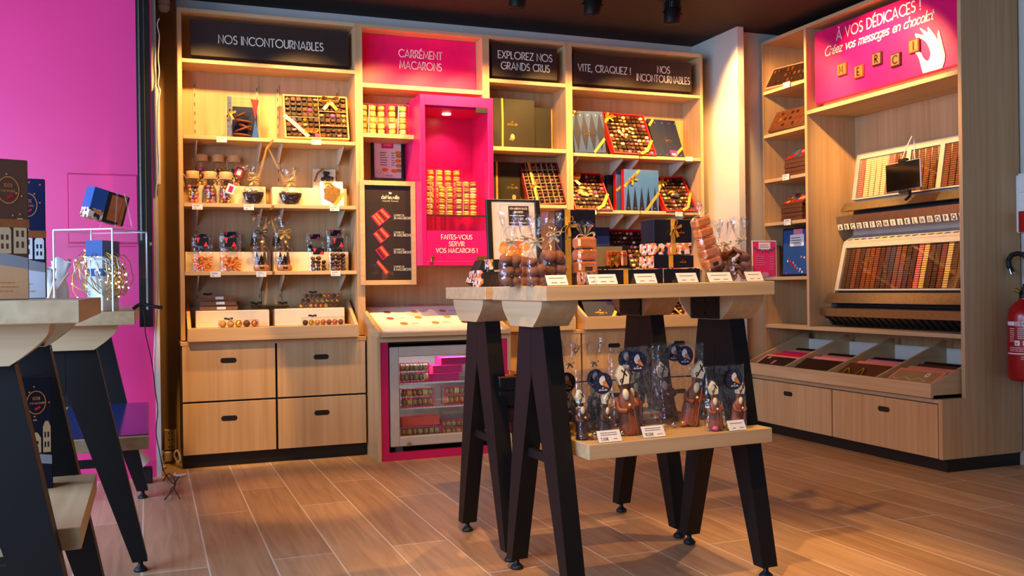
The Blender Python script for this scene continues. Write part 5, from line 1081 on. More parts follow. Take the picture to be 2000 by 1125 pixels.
w = B.x-A.x; b = MB(); b.box(-w/2, w/2, .012, .018, .001, .115); obj('white_backing', b, CREAM, t)
b = MB(); R_ = random.Random(5)
for i in range(26): a = R_.uniform(0, 6.3); r = R_.uniform(0, .032); b.ball((.012+r*math.cos(a), .006, .062+r*math.sin(a)), .012, .009, .011, u=8, v=5, jit=.2)
obj('slab', b, CHOCD, t); b = MB(); b.box(-w/2, w/2, -.006, .0195, .0005, .117); obj('clear_wrap', b, CELLO, t)
b = MB(); b.ribbon([(-w*.45, -.008, .04), (-w*.3, -.008, .09), (-w*.05, -.008, .116)], (.5, 0, -.5), .012); obj('ribbon', b, BRONZE, t)
F, w, h = lean_frame((628, 401), (672, 401.5), (625, 354), 0.05, 0.075)
t = rbox('star_box', 'white box with a brown chocolate star window and gold ribbon', 'gift box', F, w, h, .028, WHITE)
b = MB(); P = []
for i in range(12): a = PI/2+i*PI/6; r = (.43 if i % 2 == 0 else .34)*min(w, h); P.append((w*.5+r*math.cos(a), h*.48+r*math.sin(a)))
b.prism(P, .0005, .007, 'Z'); obj('chocolate_star', b, plain('star_chocolate', (120, 86, 44), 0.4, var=.3, vscale=70), t); band(t, [(w*.95, h*.5, .008), (w*.72, h*.2, .008), (w*.55, h*.0, .008)], .014); bow(t, (w*.32, h*.9, .006), .024)
# ------------------------------------------------------------------ third jar shelf
zs = 1.02; ZR = 1.128
riser('cream riser block behind the candied orange bags', 0.03, 0.455, 0.115, 0.195, zs, ZR)
riser('cream riser block behind the dark chocolate bags', 0.49, 0.905, 0.115, 0.195, zs, ZR)
def pouch(name, label, px0, px1, pyb, Y, z, H, seed, content, mats, n, r, group, d=.05, header=True, flat=False):
    xa, xb = PY(px0, pyb, Y).x, PY(px1, pyb, Y).x; w = xb-xa; t = thing(name, label, 'sweet bag', ((xa+xb)/2, Y+d/2, z), (0, 0, random.uniform(-.05, .05)), group)
    obj('cellophane', film(w, d, H, None, seed), CELLO, t); lumps(t, n, w*.82, d*.8, H*.5, r, mats, seed+1, content, .6, 0, flat)
    if header:
        b = MB(); put(b, FRONT((0, -.008, H*.70))); b.box(-w*.27, w*.27, 0, H*.26, -.001, .0012, 0); b.flat([(-w*.27, H*.26), (-w*.1, H*.26), (-w*.19, H*.09)], 1, .0018); b.flat([(w*.05, .002), (w*.27, .002), (w*.17, H*.15)], 1, .0018); logo(b, 0, H*.1, w*.24, 2, False); b.v[-1:]; done(b); obj('header_card', b, (NAVYD, plain('coral_red_print', (226, 44, 72), 0.5), GOLD), t)
    return t
def strips(t, n, w, d, h, seed, m):
    R_ = random.Random(seed)
    for i in range(n):
        b = MB(); c = Vector((R_.uniform(-.42, .42)*w, R_.uniform(-.35, .35)*d, h*(.06+.85*(i/n)))); dr = Vector((R_.uniform(-1, 1), R_.uniform(-.6, .6), R_.uniform(-.5, .6))).normalized()*.016
        b.tube([c-dr, c+Vector((0, 0, .003)), c+dr], .0042, 6); obj('candied_peel', b, m, t)
for k, (x0, x1, lb) in enumerate(((374, 418, 'clear bag of candied orange peel nearest the shelf side'), (429, 473, 'clear bag of candied orange peel beside the fir tree bag'))):
    t = pouch('sweet_bag', lb, x0, x1, 530, .03, zs, .188, 60+k*3, 'peel', [ORANGE], 0, .01, 'bags with navy header cards'); strips(t, 46, .105, .04, .085, 63+k, ORANGE)
pouch('sweet_bag', 'dark bag of sweets on the riser nearest the shelf side', 377, 410, 458, .13, ZR, .10, 70, 'sweet', [CHOCD], 4, .012, 'bags with navy header cards', .04)
t = pouch('sweet_bag', 'clear bag standing on the riser behind the candied orange bags', 429, 471, 458, .13, ZR, .115, 71, 'peel', [ORANGE], 0, .01, 'bags with navy header cards', .04); strips(t, 20, .1, .03, .03, 72, ORANGE)
pouch('sweet_bag', 'short front bag of dark chocolates by the tall one', 604, 643, 528, .03, zs, .13, 73, 'chocolate_drop', [CHOCD, CHOCM], 22, .0125, 'bags with navy header cards', .05)
pouch('sweet_bag', 'tall front bag of dark chocolates nearest the macaron menu', 643, 681, 528, .03, zs, .19, 74, 'chocolate_drop', [CHOCD, CHOCM], 30, .0125, 'bags with navy header cards', .05)
pouch('sweet_bag', 'back bag of dark chocolates leaning on the riser, farther from the menu', 599, 634, 479, .13, ZR, .105, 75, 'chocolate_drop', [CHOCD], 8, .0125, 'bags with navy header cards', .04)
pouch('sweet_bag', 'back bag of dark chocolates on the riser, nearest the menu', 638, 674, 470, .13, ZR, .13, 76, 'chocolate_drop', [CHOCD], 10, .0125, 'bags with navy header cards', .04)
def treebag(label, cx, Y, z, seed, rib, H=.285, w=.098):
    t = tied('fir_tree_bag', label, 'sweet bag', (PY(cx, 529, Y).x, Y, z), w, .075, H, .21, seed, rib, .034, 'fir tree bags')
    b = MB(); b.lathe([(0, .002), (.036, .002), (.041, .012), (.041, .03), (.036, .034), (0, .034)], 22, sy=.75); obj('chocolate_base', b, plain('caramel_chocolate', (172, 116, 62), 0.45, var=.2, vscale=50), t)
    b = MB(); b.box(-.012, .012, -.0335, -.031, .012, .024); obj('seal', b, CHOCD, t)
    for k, (x, h) in enumerate(((-.022, .075), (.018, .085), (.0, .06))):
        b = MB(); pr = [(0.0165, .034)]
        for q_ in range(4): f = q_/4; pr += [(.0165*(1-f)*.65, .034+h*(f+.2)), (.0165*(1-f)*.92, .034+h*(f+.19))] if q_ < 3 else [(0, .034+h)]
        b.lathe(pr, 12, 0, (x, .004-.012*(k == 2), 0)); obj('chocolate_tree', b, [CHOCM, MATS['caramel_chocolate'], CHOCD][k], t)
    return t
treebag('cellophane fir tree bag beside the candied oranges, tied with black ribbon', 510.5, .055, zs, 80, plain('black_gold_ribbon', (70, 56, 40), .4))
treebag('cellophane fir tree bag tied with gold ribbon, in the middle of the shelf', 556, .055, zs, 81, GOLD)
treebag('fir tree bag on the riser behind the black ribboned one', 503, .155, ZR, 82, BRONZE, .22, .07); treebag('fir tree bag on the riser behind the gold ribboned one', 545, .155, ZR, 83, BRONZE, .22, .07)
# ------------------------------------------------------------------ bin of truffle packs
riser('cream riser at the end of the truffle bin nearest the pink wall', 0.075, 0.452, 0.02, 0.145, .7225, .812)
riser('cream riser at the end of the truffle bin nearest the fridge', 0.482, 0.86, 0.02, 0.145, .7225, .815)
def pack(label, px0, px1, Y, z, h, d, seed, m=None, n=8, dark=False, tie=False):
    xa, xb = PY(px0, 600, Y).x, PY(px1, 600, Y).x; t = clear_box('truffle_pack', label, xa, xb, Y, Y+d, z, z+h, CHROME, 'truffle pack', 'clear truffle packs', .001)
    R_ = random.Random(seed); w = xb-xa
    if dark: b = WB(t); b.box(xa+.002, xb-.002, Y+.002, Y+d-.002, z+.002, z+h*.85); obj('chocolate_tablet', b, m or CHOCM, t); b = WB(t); b.box(xa+w*.45, xa+w*.68, Y-.001, Y, z+h*.2, z+h*.75); obj('paper_label', b, WHITE, t)
    else:
        for i in range(n):
            b = WB(t); s = min(h*.46, w/n*.48); b.ball((xa+w*(i+.5)/n, Y+d*.35, z+s+.002), s, s, s, u=10, v=7); obj('truffle', b, R_.choice([BRONZE, CHOCM, NUT, GOLDF, TRUF]), t)
    if tie: bow(t, (0, 0, 0), .022, plain('navy_ribbon', (30, 34, 54), .4), 'bow', 0, WB(t).T @ Matrix.Translation((xa+w*.25, Y+d*.4, z+h+.002)))
pack('bottom pack of the three flat chocolate packs in the bin', 389, 465, .05, .8125, .026, .08, 90, plain('caramel_tablet', (150, 96, 52), .45), dark=True); pack('middle pack of the three flat chocolate packs in the bin', 389, 462, .055, .8395, .026, .08, 91, MATS['caramel_tablet'], dark=True); pack('top pack of the three flat chocolate packs in the bin, with a dark bow', 389, 459, .06, .8665, .026, .08, 92, BRONZE, dark=True, tie=True)
pack('bottom pack of the three rows of truffles stacked in the bin', 584, 662, .05, .8155, .026, .06, 93); pack('middle pack of the three rows of truffles stacked in the bin', 588, 665, .055, .8425, .026, .06, 94); pack('top pack of the three rows of truffles stacked in the bin', 595, 667, .06, .8695, .026, .06, 95, tie=True)
pack('truffle pack with a bow at the front lip of the bin, nearest the pink wall', 427, 505, -.07, .7225, .040, .04, 96, n=5, tie=True); pack('truffle pack with a bow at the front lip of the bin, nearest the fridge', 591, 672, -.07, .7225, .046, .045, 97, n=7, tie=True)
t = thing('foil_pack', 'flat dark foil pack with bows, lying between the two truffle stacks', 'truffle pack', (PY(527, 600, .07).x, .08, .8155)); w = .1
b = MB(); b.box(-w, w, -.03, .03, 0, .022, 0, .008); obj('foil', b, plain('dark_foil', (52, 44, 40), .25, .6, var=.4, vscale=50), t); bow(t, (-.07, 0, .024), .03, plain('black_gold', (60, 48, 34), .35), 'bow'); bow(t, (.07, 0, .024), .026, MATS['black_gold'], 'bow')
# ------------------------------------------------------------------ printed patterns
m, nt, bs = _mat('floral_card'); MATS['floral_card'] = m; FLORAL = m
tc = nt.nodes.new('ShaderNodeTexCoord'); vo = nt.nodes.new('ShaderNodeTexVoronoi'); vo.inputs['Scale'].default_value = 95; nt.links.new(tc.outputs['Object'], vo.inputs['Vector'])
sp = nt.nodes.new('ShaderNodeSeparateColor'); nt.links.new(vo.outputs['Color'], sp.inputs[0]); r = nt.nodes.new('ShaderNodeValToRGB'); r.color_ramp.interpolation = 'CONSTANT'
for i, (p_, c_) in enumerate(((0, (28, 36, 66)), (.24, (240, 226, 206)), (.46, (232, 120, 96)), (.66, (214, 150, 56)), (.82, (246, 178, 160)))):
    e_ = r.color_ramp.elements[i] if i < 2 else r.color_ramp.elements.new(p_); e_.position = p_; e_.color = (*lin(c_), 1)
nt.links.new(sp.outputs[0], r.inputs[0]); nt.links.new(r.outputs[0], bs.inputs['Base Color']); bs.inputs['Roughness'].default_value = .5
LOZ = plain('dusk_blue_print', (22, 28, 54), 0.5, spec=.25); MIDB = plain('mid_blue_card', (44, 70, 122), 0.5, spec=.25)
def harlequin(t, w, h, style, n=4):
    b = MB()
    for i in range(n):
        c = (i+.5)*w/n; hw = w/n*.5
        if style == 'loz': b.flat([(c, h*.0+.004), (c+hw, h*.48), (c, h*.97), (c-hw, h*.48)], 0, .0008)
        else: b.flat([(c-hw*.8, .004), (c+hw*.8, .004), (c, h*.62)], 0, .0008)
    for i in range(n):
        c = (i+.5)*w/n
        if style != 'loz': c = (i+.75)*w/n
        if c < w*.97: b.disc(c if style != 'loz' else min(c+w/n*.5, w*.95), h*.9, .0045, None, 1, .0011, 5); b.disc(c, h*.04, .003, None, 1, .0012, 5)
    logo(b, w*.5, h*.42, w*.36, 1); obj('print', b, (LOZ, GOLDF), t)
def leanbox(name, label, cat, bl, br, tl, yb, yt, d, m, group=None):
    F, w, h = lean_frame(bl, br, tl, yb, yt); return rbox(name, label, cat, F, w, h, d, m, group), w, h
# ------------------------------------------------------------------ crus shelves
GB = 'dark olive crus boxes'
A, B = PY(962, 288, .07), PY(1045, 288, .07); F = FRONT((1.735, .07, 1.747)); w, h = B.x-1.735, PY(1020, 194.5, .07).z-1.747
t = rbox('chocolate_box', 'big olive black box with a gold ribbon under the crus sign', 'chocolate box', F, w, h, .05, OLIVE, GB)
x = PY(981, 240, .07).x-1.735; band(t, [(x, 0, .001), (x+.002, h*.6, .002), (x, h, .001)], .011)
b = MB(); c = PY(1001, 245, .07); logo(b, c.x-1.735, c.z-1.747, .065, 0, False); c = PY(1001, 268, .07); b.disc(c.x-1.735, c.z-1.747, .014, .02, 1, .001); b.disc(c.x-1.741, c.z-1.760, .016, .006, 0, .0012); obj('print', b, (GOLDF, PEACH), t)
x1 = PY(1078, 288, .13).x; h = PY(1060, 210.5, .13).z-1.747
rbox('chocolate_box', 'plain olive black box half hidden behind the gold ribboned one', 'chocolate box', FRONT((1.86, .135, 1.747)), x1-1.86, h, .05, OLIVE, GB)
F, w, h = lean_frame((1034.5, 399), (1107, 397), (1021, 318), .01, .13)
tb = open_box('open box of round chocolates in a pale grid, under the olive boxes', F, w, h, plain('dark_red_card', (120, 26, 28), .45), 7, 6, 'the gridded box under the olive boxes', (4, 5, 10, 4), 22, .04, .006, dividers=[(i/7, 0, i/7, 1) for i in range(1, 7)]+[(0, j/6, 1, j/6) for j in range(1, 6)])
for c in tb.children:
    if c.name.startswith('divider'): c.data.materials.clear(); c.data.materials.append(plain('tan_divider', (176, 140, 100), .6))
band(tb, [(w*.22, 0, .004), (w*.22, h, .004)], .014); bow(tb, (w*.24, h*.42, .004), .03, GOLD, rot=.6)
A = PY(1019, 399, .1); h = PY(990, 316, .1).z-1.409
t = rbox('chocolate_box', 'olive black box with a gold ribbon behind the table frame', 'chocolate box', FRONT((1.74, .12, 1.409)), A.x-1.74, h, .05, OLIVE, GB); x = .07; band(t, [(x, 0, .001), (x, h, .001)], .012)
b = MB(); logo(b, .17, h*.4, .07, 0, False); b.disc(.18, h*.2, .012, .016, 1, .001); obj('print', b, (GOLDF, PEACH), t)
# ------------------------------------------------------------------ blue and red boxes
GN = 'harlequin blue boxes'
t, w, h = leanbox('chocolate_box', 'blue harlequin box nearest the crus shelving, beside the open red box', 'chocolate box', (1123, 297.5), (1184, 298.5), (1119, 216), .03, .06, .045, MIDB, GN); harlequin(t, w, h, 'loz'); band(t, [(w*.62, .001), (w*.99, h*.34)], .016); band(t, [(0.002, h*.88), (w*.1, h*.99)], .016); bow(t, (w*.06, h*.93, .003), .03, GOLD, tails=False)
PAL = (0, 1, 2, 3, 4, 5, 0, 2, 10, 1, 3, 6, 7, 8)
F, w, h = lean_frame((1200, 298), (1283, 303), (1181.5, 219.5), -.012, .16)
tb = open_box('open red box of chocolates on the topmost blue box shelf', F, w, h, RED, 9, 10, 'the topmost open red box', PAL, 31, .045, .008, (2, 4, 6, 7)); b = MB(); R_ = random.Random(3)
for i in range(26): b.ball((w*R_.uniform(.24, .64), h*R_.uniform(.42, .66), -.008), .012, .009, .008, u=8, v=5, mi=R_.randrange(3))
obj('nut_cluster', b, (NUT, CHOCM, CHOCW), tb); band(tb, [(0, h*.72, .004), (w*.14, h*.99, .004)], .015); bow(tb, (w*.12, h*.86, .005), .03, GOLD); band(tb, [(w*.62, 0, .004), (w*.8, h*.09, .004), (w*.99, h*.36, .004)], .018)
t, w, h = leanbox('chocolate_box', 'blue harlequin box nearest the pillar, with a pink tag at its foot', 'chocolate box', (1283, 304), (1338, 307.5), (1270, 232), .04, .17, .045, NAVY, GN); harlequin(t, w, h, 'loz', 4); band(t, [(w*.62, .002), (w*.99, h*.25)], .016); band(t, [(.0, h*.8), (w*.2, h*.98)], .016)
b = MB(); b.box(w*.50, w*.74, .002, .045, .002, .004, 0); b.flat([(w*.55, .008), (w*.7, .008), (w*.7, .022), (w*.55, .022)], 1, .0046); obj('pink_tag', b, (FUCHSIA, WHITE), t)
F, w, h = lean_frame((1124.5, 408), (1198, 409.5), (1107, 336.5), -.012, .16)
tb = open_box('open red box with a gold bow, nearest the crus shelving', F, w, h, RED, 9, 9, 'the bowed open red box', PAL, 32, .045, .008, (2, 3, 6, 6)); b = MB(); R_ = random.Random(4)
for i in range(16): b.ball((w*R_.uniform(.26, .62), h*R_.uniform(.38, .62), -.008), .017, .011, .009, u=8, v=5, mi=R_.randrange(2))
obj('nut_cluster', b, (CHOCW, NUT), tb); bow(tb, (w*.17, h*.80, .005), .05, GOLD); band(tb, [(w*.56, 0, .004), (w*.76, h*.1, .004), (w*.99, h*.42, .004)], .02)
A, B = PY(1219.5, 411, .025), PY(1287, 412.5, .025); h = PY(1250, 331.5, .025).z-1.3835; w = B.x-A.x
t = rbox('chocolate_box', 'upright light blue box with dark spires and a diagonal gold ribbon', 'chocolate box', FRONT((A.x, .025, 1.3835)), w, h, .04, RED, GN)
b = MB(); b.box(.001, w-.001, .001, h-.001, .0, .0015); obj('blue_cover', b, plain('sky_blue_card', (58, 104, 176), .5, spec=.25), t); b_ = MB(); t2 = t; harl = harlequin
b = MB()
for i in range(5): c = (i+.6)*w/5.2; b.flat([(c-w*.075, .004), (c+w*.075, .004), (c, h*.6)], 0, .0022); b.disc(c, h*.9, .004, None, 1, .0022, 5); b.disc(c, h*.07, .004, None, 1, .0028, 5)
logo(b, w*.48, h*.52, w*.3, 1); obj('print', b, (LOZ, GOLDF), t); band(t, [(0, h*.58, .003), (w*.18, h*.74, .003), (w*.44, h*.99, .003)], .017); bow(t, (w*.22, h*.78, .004), .034, GOLD, rot=.7); band(t, [(w*.62, 0, .003), (w*1.0, h*.46, .003)], .018)
t = rbox('chocolate_box', 'red spined blue box right behind the upright light blue one', 'chocolate box', FRONT((A.x-.03, .075, 1.3835)), w*.98, h*.97, .04, RED, GN); b = MB(); b.box(.001, w*.97, .001, h*.965, 0, .0015); obj('blue_cover', b, MIDB, t); band(t, [(0, h*.5, .003), (.05, h*.65, .003)], .014)
rbox('chocolate_box', 'dark navy box at the back behind the two red spined blue ones', 'chocolate box', FRONT((A.x-.065, .125, 1.3835)), w*.98, h*.9, .04, NAVYD, GN)
F, w, h = lean_frame((1302, 412), (1364, 411), (1287, 345), -.012, .16)
tb = open_box('open red box with two diagonal ribbons, nearest the pillar', F, w, h, RED, 9, 9, 'the open red box nearest the pillar', PAL, 33, .045, .008, (3, 3, 6, 6), loose=False); b = MB(); b.ball((w*.5, h*.5, -.006), .035, .03, .012, jit=.25); b.ball((w*.42, h*.54, -.004), .03, .014, .012, mi=1, jit=.3); obj('foil_cluster', b, (plain('silver_foil', (120, 112, 104), .2, .8, var=.4, vscale=60), GOLDF), tb)
band(tb, [(0, h*.55, .004), (w*.3, h*.95, .004)], .017); bow(tb, (w*.22, h*.82, .005), .03, GOLD, rot=.7); band(tb, [(w*.5, 0, .004), (w*.72, h*.1, .004), (w*.99, h*.5, .004)], .018)
# lower shelf, half hidden by the island table
F, w, h = lean_frame((1210, 541), (1284, 541), (1192, 447), -.012, .19)
tb = open_box('open red box seen over the grey lidded bar set on the table', F, w, h, RED, 9, 10, 'the open red box behind the bar set', PAL, 34, .045, .009, loose=False)
t = rbox('chocolate_box', 'small navy box between the tall navy box and the lowest open red box', 'chocolate box', FRONT((PY(1164, 541, .1).x, .1, 1.0305)), .1, PY(1175, 444, .1).z-1.0305, .04, NAVY, GN); b = MB(); b.box(.004, .096, .01, .2, 0, .0012); obj('blue_panel', b, MIDB, t)
rbox('chocolate_box', 'upright red spined box beside the lowest open red box', 'chocolate box', FRONT((PY(1279, 541, .06).x, .06, 1.0305)), .16, PY(1270, 447, .06).z-1.0305, .04, RED, GN)
# boxes in the two bins under the table top
t, w, h = leanbox('chocolate_box', 'dark navy spired box with a gold ribbon, leaning in the slanted bin', 'chocolate box', (1152, 637), (1214, 637), (1141, 578), -.05, .1, .04, NAVY, GN); harlequin(t, w, h, 'tri', 4); band(t, [(w*.6, 0), (w*.99, h*.5)], .018)
F, w, h = lean_frame((1318, 638), (1374, 637), (1294, 584), -.06, .13)
tb = open_box('open red box of chocolates lying in the slanted bin under the table', F, w, h, RED, 8, 9, 'the open red box in the bin', PAL, 35, .045, .009, loose=False); band(tb, [(w*.2, h*.9, .004), (w*.6, h*.1, .004)], .016)
t, w, h = leanbox('chocolate_box', 'dark navy box with a small gold bow in the slanted bin', 'chocolate box', (1222, 637), (1290, 637), (1208, 578), .0, .13, .04, NAVYD, GN); bow(t, (w*.2, h*.5, .003), .02, GOLD)
t, w, h = leanbox('chocolate_box', 'black box with a gold ribbon in the narrow bin by the lectern', 'chocolate box', (1004, 643), (1062, 643), (994, 575), -.02, .12, .04, BLACKC, GN); band(t, [(w*.4, 0), (w*.4, h)], .02)
# ------------------------------------------------------------------ goods on the island tables
RT = TAB2.rotation_euler.to_matrix()
def on_t2(px, w_, z=0.919, loc=TL):
    """point on the table surface: photo column px on the line w = const along the table"""
    P = Vector(loc)+RT @ Vector((0, w_, z)); return plane_hit(px, 560, P, RT @ Vector((0, 1, 0))) if False else _tb(px, w_, z, loc)
def _tb(px, w_, z, loc):
    P = Vector(loc)+RT @ Vector((0, w_, z)); D_ = RT @ Vector((1, 0, 0))
    # column plane of the photo through the eye
    n_ = ray(px, 300).cross(ray(px, 800)); k = (CAM-P).dot(n_)/D_.dot(n_); return P+D_*k
T1L = tuple(TAB1.location)
TR = (0, -TT, TY)
def stand(label, px, w_, wd=.085, hh=.03, loc=TL, z=0.9192, grp='price cards on the tables', lines=None):
    p = on_t2(px, w_, z, loc); t = thing('price_card', label, 'price card', p, TR, grp)
    b = MB(); put(b, frame((0, 0, 0), (1, 0, 0), (0, .55, 1))); b.box(-wd/2, wd/2, .0015, hh*1.15, 0, .0012); done(b); obj('card', b, WHITE, t)
    b = MB(); b.prism([(0.003, 0), (.0195, hh*.92), (.0215, hh*.92), (.036, 0), (.0345, 0), (.0205, hh*.86), (.0045, 0)], -wd/2, wd/2, 'X'); obj('clear_stand', b, ACRYL, t)
    b = MB(); put(b, frame((0, 0, 0), (1, 0, 0), (0, .55, 1)) @ Matrix.Translation((0, 0, .0012)))
    textlines(b, -wd*.36, wd*.36, hh*.62, hh*1.0, 1 if not lines else 2, 0, .0018, .05)
    if lines: text(b, lines, hh*.26, -wd*.4, hh*.2, align='l', weight=.14); textlines(b, wd*.15, wd*.42, hh*.2, hh*.4, 1, 0, .0014)
    else: textlines(b, -wd*.3, 0, hh*.2, hh*.42, 1, 0, .002); textlines(b, wd*.12, wd*.4, hh*.2, hh*.42, 1, 0, .0018)
    done(b); obj('print', b, DARK_INK, t); return t
stand('price card before the cocoa truffle bags, at the table corner', 1090, -.40, .066)
stand('price card right before the bronze foil cubes, half covered by another', 1163, -.375, .04); stand('price card before the long navy box, next to the foil cubes', 1187, -.40, .068)
stand('price card standing before the gold ribbon end of the long navy box', 1264, -.40, .072); stand('price card standing before the stack of black and floral boxes', 1345, -.40, .072)
stand('price card before the tilted foil bars and chocolate coin bags', 1409, -.40, .085); stand('price card at the far table corner, before the pink flyer', 1476, -.40, .062)
def trufbag(label, px, w_, wd, H, zt, seed, mats, name, n, r, grp, rib=TWINE):
    p = on_t2(px, w_); t = tied('truffle_bag', label, 'sweet bag', p, wd, wd*.75, H, zt, seed, rib, .022, grp, TY, (0, -TT)); lumps(t, n, wd*.8, wd*.62, H*.45, r, mats, seed, name); return t
GT = 'cellophane truffle bags on the table corner'
trufbag('cellophane bag of cocoa truffles at the very table corner', 998, -.24, .072, .215, .135, 101, [TRUF], 'truffle', 12, .019, GT); trufbag('cellophane bag of cocoa truffles tied with twine, second from the corner', 1027, -.15, .072, .225, .15, 102, [TRUF], 'truffle', 12, .019, GT)
trufbag('cellophane bag of cocoa truffles, third from the table corner', 1047, -.33, .06, .20, .13, 103, [TRUF], 'truffle', 10, .018, GT); trufbag('cellophane bag of cocoa truffles behind the first price card', 1080, -.30, .084, .21, .15, 104, [TRUF], 'truffle', 12, .021, GT)
GC = 'cellophane bags of chocolate coins'
def coinbag(label, px, w_, wd, H, zt, seed):
    p = on_t2(px, w_); t = tied('coin_bag', label, 'sweet bag', p, wd, wd*.7, H, zt, seed, TWINE, .02, GC, TY, (0, -TT)); R_ = random.Random(seed)
    for i in range(11):
        b = MB(); M = Matrix.Translation((R_.uniform(-.3, .3)*wd, R_.uniform(-.25, .25)*wd, .016+.0085*i)) @ Matrix.Rotation(R_.uniform(-1.2, 1.2), 4, 'X') @ Matrix.Rotation(R_.uniform(-.8, .8), 4, 'Y'); b.T = M
        b.lathe([(0, -.005), (.016, -.005), (.019, -.002), (.019, .003), (.016, .005), (.012, .003), (0, .003)], 16); obj('chocolate_coin', b, [CHOCM, TRUF, CHOCM][i % 3], t)
    return t
coinbag('cellophane bag of chocolate coins right behind the tilted foil bars', 1398, -.22, .075, .20, .12, 111); coinbag('cellophane bag of chocolate coins between two others, tied with gold twine', 1416, -.12, .075, .205, .13, 112); coinbag('cellophane bag of chocolate coins nearest the pink flyer', 1444, -.30, .072, .205, .135, 113)
# foil cubes on a clear block
p = on_t2(1143, -.30); t = thing('acrylic_riser', 'low clear acrylic riser under the upright foil cubes', 'riser', p, TR, 'acrylic risers'); b = MB(); b.box(-.034, .034, -.03, .03, .0004, .036); obj('block', b, ACRYL, t)
def foil_stack(label, p, rot, n, s, hh, lean):
    t = thing('foil_bar_pack', label, 'chocolate pack', p, rot, 'packs of foil wrapped bars'); H = n*hh
    for i in range(n): b = MB(); b.box(-s/2, s/2, -s*.4, s*.4, i*hh+.003, (i+1)*hh-.001, 0, .006); obj('foil_block', b, ORFOIL, t)
    b = MB(); b.box(-s*.2, s*.2, -s*.4-.0015, -s*.4-.0004, .006, .018); obj('seal', b, CHOCD, t)
    f_ = film(s*1.2, s*1.0, H+.045, H+.006, 7); b = f_; obj('cellophane', b, CELLO, t)
    bow(t, (0, -.008, 0), .03, TWINE, 'bow', .15, Matrix.Translation((0, 0, H+.006)) @ Matrix.Rotation(PI/2, 4, 'X')); return t
foil_stack('upright pack of three foil cubes tied with cream twine', p+Vector((0, 0, .0365)), TR, 3, .062, .036, 0)
p = on_t2(1386, -.33); t = thing('acrylic_riser', 'low clear acrylic riser under the tilted foil bars', 'riser', p, TR, 'acrylic risers'); b = MB(); b.box(-.03, .03, -.022, .022, .0004, .036); obj('block', b, ACRYL, t)
foil_stack('tilted pack of five foil bars tied with twine', p+Vector((.012, 0, .047)), (0, -.30, TY), 5, .054, .033, 1)
# tall navy box with its clear stand
p = on_t2(1098, -.1); b0_ = on_t2(1166, -.1); w = (b0_-p).length; Hh = .245
t = thing('gift_box', 'tall navy gift box with a broad gold ribbon, behind the foil cubes', 'gift box', p, TR); b = MB(); b.box(0, w, -.0, .05, .0004, Hh, 0, .002); obj('carton', b, NAVYD, t); b = MB(); b.box(.014, .034, -.0018, .0, .001, Hh); obj('ribbon', b, GOLD, t)
bow(t, (.02, -.003, 0), .03, GOLD, 'bow', .9, Matrix.Translation((0, -.003, Hh*.8)) @ Matrix.Rotation(PI/2, 4, 'X') @ Matrix.Translation((0, 0, 0)))
p = on_t2(1112, -.33); t = thing('acrylic_stand', 'clear acrylic sheet stand between the truffle bags and foil cubes', 'stand', p, TR); b = MB(); b.prism([(0, .0004), (.022, .145), (.024, .145), (.05, .0004), (.048, .0004), (.0228, .138), (.002, .0004)], -.022, .022, 'X'); obj('bent_sheet', b, ACRYL, t)
# long floral trimmed boxes
def trimmed(label, px0, px1, w_, z0, h, d, rib=None, grp='navy and floral boxes on the table', trim='top', m=NAVYD, cat='gift box'):
    p = on_t2(px0, w_); e = on_t2(px1, w_); w = (e-p).length; q_ = p+RT @ Vector((0, 0, z0)); t = thing('gift_box', label, cat, q_, TR, grp)
    b = MB(); b.box(0, w, 0, d, .0005, h, 0, .0015); obj('carton', b, FLORAL if trim == 'all' else m, t)
    b = MB()
    if trim == 'top': b.box(0, w, 0, d, h-.001, h+.0012, 0)
    if trim != 'none': b.box(-.0012, 0, 0, d, .001, h-.001)
    if b.v: obj('floral_trim', b, FLORAL, t)
    if rib is not None: b = MB(); b.box(w*rib-.008, w*rib+.008, -.0014, 0, .001, h); b.box(w*rib-.008, w*rib+.008, -.0014, d, h+.0012, h+.0026); obj('ribbon', b, GOLD, t)
    if trim == 'none' or trim == 'side': b = MB(); put(b, FRONT((w*.72, -.0004, h*.4))); logo(b, 0, 0, w*.16, 0, False); done(b); obj('print', b, GOLDF, t)
    return t, w
trimmed('long navy box with a floral lid edge and gold ribbon, under the bar set', 1168, 1295.5, -.30, 0, .046, .14, .42); trimmed('navy box with a floral lid edge under the stack of black boxes', 1296.5, 1368, -.30, 0, .046, .14)
trimmed('bottom box of the black and floral stack, with a gold ribbon', 1278, 1356, -.26, .049, .04, .09, .42, trim='side'); trimmed('middle floral box of the black and floral stack', 1278, 1352, -.255, .0905, .038, .085, .52, trim='all'); t, w = trimmed('top black box of the stack, with a gold bow', 1279, 1353, -.25, .13, .075, .08, .5, trim='none')
bow(t, (0, 0, 0), .026, GOLD, 'bow', 1.2, Matrix.Translation((w*.5, -.003, .045)) @ Matrix.Rotation(PI/2, 4, 'X'))
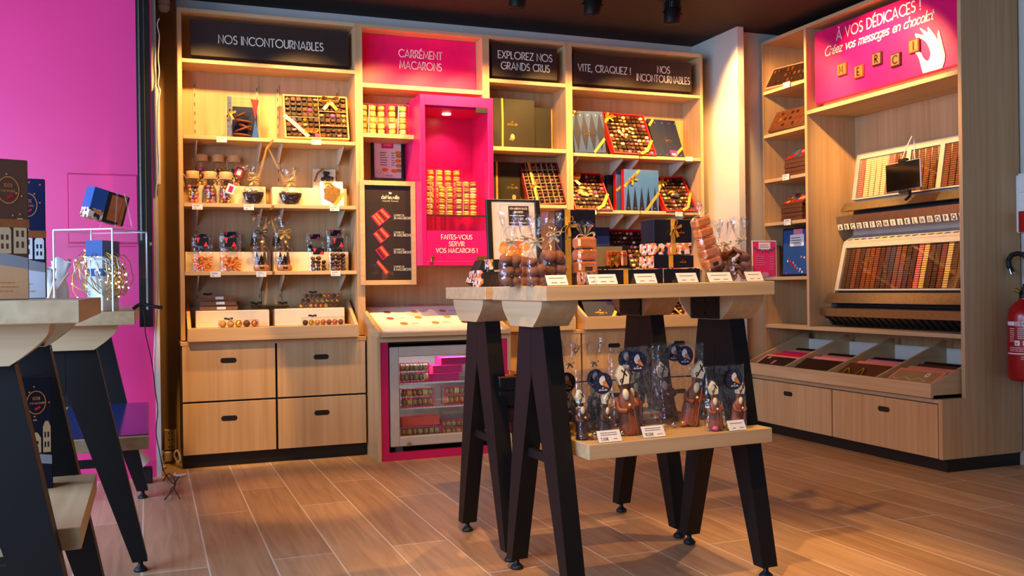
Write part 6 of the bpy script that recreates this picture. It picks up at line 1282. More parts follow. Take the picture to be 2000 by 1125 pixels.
# bronze bars in a grey lidded box
p = on_t2(1172, -.27)+RT @ Vector((0, 0, .0478)); e = on_t2(1258, -.27); w = .128; t = thing('bar_set', 'grey lidded dark box of two bronze foil bars with a gold bow', 'chocolate set', p, TR)
b = MB(); b.box(.004, w, 0, .06, .0002, .006, 0, .001); b.prism([(.035, .006), (.055, .075), (.059, .075), (.041, .006)], 0, w, 'X'); obj('lidded_box', b, NAVYD, t); b = MB(); put(b, frame((0, .0345, .0065), (1, 0, 0), (0, .02, .069))); b.flat([(.006, .002), (w*.72, .002), (w*.86, .068), (.003, .068)], 0, .001); done(b); obj('grey_lining', b, plain('lid_lining', (120, 112, 100), .5), t)
for x0, x1 in ((.03, .078), (.082, .104)): b = MB(); b.box(x0, x1, .008, .026, .0062, .058, 0, .005); obj('bronze_bar', b, BRONZE, t)
b = MB(); b.tube([(.03, .0065, .044), (.07, .0055, .046), (.104, .0065, .043)], .0012, 6); obj('red_cord', b, RED, t); bow(t, (0, 0, 0), .024, GOLDF, 'bow', 1.4, Matrix.Translation((.045, .004, .03)) @ Matrix.Rotation(PI/2, 4, 'X'))
# pink flyer in a small clear foot
p = on_t2(1494, -.31); e = (on_t2(1518, -.31)-on_t2(1470.5, -.31)).length; t = thing('flyer_stand', 'pink flyer with dark hearts in a clear foot at the far table end', 'flyer', p, TR)
b = MB(); b.box(-e/2, e/2, 0, .002, .012, .133); obj('flyer', b, WHITE, t); b = MB(); b.box(-e*.47, e*.47, -.0006, 0, .015, .130); obj('pink_print', b, plain('hot_pink_print', (232, 44, 110), .5), t)
b = MB(); put(b, FRONT((0, -.0008, 0))); b.flat([(-e*.24, .104), (e*.24, .104), (e*.24, .127), (-e*.24, .127)], 0); textlines(b, -e*.2, e*.2, .108, .122, 2, 1)
for k, x in enumerate((-.4, -.31, -.2, -.1, .02, .13, .22, .32, .4)): b.disc(e*x, .112-.012*math.sin((x+.5)*3.1)-.004*(k % 2), .0042, None, 2, .0008, 6)
textlines(b, -e*.4, e*.1, .05, .085, 5, 3); textlines(b, e*.2, e*.42, .035, .085, 6, 3); b.disc(0, .022, .016, .008, 3, .0006); done(b); obj('print', b, (WHITE, MAGENTA, plain('slate_print', (70, 84, 100), .6), PINKC), t)
b = MB(); b.box(-e*.35, e*.35, -.012, .02, .0004, .004); b.box(-e*.35, e*.35, -.003, -.0012, .004, .024); b.box(-e*.35, e*.35, .0024, .0042, .004, .024); obj('clear_foot', b, ACRYL, t)
# framed marron glace sheet on the farther table
p = on_t2(956.5, -.20, .919, T1L); e = on_t2(1062, -.20, .919, T1L); w = (e-p).length; h = .318
t = thing('picture_frame', 'tall black frame with an orange marron sheet standing on the farther table', 'picture frame', p, (-.06, -TT, TY)); b = MB(); f = .021
b.box(0, f, 0, .014, .002, h, 0, .002); b.box(w-f, w, 0, .014, .002, h, 0, .002); b.box(f, w-f, 0, .014, .002, .036, 0, .002); b.box(f, w-f, 0, .014, h-.008, h, 0, .002); b.prism([(.014, .18), (.1, .0025), (.106, .0025), (.014, .2)], w*.4, w*.6, 'X'); obj('frame', b, BLACKC, t)
b = MB(); b.box(f, w-f, .006, .010, .036, h-.008); obj('paper', b, plain('grey_white_paper', (226, 220, 212), .6), t)
b = MB(); put(b, FRONT((0, .0055, 0))); x0, x1 = w*.41, w*.79; b.flat([(x0, h*.70), (x1, h*.70), (x1, h*.925), (x0, h*.925)], 0)
for s_, zz in (('NOS MARRONS GLACES', .885), ('DE NAPLES', .845), ('DE TURIN', .765)): text(b, s_, .0068, (x0+x1)/2, h*zz, (x1-x0)*(.86 if len(s_) > 10 else .42), mi=1, lift=.001, weight=.17)
textlines(b, x0+.004, x1-.004, h*.80, h*.83, 1, 1, lift=.001); textlines(b, x0+.004, x1-.004, h*.715, h*.745, 1, 1, lift=.001)
for k, (u, v, a, c_) in enumerate(((.36, .46, .03, 2), (.30, .42, .022, 3), (.46, .44, .026, 2), (.58, .47, .024, 4), (.68, .46, .022, 3), (.42, .36, .024, 3), (.55, .38, .02, 2), (.30, .33, .02, 5), (.5, .27, .026, 5))): b.disc(w*u, h*v, a, a*.7, c_, .0006+.0001*k, 12)
b.stroke([(w*.3, h*.14), (w*.9, h*.14), (w*.9, h*.94), (w*.26, h*.94), (w*.26, h*.14)], .001, 6, .0005); b.disc(w*.42, h*.60, .026, None, 6, .0004); b.disc(w*.42, h*.60, .0245, None, 7, .0007); done(b); obj('print', b, (SIGN, CREAM_INK, ORANGE, plain('apricot_print', (240, 170, 96), .6), plain('orange_red_print', (220, 96, 48), .6), PINKC, plain('grey_line_print', (176, 170, 164), .6), MATS['grey_white_paper']), t)
# floral ended black boxes left of the frame
p = on_t2(937, -.28, .919, T1L); t = thing('gift_box', 'tilted black box with a floral end, leaning at the far table end', 'gift box', p+Vector((-.02, .0, .001)), (0, .42, TY), 'navy and floral boxes on the table'); b = MB(); b.box(-.012, .022, 0, .07, .0085, .098, 0, .002); obj('carton', b, BLACKC, t); b = MB(); b.box(-.0135, -.0118, .001, .069, .010, .055); b.box(-.0115, .0, -.0012, .0002, .010, .055); obj('floral_end', b, FLORAL, t)
p = on_t2(935, -.33, .919, T1L); e = on_t2(982, -.33, .919, T1L); w = (e-p).length; t = thing('gift_box', 'low clear cased black box with a floral end, beside the black frame', 'gift box', p, TR, 'navy and floral boxes on the table'); b = MB(); b.box(.018, w, 0, .06, .0005, .052, 0, .001); obj('carton', b, BLACKC, t); b = MB(); b.box(0, .018, 0, .06, .0005, .058, 0, .001); obj('floral_end', b, FLORAL, t); b = MB(); b.box(.0185, w+.001, -.003, .061, .0004, .058); obj('clear_sleeve', b, ACRYL, t)
p = on_t2(937, -.24, .919, T1L); t = thing('gift_box', 'black box with floral end on top of the clear cased one', 'gift box', p+RT @ Vector((.006, .0, .0592)), TR, 'navy and floral boxes on the table'); b = MB(); b.box(.014, .078, -.085, -.03, 0, .036, 0, .002); obj('carton', b, BLACKC, t); b = MB(); b.box(0, .014, -.085, -.03, 0, .036, 0, .001); obj('floral_end', b, FLORAL, t)
# gift boxes on the farther table's shelf
def shelf_box(label, px0, px1, w_, z, h, d, m=BLACKC, clearc=False, rib=False):
    p = on_t2(px0, w_, z, T1L); e = on_t2(px1, w_, z, T1L); w = (e-p).length; t = thing('gift_box', label, 'gift box', p, TR, 'black boxes on the farther table shelf'); b = MB(); b.box(.0, w, 0, d, .0004, h, 0, .002); obj('carton', b, m, t)
    if clearc: b = MB(); b.box(-.022, w+.002, -.004, d+.002, .0002, h+.004); obj('clear_sleeve', b, ACRYL, t); b = MB(); b.box(-.014, 0, 0, d, .0004, h); obj('floral_end', b, FLORAL, t)
    if rib:
        b = MB(); b.box(w*.55, w*.55+.02, -.0015, 0, .001, h); b.box(w*.55, w*.55+.02, -.0015, d, h, h+.0015); b.box(-.001, w+.001, -.001, d, h-.004, h+.0008); obj('ribbon', b, BRONZE, t); bow(t, (0, 0, 0), .028, BRONZE, 'bow', 0, Matrix.Translation((w*.55, d*.4, h+.002)))
    return t
shelf_box('clear cased navy box at the bottom of the pile on the farther table shelf', 992, 1050, -.36, .4503, .052, .07, NAVYD, True); shelf_box('middle black box of the pile on the farther table shelf', 976, 1048, -.36, .5085, .05, .08); shelf_box('top black box with a bronze ribbon, on the farther table shelf', 976, 1046, -.355, .559, .05, .08, BLACKC, False, True)
# ------------------------------------------------------------------ chocolate figures in bags on the nearer table's shelf
ZS2 = 0.4648
MITRE = plain('white_chocolate_mitre', (240, 222, 180), .4)
FIGM = plain('brightened_milk_chocolate', (140, 76, 46), 0.42, spec=.4, var=.15, vscale=30); FIGD = plain('brightened_dark_chocolate', (74, 42, 28), 0.42, spec=.4, var=.15, vscale=30)  # chocolate colours lightened to make up for too little light on the shelf
def figure(t, c, H, m, lean=0.0, face=0.0):
    m = FIGM if m is CHOCM else FIGD
    """robed chocolate figure with a pale pointed hat and beard; every piece a part of the bag"""
    M = Matrix.Translation(c) @ Matrix.Rotation(lean, 4, 'Y') @ Matrix.Rotation(face, 4, 'Z'); b = MB(); b.T = M; r = H*.17
    b.lathe([(0, 0), (r*1.0, 0), (r*1.08, H*.02), (r*.95, H*.1), (r*.86, H*.3), (r*.8, H*.45), (r*.62, H*.56), (r*.36, H*.62), (r*.32, H*.66), (r*.42, H*.7), (r*.44, H*.74), (r*.3, H*.78), (0, H*.79)], 18, sy=.75)
    b.tube(smooth([(-r*.75, -r*.1, H*.5), (-r*.8, -r*.55, H*.4), (-r*.2, -r*.8, H*.37)]), [r*.24]*13, 8); b.tube(smooth([(r*.75, -r*.1, H*.5), (r*.82, -r*.5, H*.42), (r*.3, -r*.82, H*.42)]), [r*.24]*13, 8)
    for i in range(5): a = -2.4+.42*i; b.tube([(r*.95*math.cos(a), r*.72*math.sin(a), H*.01), (r*.72*math.cos(a), r*.55*math.sin(a), H*.36)], r*.07, 6)
    b.tube([(r*.45, -r*.85, H*.02), (r*.42, -r*.85, H*.62)], r*.07, 6); fg = obj('chocolate_figure', b, m, t)
    b = MB(); b.T = M; b.prism([(-r*.42, H*.755), (r*.42, H*.755), (r*.56, H*.88), (r*.3, H*.96), (0, H*1.03), (-r*.3, H*.96), (-r*.56, H*.88)], -r*.52, r*.3, 'Y'); obj('pale_hat', b, MITRE, t)
    b = MB(); b.T = M; b.ball((0, -r*.5, H*.60), r*.3, r*.2, H*.085, u=12, v=8); b.ball((r*.1, -r*.85, H*.45), r*.14, u=8, v=6); obj('pale_beard', b, CHOCW, t)
    b = MB(); b.T = M; b.ball((-r*.15, -r*.42, H*.715), r*.05, u=6, v=4); b.ball((r*.15, -r*.42, H*.715), r*.05, u=6, v=4); put(b, FRONT((0, -r*.53, H*.755))); b.stroke([(-r*.05, H*.21), (r*.32, H*.12)], r*.11); b.stroke([(r*.28, H*.22), (r*.0, H*.1), (-r*.2, H*.01)], r*.11); b.stroke([(-r*.18+r*.13*math.cos(a), H*.06+r*.13*math.sin(a)) for a in [2*PI*i/12 for i in range(13)]], r*.08); done(b); obj('dark_icing', b, CHOCD, t)
def sticker(t, x, z, r, y, rot=.0):
    b = MB(); put(b, FRONT((x, y, z))); b.disc(0, 0, r, None, 0, 0, 28); b.disc(0, 0, r*.985, None, 0, -.0006, 28)
    body = [(-.18, .62), (.0, .72), (.16, .64), (.26, .36), (.2, .0), (.02, -.22), (-.22, -.12), (-.38, .14), (-.34, .44)]; b.flat([(r*p_[0], r*p_[1]) for p_ in body[::-1]][::-1], 1, .0006)
    wing = [(.1, .22), (.3, .2), (.62, -.36), (.66, -.46), (.2, -.32), (-.02, -.18), (-.04, .08)]; b.flat([(r*p_[0], r*p_[1]) for p_ in wing], 2, .001)
    b.flat([(r*-.02, r*.62), (r*.1, r*.66), (r*.02, r*.52)], 2, .0012)
    for i in range(7): b.disc(r*(.24+.05*i), r*(-.1-.05*i+.05*(i % 2)), r*.025, None, 1, .0014, 6)
    for u, v, s_ in ((-.55, .5, .06), (.55, .45, .06), (-.7, .05, .05), (-.5, -.3, .03), (.75, .05, .04), (.5, .72, .03), (-.2, .85, .03), (-.62, -.1, .025), (.4, -.6, .03)): b.disc(r*u, r*v, r*s_, None, 3, .0006, 8)
    text(b, 'deNeuville', r*.17, 0, -r*.68, r*.86, mi=1, lift=.0008, weight=.18); b.disc(0, -r*.42, r*.09, r*.06, 1, .0008, 10); done(b); obj('bird_sticker', b, (plain('night_blue_print', (34, 40, 72), .5), WHITE, plain('bird_orange', (226, 132, 40), .5), GOLDF), t)
GF = 'clear bags of chocolate figures'
def figbag(label, px0, px1, w_, H, seed, figs, st, d=.055, foil=True, m=CHOCM):
    p = on_t2((px0+px1)/2, w_, ZS2); w = (on_t2(px1, w_, ZS2)-on_t2(px0, w_, ZS2)).length; t = thing('figure_bag', label, 'sweet bag', p, (0, -TT, TY+random.Random(seed).uniform(-.04, .04)), GF)
    obj('cellophane', film(w, d, H, None, seed, ripple=.25), CELLO, t)
    for (fx, fy, fh, fl, fm) in figs: figure(t, Vector((fx*w, fy, .004)), fh, fm, fl, random.Random(seed+int(fx*9)).uniform(-.3, .3))
    if foil:
        R_ = random.Random(seed)
        for i in range(5): b = MB(); c = Vector((R_.uniform(-.34, .34)*w, -.012, .009+R_.uniform(0, .006))); b.ball(c, .011, .011, .008, u=6, v=4, jit=.25); obj('foil_sweet', b, [CHROME, GOLDF, PINKB, CHROME, CHOCM][i], t)
    if st: sticker(t, st[0]*w, st[1]*H, st[2], -.016-d*.1*(1-st[1]))
    return t
figbag('back clear bag of a dark figure behind the left front bag', 1090, 1150, -.2, .185, 121, ((-.2, 0, .135, 0, CHOCD),), (-.25, .84, .030)); figbag('left front clear bag of two dark chocolate figures', 1126, 1193, -.36, .205, 122, ((-.26, .004, .14, -.1, CHOCD), (.28, -.006, .13, .06, CHOCD)), (.22, .80, .032))
figbag('clear bag of a dark figure behind the left front bag, farther right', 1135, 1200, -.19, .19, 123, ((-.1, 0, .13, 0, CHOCD),), (-.1, .84, .030))
figbag('tall clear bag of one milk chocolate figure, left of the two tall bags', 1193, 1291, -.345, .262, 124, ((-.12, -.004, .205, -.16, CHOCM), (-.02, .016, .2, -.1, CHOCM)), (.0, .84, .032)); figbag('tall clear bag of a figure behind the left tall bag', 1188, 1270, -.15, .25, 125, ((.1, 0, .19, 0, CHOCD),), (-.1, .85, .031))
figbag('tall clear bag of one leaning milk chocolate figure, right of the two tall bags', 1288, 1378, -.29, .262, 126, ((.12, -.004, .2, .22, CHOCM),), (.02, .86, .031)); figbag('tall clear bag of a figure behind the right tall bag', 1277, 1352, -.12, .255, 127, ((-.1, 0, .185, -.15, CHOCM),), (.0, .87, .030))
figbag('small clear bag of two milk chocolate figures at the shelf end', 1378, 1457, -.412, .198, 128, ((-.22, .004, .145, -.08, CHOCM), (.26, -.004, .14, .1, CHOCM)), (.16, .78, .031), d=.036); figbag('small clear bag of figures behind the one at the shelf end', 1366, 1432, -.17, .195, 129, ((-.1, 0, .135, 0, CHOCD),), (.05, .83, .030))
for k, (x, lb) in enumerate(((1112, 'crinkled clear bag at the back of the figure shelf, nearest the frame leg'), (1160, 'crinkled clear bag at the back of the figure shelf, second from the frame leg'))):
    p = on_t2(x, -.09, ZS2); t = tied('figure_bag', lb, 'sweet bag', p, .085, .06, .27, .2, 130+k, TWINE, .014, GF); figure(t, Vector((0, 0, .004)), .15, CHOCD)
p = on_t2(1272, -.40, ZS2); t = thing('chocolate_star', 'small gold star lying before the tall figure bags', 'star', p+Vector((0, 0, .0005)), (-.25, 0, TY)); b = MB(); P = [((.019 if i % 2 == 0 else .009)*math.sin(i*PI/5), .016+(.019 if i % 2 == 0 else .009)*math.cos(i*PI/5)) for i in range(10)]; b.prism(P[::-1], -.004, .004, 'Y'); obj('star', b, GOLDF, t)
p = on_t2(1115, -.27, ZS2); t = thing('gold_sweet', 'flat gold foil sweet standing by the frame leg on the figure shelf', 'sweet', p, TR); b = MB(); b.ball((0, 0, .021), .018, .008, .02); obj('foil', b, GOLDF, t)
stand('price card reading 7,00, before the left front figure bag', 1193, -.440, .075, .032, TL, ZS2, lines='7,00€'); stand('price card reading 10,50, before the tall figure bags', 1279, -.430, .075, .032, TL, ZS2, lines='10,50€'); stand('price card before the small figure bag at the shelf end', 1442, -.4485, .062, .03, TL, ZS2)
# ------------------------------------------------------------------ goods in the engraving corner
def lean_frameX(bl, br, tl, xb, xt):
    A, B, C_ = PX(*bl, xb), PX(*br, xb), PX(*tl, xt); U = B-A; Vv = C_-A; F = frame(A, U, Vv); return F, U.length, abs((F.inverted() @ C_).y)
GX = 'chocolate tablets in the narrow bay'
F, w, h = lean_frameX((1492.5, 175), (1568.5, 158), (1500, 137.5), 3.53, 3.60); t = rbox('tablet_box', 'salmon framed box of letter chocolates on the topmost narrow shelf', 'chocolate box', F, w, h, .03, PEACH, GX)
b = MB(); b.box(.012, w-.004, .012, h-.01, 0, .002); obj('window', b, CHOCD, t)
R_ = random.Random(6)
for i in range(8):
    for j in range(3):
        if R_.random() < .75: x, y = .02+(w-.035)*(i+.5)/8, .016+(h-.03)*(j+.5)/3; b = MB(); b.box(x-.011, x+.011, y-.011, y+.011, .002, .005, 0, .001); text(b, R_.choice('AEMRSTNIL'), .011, x, y-.005, mi=1, lift=.0056, weight=.2); obj('letter_square', b, ((CHOCM, CHOCD)[R_.randrange(2)], (BRONZE, CHOCM)[R_.randrange(2)]), t)
F, w, h = lean_frameX((1499, 258), (1571, 243), (1506, 222), 3.53, 3.60); t = rbox('tablet_box', 'brown clear topped tablet box on the second narrow shelf', 'chocolate box', F, w, h, .03, BROWNC, GX); b = MB(); b.box(.01, w-.004, .01, h-.008, 0, .002); obj('window', b, CHOCM, t)
for i in range(7):
    for j in range(3): x, y = .014+(w-.024)*(i+.5)/7, .012+(h-.022)*(j+.5)/3; b = MB(); b.box(x-.012, x+.012, y-.01, y+.01, .002, .004, 0, .001); obj('chocolate_square', b, (GOLDF if (i, j) == (1, 1) else (CHOCM, CHOCD, BROWNC)[R_.randrange(3)]), t)
def pile(names, yL, z0, n, xf=3.545, hh=.026, topl=''):
    for k in range(n):
        t = thing('tablet_box', '%s brown box in the pile on %s' % (('bottom', 'second', 'third', 'fourth')[k], names), 'chocolate box', (xf, yL, z0+k*hh), (0, 0, 0), GX); b = MB(); b.box(.003*(k % 2), .17, -.2, 0, .0005, hh-.001, 0, .002); obj('carton', b, BROWNC, t)
    t = thing('tablet_box', 'open box of coloured squares on top of the pile on %s' % names, 'chocolate box', (xf, yL, z0+n*hh), (0, -.0, 0), GX); F = frame((0, 0, .003), (0, -1, 0), (.10, 0, .075)); b = MB(); put(b, F); b.box(.002, .2, 0, .12, -.028, 0, 0, .002); done(b); b.prism([(0.02, 0.0005), (.09, .0005), (.09, .05)], -.19, -.01, 'Y'); obj('carton', b, BROWNC, t); R_ = random.Random(int(z0*100))
    for i in range(6):
        for j in range(4): b = MB(); put(b, F); x, y = .012+.18*(i+.5)/6, .01+.1*(j+.5)/4; b.box(x-.013, x+.013, y-.011, y+.011, 0, .003, 0, .001); done(b); obj('wrapped_square', b, R_.choice([RED, BLUE, GOLDF, CHOCM, RED, PEACH]), t)
pile('the middle narrow shelf', PX(1531.5, 330, 3.545).y, 1.577, 4); pile('the fourth narrow shelf', PX(1525, 420, 3.545).y, 1.302, 4)
A = PX(1527, 520, 3.58); B = PX(1577, 520, 3.58); w = A.y-B.y; h = PX(1550, 445, 3.58).z-.9605; F = frame((3.58, A.y, .9605), (0, -1, 0), (.04, 0, 1)); t = rbox('gift_box', 'blue gift pouch with white label in a navy frame, on the lowest narrow shelf', 'gift box', F, w, h, .04, NAVYD); b = MB(); b.box(.014, w-.002, .014, h-.012, 0, .004); obj('blue_pouch', b, BLUE, t)
b = MB(); b.flat([(w*.32, h*.62), (w*.86, h*.62), (w*.86, h*.86), (w*.32, h*.86)], 0, .0045); b.flat([(w*.45, h*.84), (w*.8, h*.84), (w*.8, h*.97), (w*.45, h*.97)], 1, .0043); textlines(b, w*.36, w*.82, h*.66, h*.82, 3, 2, lift=.005)
for k in range(14): b.disc(w*(.2+.72*((k*37) % 100)/100), h*(.07+.35*((k*61) % 100)/100), .007, None, (3, 4, 0)[k % 3], .0046+.0001*k, 9)
obj('label', b, (WHITE, PINKC, DARK_INK, RED, PEACH), t)
b = MB(); A = PX(1516, 520, 3.6); b.box(3.6, 3.615, A.y-.03, A.y, .9605, .9605+.2, 0, .002); tag(obj('tablet_box', b, BROWNC), 'brown box on edge beside the blue pouch in the narrow bay', 'chocolate box', GX)
for x, y, lb in ((1536, 166, 'price card under the salmon framed letter chocolates'), (1535, 346, 'price card under the pile on the middle narrow shelf'), (1538, 434, 'price card over the blue gift pouch')):
    p = PX(x, y, 3.510); t = thing('price_card', lb, 'price card', p, (0, 0, 0), 'price cards on the shelf edges'); b = MB(); b.box(-.001, 0, -.033, .033, -.018, .018); obj('card', b, WHITE, t); b = MB(); put(b, LEFTF((-.0011, 0, 0))); textlines(b, -.024, .024, .002, .013, 2, 0, .0016); textlines(b, -.024, .0, -.014, -.006, 1, 0, .0024); done(b); obj('print', b, DARK_INK, t); b = MB(); b.box(-.0015, .008, -.02, .02, .0165, .019); obj('clip', b, ACRYL, t)
# tablets in the slanted bin
GB2 = 'tablet boxes in the divided bin'
cells = ((-.594, -.218), (-.968, -.594), (-1.341, -.968), (-1.70, -1.341)); nm = ('the bin cell nearest the pillar', 'the second bin cell from the pillar', 'the third bin cell from the pillar', 'the bin cell nearest the extinguisher')
cols = (((PINKC, 'front lavender pink framed', 1), (RED, 'red', 0), (FUCHSIA, 'fuchsia', 0), (PEACH, 'salmon', 0), (BLACKC, 'black', 0)), ((CHOCD, 'front dark brown', 0), (PINKC, 'pale pink', 0), (PEACH, 'salmon', 0), (BLACKC, 'black', 0)), ((CHOCM, 'front brown gold ribboned', 2), (PEACH, 'salmon', 0), (PINKC, 'pale pink', 0), (BLACKC, 'black', 0)), ((PEACH, 'front salmon framed kraft', 3), (PEACH, 'salmon', 0), (BROWNC, 'brown', 0), (BLACKC, 'black', 0)))
for (ya, yb), n_, cs in zip(cells, nm, cols):
    for k, (m_, cn, st) in enumerate(cs):
        w = (yb-ya)-.05-.012*(k % 2); l = .15; a = .5; xs, zz = 3.353+.056*k, .380+.008*k
        F = frame((xs, yb-.022-.006*(k % 3), zz+.022), (0, -1, 0), (math.cos(a), 0, math.sin(a))); t = rbox('tablet_box', '%s box in %s' % (cn, n_), 'chocolate box', F, w, l, .014, m_, GB2)
        if st:
            b = MB(); b.box(.02, w-.02, .018, l-.02, 0, .0012); obj('window', b, (CHOCD, CHOCD, CHOCM, plain('kraft_paper', (176, 138, 82), .6))[st], t); b = MB()
            if st == 1: b.flat([(.05, .1), (.08, .1), (.08, .125), (.05, .125)], 0, .002); b.flat([(.14, .05), (.165, .05), (.165, .09), (.14, .09)], 1, .002); obj('print', b, (GOLD, PINKB), t)
            elif st == 2: b.tube(smooth([(.05, .03, .004), (.06, .08, .01), (.09, .05, .004)]), .005, 6); b.tube(smooth([(.15, .02, .004), (.17, .09, .012), (.2, .03, .004), (.24, .03, .003)]), .004, 6); obj('gold_ribbon', b, GOLDF, t)
            else: b.stroke([(.03+.02*i, .06-.01*math.sin(i*1.3)) for i in range(12)], .003, 0, .002); b.flat([(.21, .085), (.235, .085), (.235, .12), (.21, .12)], 1, .002); b.disc(.2225, .103, .006, None, 2, .0026, 8); obj('print', b, (CREAM, WHITE, RED), t)
# ------------------------------------------------------------------ tables by the window
def houses(b, w, h0, mi, s=1.0, seed=0):
    R_ = random.Random(seed); x = 0
    while x < w-.012:
        hw = R_.uniform(.016, .026)*s; hw = min(hw, w-x); hh = R_.uniform(.03, .06)*s; b.flat([(x, h0), (x+hw, h0), (x+hw, h0+hh), (x+hw*.7, h0+hh+.012*s), (x+hw*.3, h0+hh+.012*s), (x, h0+hh)], mi, .0008)
        for i in range(2):
            for j in range(2): b.flat([(x+hw*(.18+.4*i), h0+hh*(.2+.38*j)), (x+hw*(.36+.4*i), h0+hh*(.2+.38*j)), (x+hw*(.36+.4*i), h0+hh*(.42+.38*j)), (x+hw*(.18+.4*i), h0+hh*(.42+.38*j))], mi+1, .0014)
        x += hw+.004*s
def calendar(label, loc, rz, w, h, d, m, inkm, foot, band_z=None, seed=0):
    t = thing('gift_box', label, 'gift box', loc, (0, 0, rz), 'tall village boxes'); b = MB(); b.box(-w, 0, 0, d, .0005, h, 0, .002); obj('carton', b, m, t)
    b = MB(); put(b, FRONT((-w, -.0006, 0))); b.flat([(.002, .002), (w-.002, .002), (w-.002, h*.3), (w*.6, h*.33), (.002, h*.3)], 2, .0003); b.flat([(.002, h*.2), (w*.5, h*.25), (w-.002, h*.22), (w-.002, h*.3), (w*.5, h*.335), (.002, h*.29)], 3, .0006)
    houses(b, w-.004, h*.33, 0, 1.1, seed); R_ = random.Random(seed)
    for k in range(14): b.disc(R_.uniform(.06, .94)*w, h*R_.uniform(.6, .97), .0022, None, 4, .001, 6)
    cx_, cz_ = w*.66, h*.78; b.stroke([(cx_+.02*math.cos(a), cz_+.027*math.sin(a)) for a in [2*PI*i/22 for i in range(23)]], .002, 4, .001); text(b, '100%', .007, cx_, cz_+.006, mi=4, lift=.001); text(b, 'PUR BEURRE', .0042, cx_, cz_-.004, mi=4, lift=.001); b.flat([(cx_-.004, cz_-.014), (cx_+.008, cz_-.008), (cx_+.01, cz_-.013), (cx_-.002, cz_-.019)], 5, .001)
    for i in range(3): textlines(b, w*.2, w*.9, h*(.05+.03*i), h*(.075+.03*i), 1, 4, .002)
    done(b); obj('print', b, (inkm, m, foot, plain('grey_hill_print', (150, 146, 146), .6), plain('copper_print', (206, 122, 54), .5), RED), t)
    if band_z: b = MB(); b.box(-w-.001, .001, -.0022, d+.001, band_z, band_z+.017); obj('ribbon', b, BRONZE, t)
    return t
calendar('tall brown village box with a copper ribbon at the photo edge', (-.383, -3.02, .9042), .35, .11, .287, .06, BROWNC, plain('beige_print', (206, 168, 124), .6), plain('peach_foot_print', (224, 164, 112), .6), .148, 1)
calendar('tall navy village box right behind the brown one', (-.377, -2.74, .9042), .12, .11, .28, .06, NAVY, WHITE, plain('snow_print', (214, 216, 222), .6), .142, 2)
calendar('dark navy village box on the shelf of the photo edge table', (-.372, -2.70, .4522), .2, .10, .265, .07, NAVYD, plain('dim_beige_print', (196, 160, 112), .6), NAVYD, None, 3)
A = PY(90, 585, -2.62); b = MB(); b.box(A.x-.09, A.x, -2.62, -2.59, .9045, PY(88, 481, -2.62).z, 0, .003); tag(obj('white_box', b, WHITE), 'plain white box behind the navy village box', 'box')
for k, (x0, x1, y1, Y, lb) in enumerate(((96, 113, 524, -1.62, 'white tissue wrapped box with a pale ribbon on the window table'), (108, 136, 507, -1.55, 'white tissue parcel leaning on the acrylic cube'))):
    A, B = PY(x0, 590, Y), PY(x1, 590, Y); t = thing('wrapped_parcel', lb, 'parcel', (A.x, Y, .8555), (0, .12*k, .3)); w = B.x-A.x; h = PY(x0, y1, Y).z-.8555
    b = film(w*1.5, .08, h, h*.7, 140+k, n=16, neck=.55, flare=.8, ripple=.14, rows=10); obj('tissue', b, WHITE, t); b = MB(); b.tube(smooth([(-w*.5, -.04, h*.2), (0, -.045, h*.55), (w*.5, -.03, h*.75)]), .004, 6); obj('ribbon', b, plain('blush_ribbon', (232, 190, 160), .4), t)
# acrylic cube with fairy lights
t = thing('acrylic_cube', 'open clear acrylic cube full of fairy lights on the window table', 'display cube', (-.2605, -1.925, .8555), (0, 0, 1.05)); s, h = .205, .265; a = .004
b = MB()
for x0, x1, y0, y1 in ((0, s, 0, a), (0, s, s-a, s), (0, a, a, s-a), (s-a, s, a, s-a)): b.box(x0, x1, y0, y1, .0005, h)
b.box(a, s-a, a, s-a, h-a, h); obj('walls', b, ACRYLC, t)
b = MB(); e = .0022
for x in (0, s):
    for y in (0, s): b.box(x-e, x+e, y-e, y+e, .001, h)
for z in (h, ): 
    for y in (0, s): b.box(0, s, y-e, y+e, z-e, z+e)
    for x in (0, s): b.box(x-e, x+e, 0, s, z-e, z+e)
obj('polished_edges', b, plain('frosted_edge', (226, 230, 232), .25), t)
for nm_, m_, n_, seed in (('silver', CHROME, 5, 1), ('gold', GOLDF, 4, 2)):
    for k in range(n_):
        R_ = random.Random(seed*50+k); c = Vector((s*.5, s*.5, .115)); P = []
        ax = Vector((R_.uniform(-1, 1), R_.uniform(-1, 1), R_.uniform(-.4, .4))).normalized(); u_ = ax.orthogonal().normalized(); v_ = ax.cross(u_)
        for i in range(90): th = i*.36; rr = .062+.022*math.sin(i*.21+k)+R_.uniform(-.006, .006); q_ = c+u_*(rr*math.cos(th))+v_*(rr*1.15*math.sin(th))+ax*(.03*math.sin(i*.13+k)); P.append((min(max(q_.x, .01), s-.01), min(max(q_.y, .01), s-.01), min(max(q_.z, .006), h-.03)))
        W_ = thing('fairy_lights', '%s wire fairy lights coiled in the acrylic cube' % nm_, 'fairy lights', t.location, t.rotation_euler, '%s fairy lights in the cube' % nm_); b = MB(); b.tube(P, .0015, 4); obj('wire', b, m_, W_); b = MB()
        for i in range(0, 90, 6): b.ball(P[i], .0028, u=6, v=4)
        obj('bulb', b, LED, W_); W_.children[1]['kind'] = 'stuff'
c_ = thing('gift_box', 'white and blue village box standing inside the acrylic cube', 'gift box', t.location, t.rotation_euler); b = MB(); b.box(.055, .15, .07, .125, .001, .225, 0, .002); obj('carton', b, WHITE, c_); b = MB(); b.box(.053, .152, .068, .127, .18, .232); b.box(.0545, .1505, .0695, .1255, .115, .14); obj('blue_cap', b, BLUE, c_)
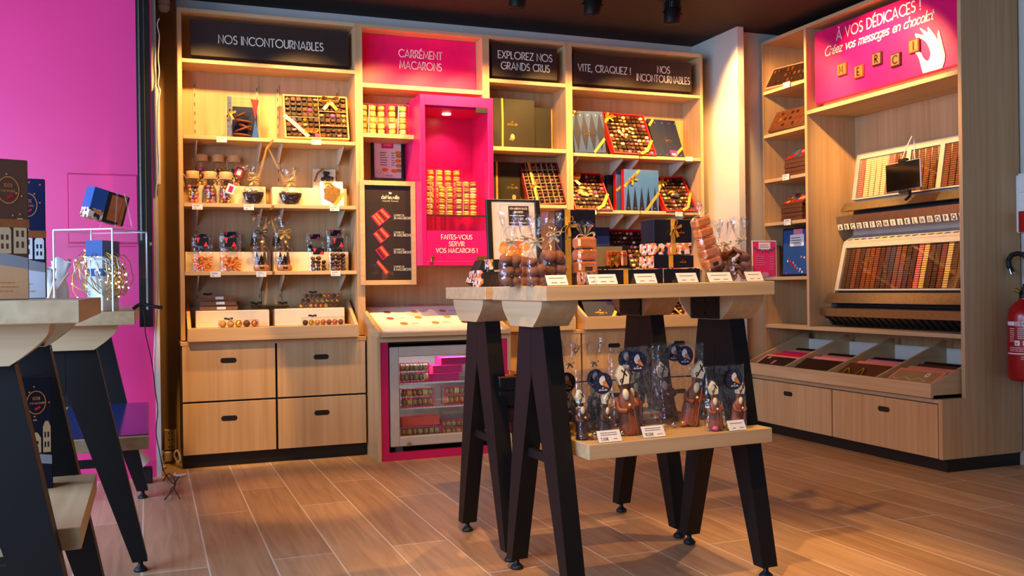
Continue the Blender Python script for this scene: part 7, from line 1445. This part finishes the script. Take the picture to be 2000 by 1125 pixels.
b = MB(); M_ = Matrix.LocRotScale(t.location, t.rotation_euler, None); b.T = M_; b.tube(smooth([(s*.9, s*.2, .004), (s*.98, s*.1, .02), (s*1.0, -.02, .012), (s*1.05, -.05, .006)]), .006, 8); tag(obj('plug_lead', b, RUBBER), 'black fairy light lead coming out at the foot of the cube', 'cable')
A = PY(206, 404, -1.83); t = thing('gift_box', 'tilted black and blue box with a floral edge on top of the acrylic cube', 'gift box', A, (.1, .22, .55)); w, h, d = .125, .10, .05
b = MB(); b.box(-w/2, w/2, -d/2, d/2, -h/2, h/2, 0, .003); obj('carton', b, BLACKC, t); b = MB(); b.box(-w/2-.001, -w*.12, -d/2-.0015, d/2+.001, -h*.18, h/2+.0005); obj('blue_sleeve', b, BLUE, t); b = MB(); b.box(-w/2-.001, -w*.12, -d/2-.0015, d/2+.001, -h/2-.0005, -h*.18); obj('floral_edge', b, FLORAL, t); b = MB(); b.box(w*.33, w*.42, -d/2-.002, d/2+.001, -h/2-.001, h/2+.001); obj('ribbon', b, BRONZE, t); b = MB(); b.box(w*.0, w*.32, -d/2-.0015, -d/2, -h*.42, h*.42); obj('foil_window', b, BRONZE, t)
cz = .8555+.2655; t = thing('acrylic_easel', 'clear acrylic easel holding the tilted box on the cube', 'easel', (A.x+.03, -1.84, cz), (0, 0, .55)); b = MB()
for x in (-.03, .03): b.tube([(x*.4, -.035, .12), (x, -.05, .0035)], .0025, 6); b.tube([(x*.4, -.035, .12), (x, .05, .0035)], .0025, 6); b.tube([(x, -.05, .0035), (x, .02, .024)], .0025, 6)
obj('easel_frame', b, ACRYL, t)
b = MB(); b.box(-.48, -.162, -1.72, -.72, .4255, .4285); tag(obj('display_sheet', b, plain('glossy_blue_sheet', (30, 56, 120), .12)), 'glossy blue sheet lying on the shelf of the window table', 'display sheet')

LOOSE_O = obj('chocolate_assortment', LOOSE, LOOSE_M); tag(LOOSE_O, 'rows of small chocolates in the half hidden open red boxes', 'chocolates', 'open chocolate boxes'); LOOSE_O['kind'] = 'stuff'
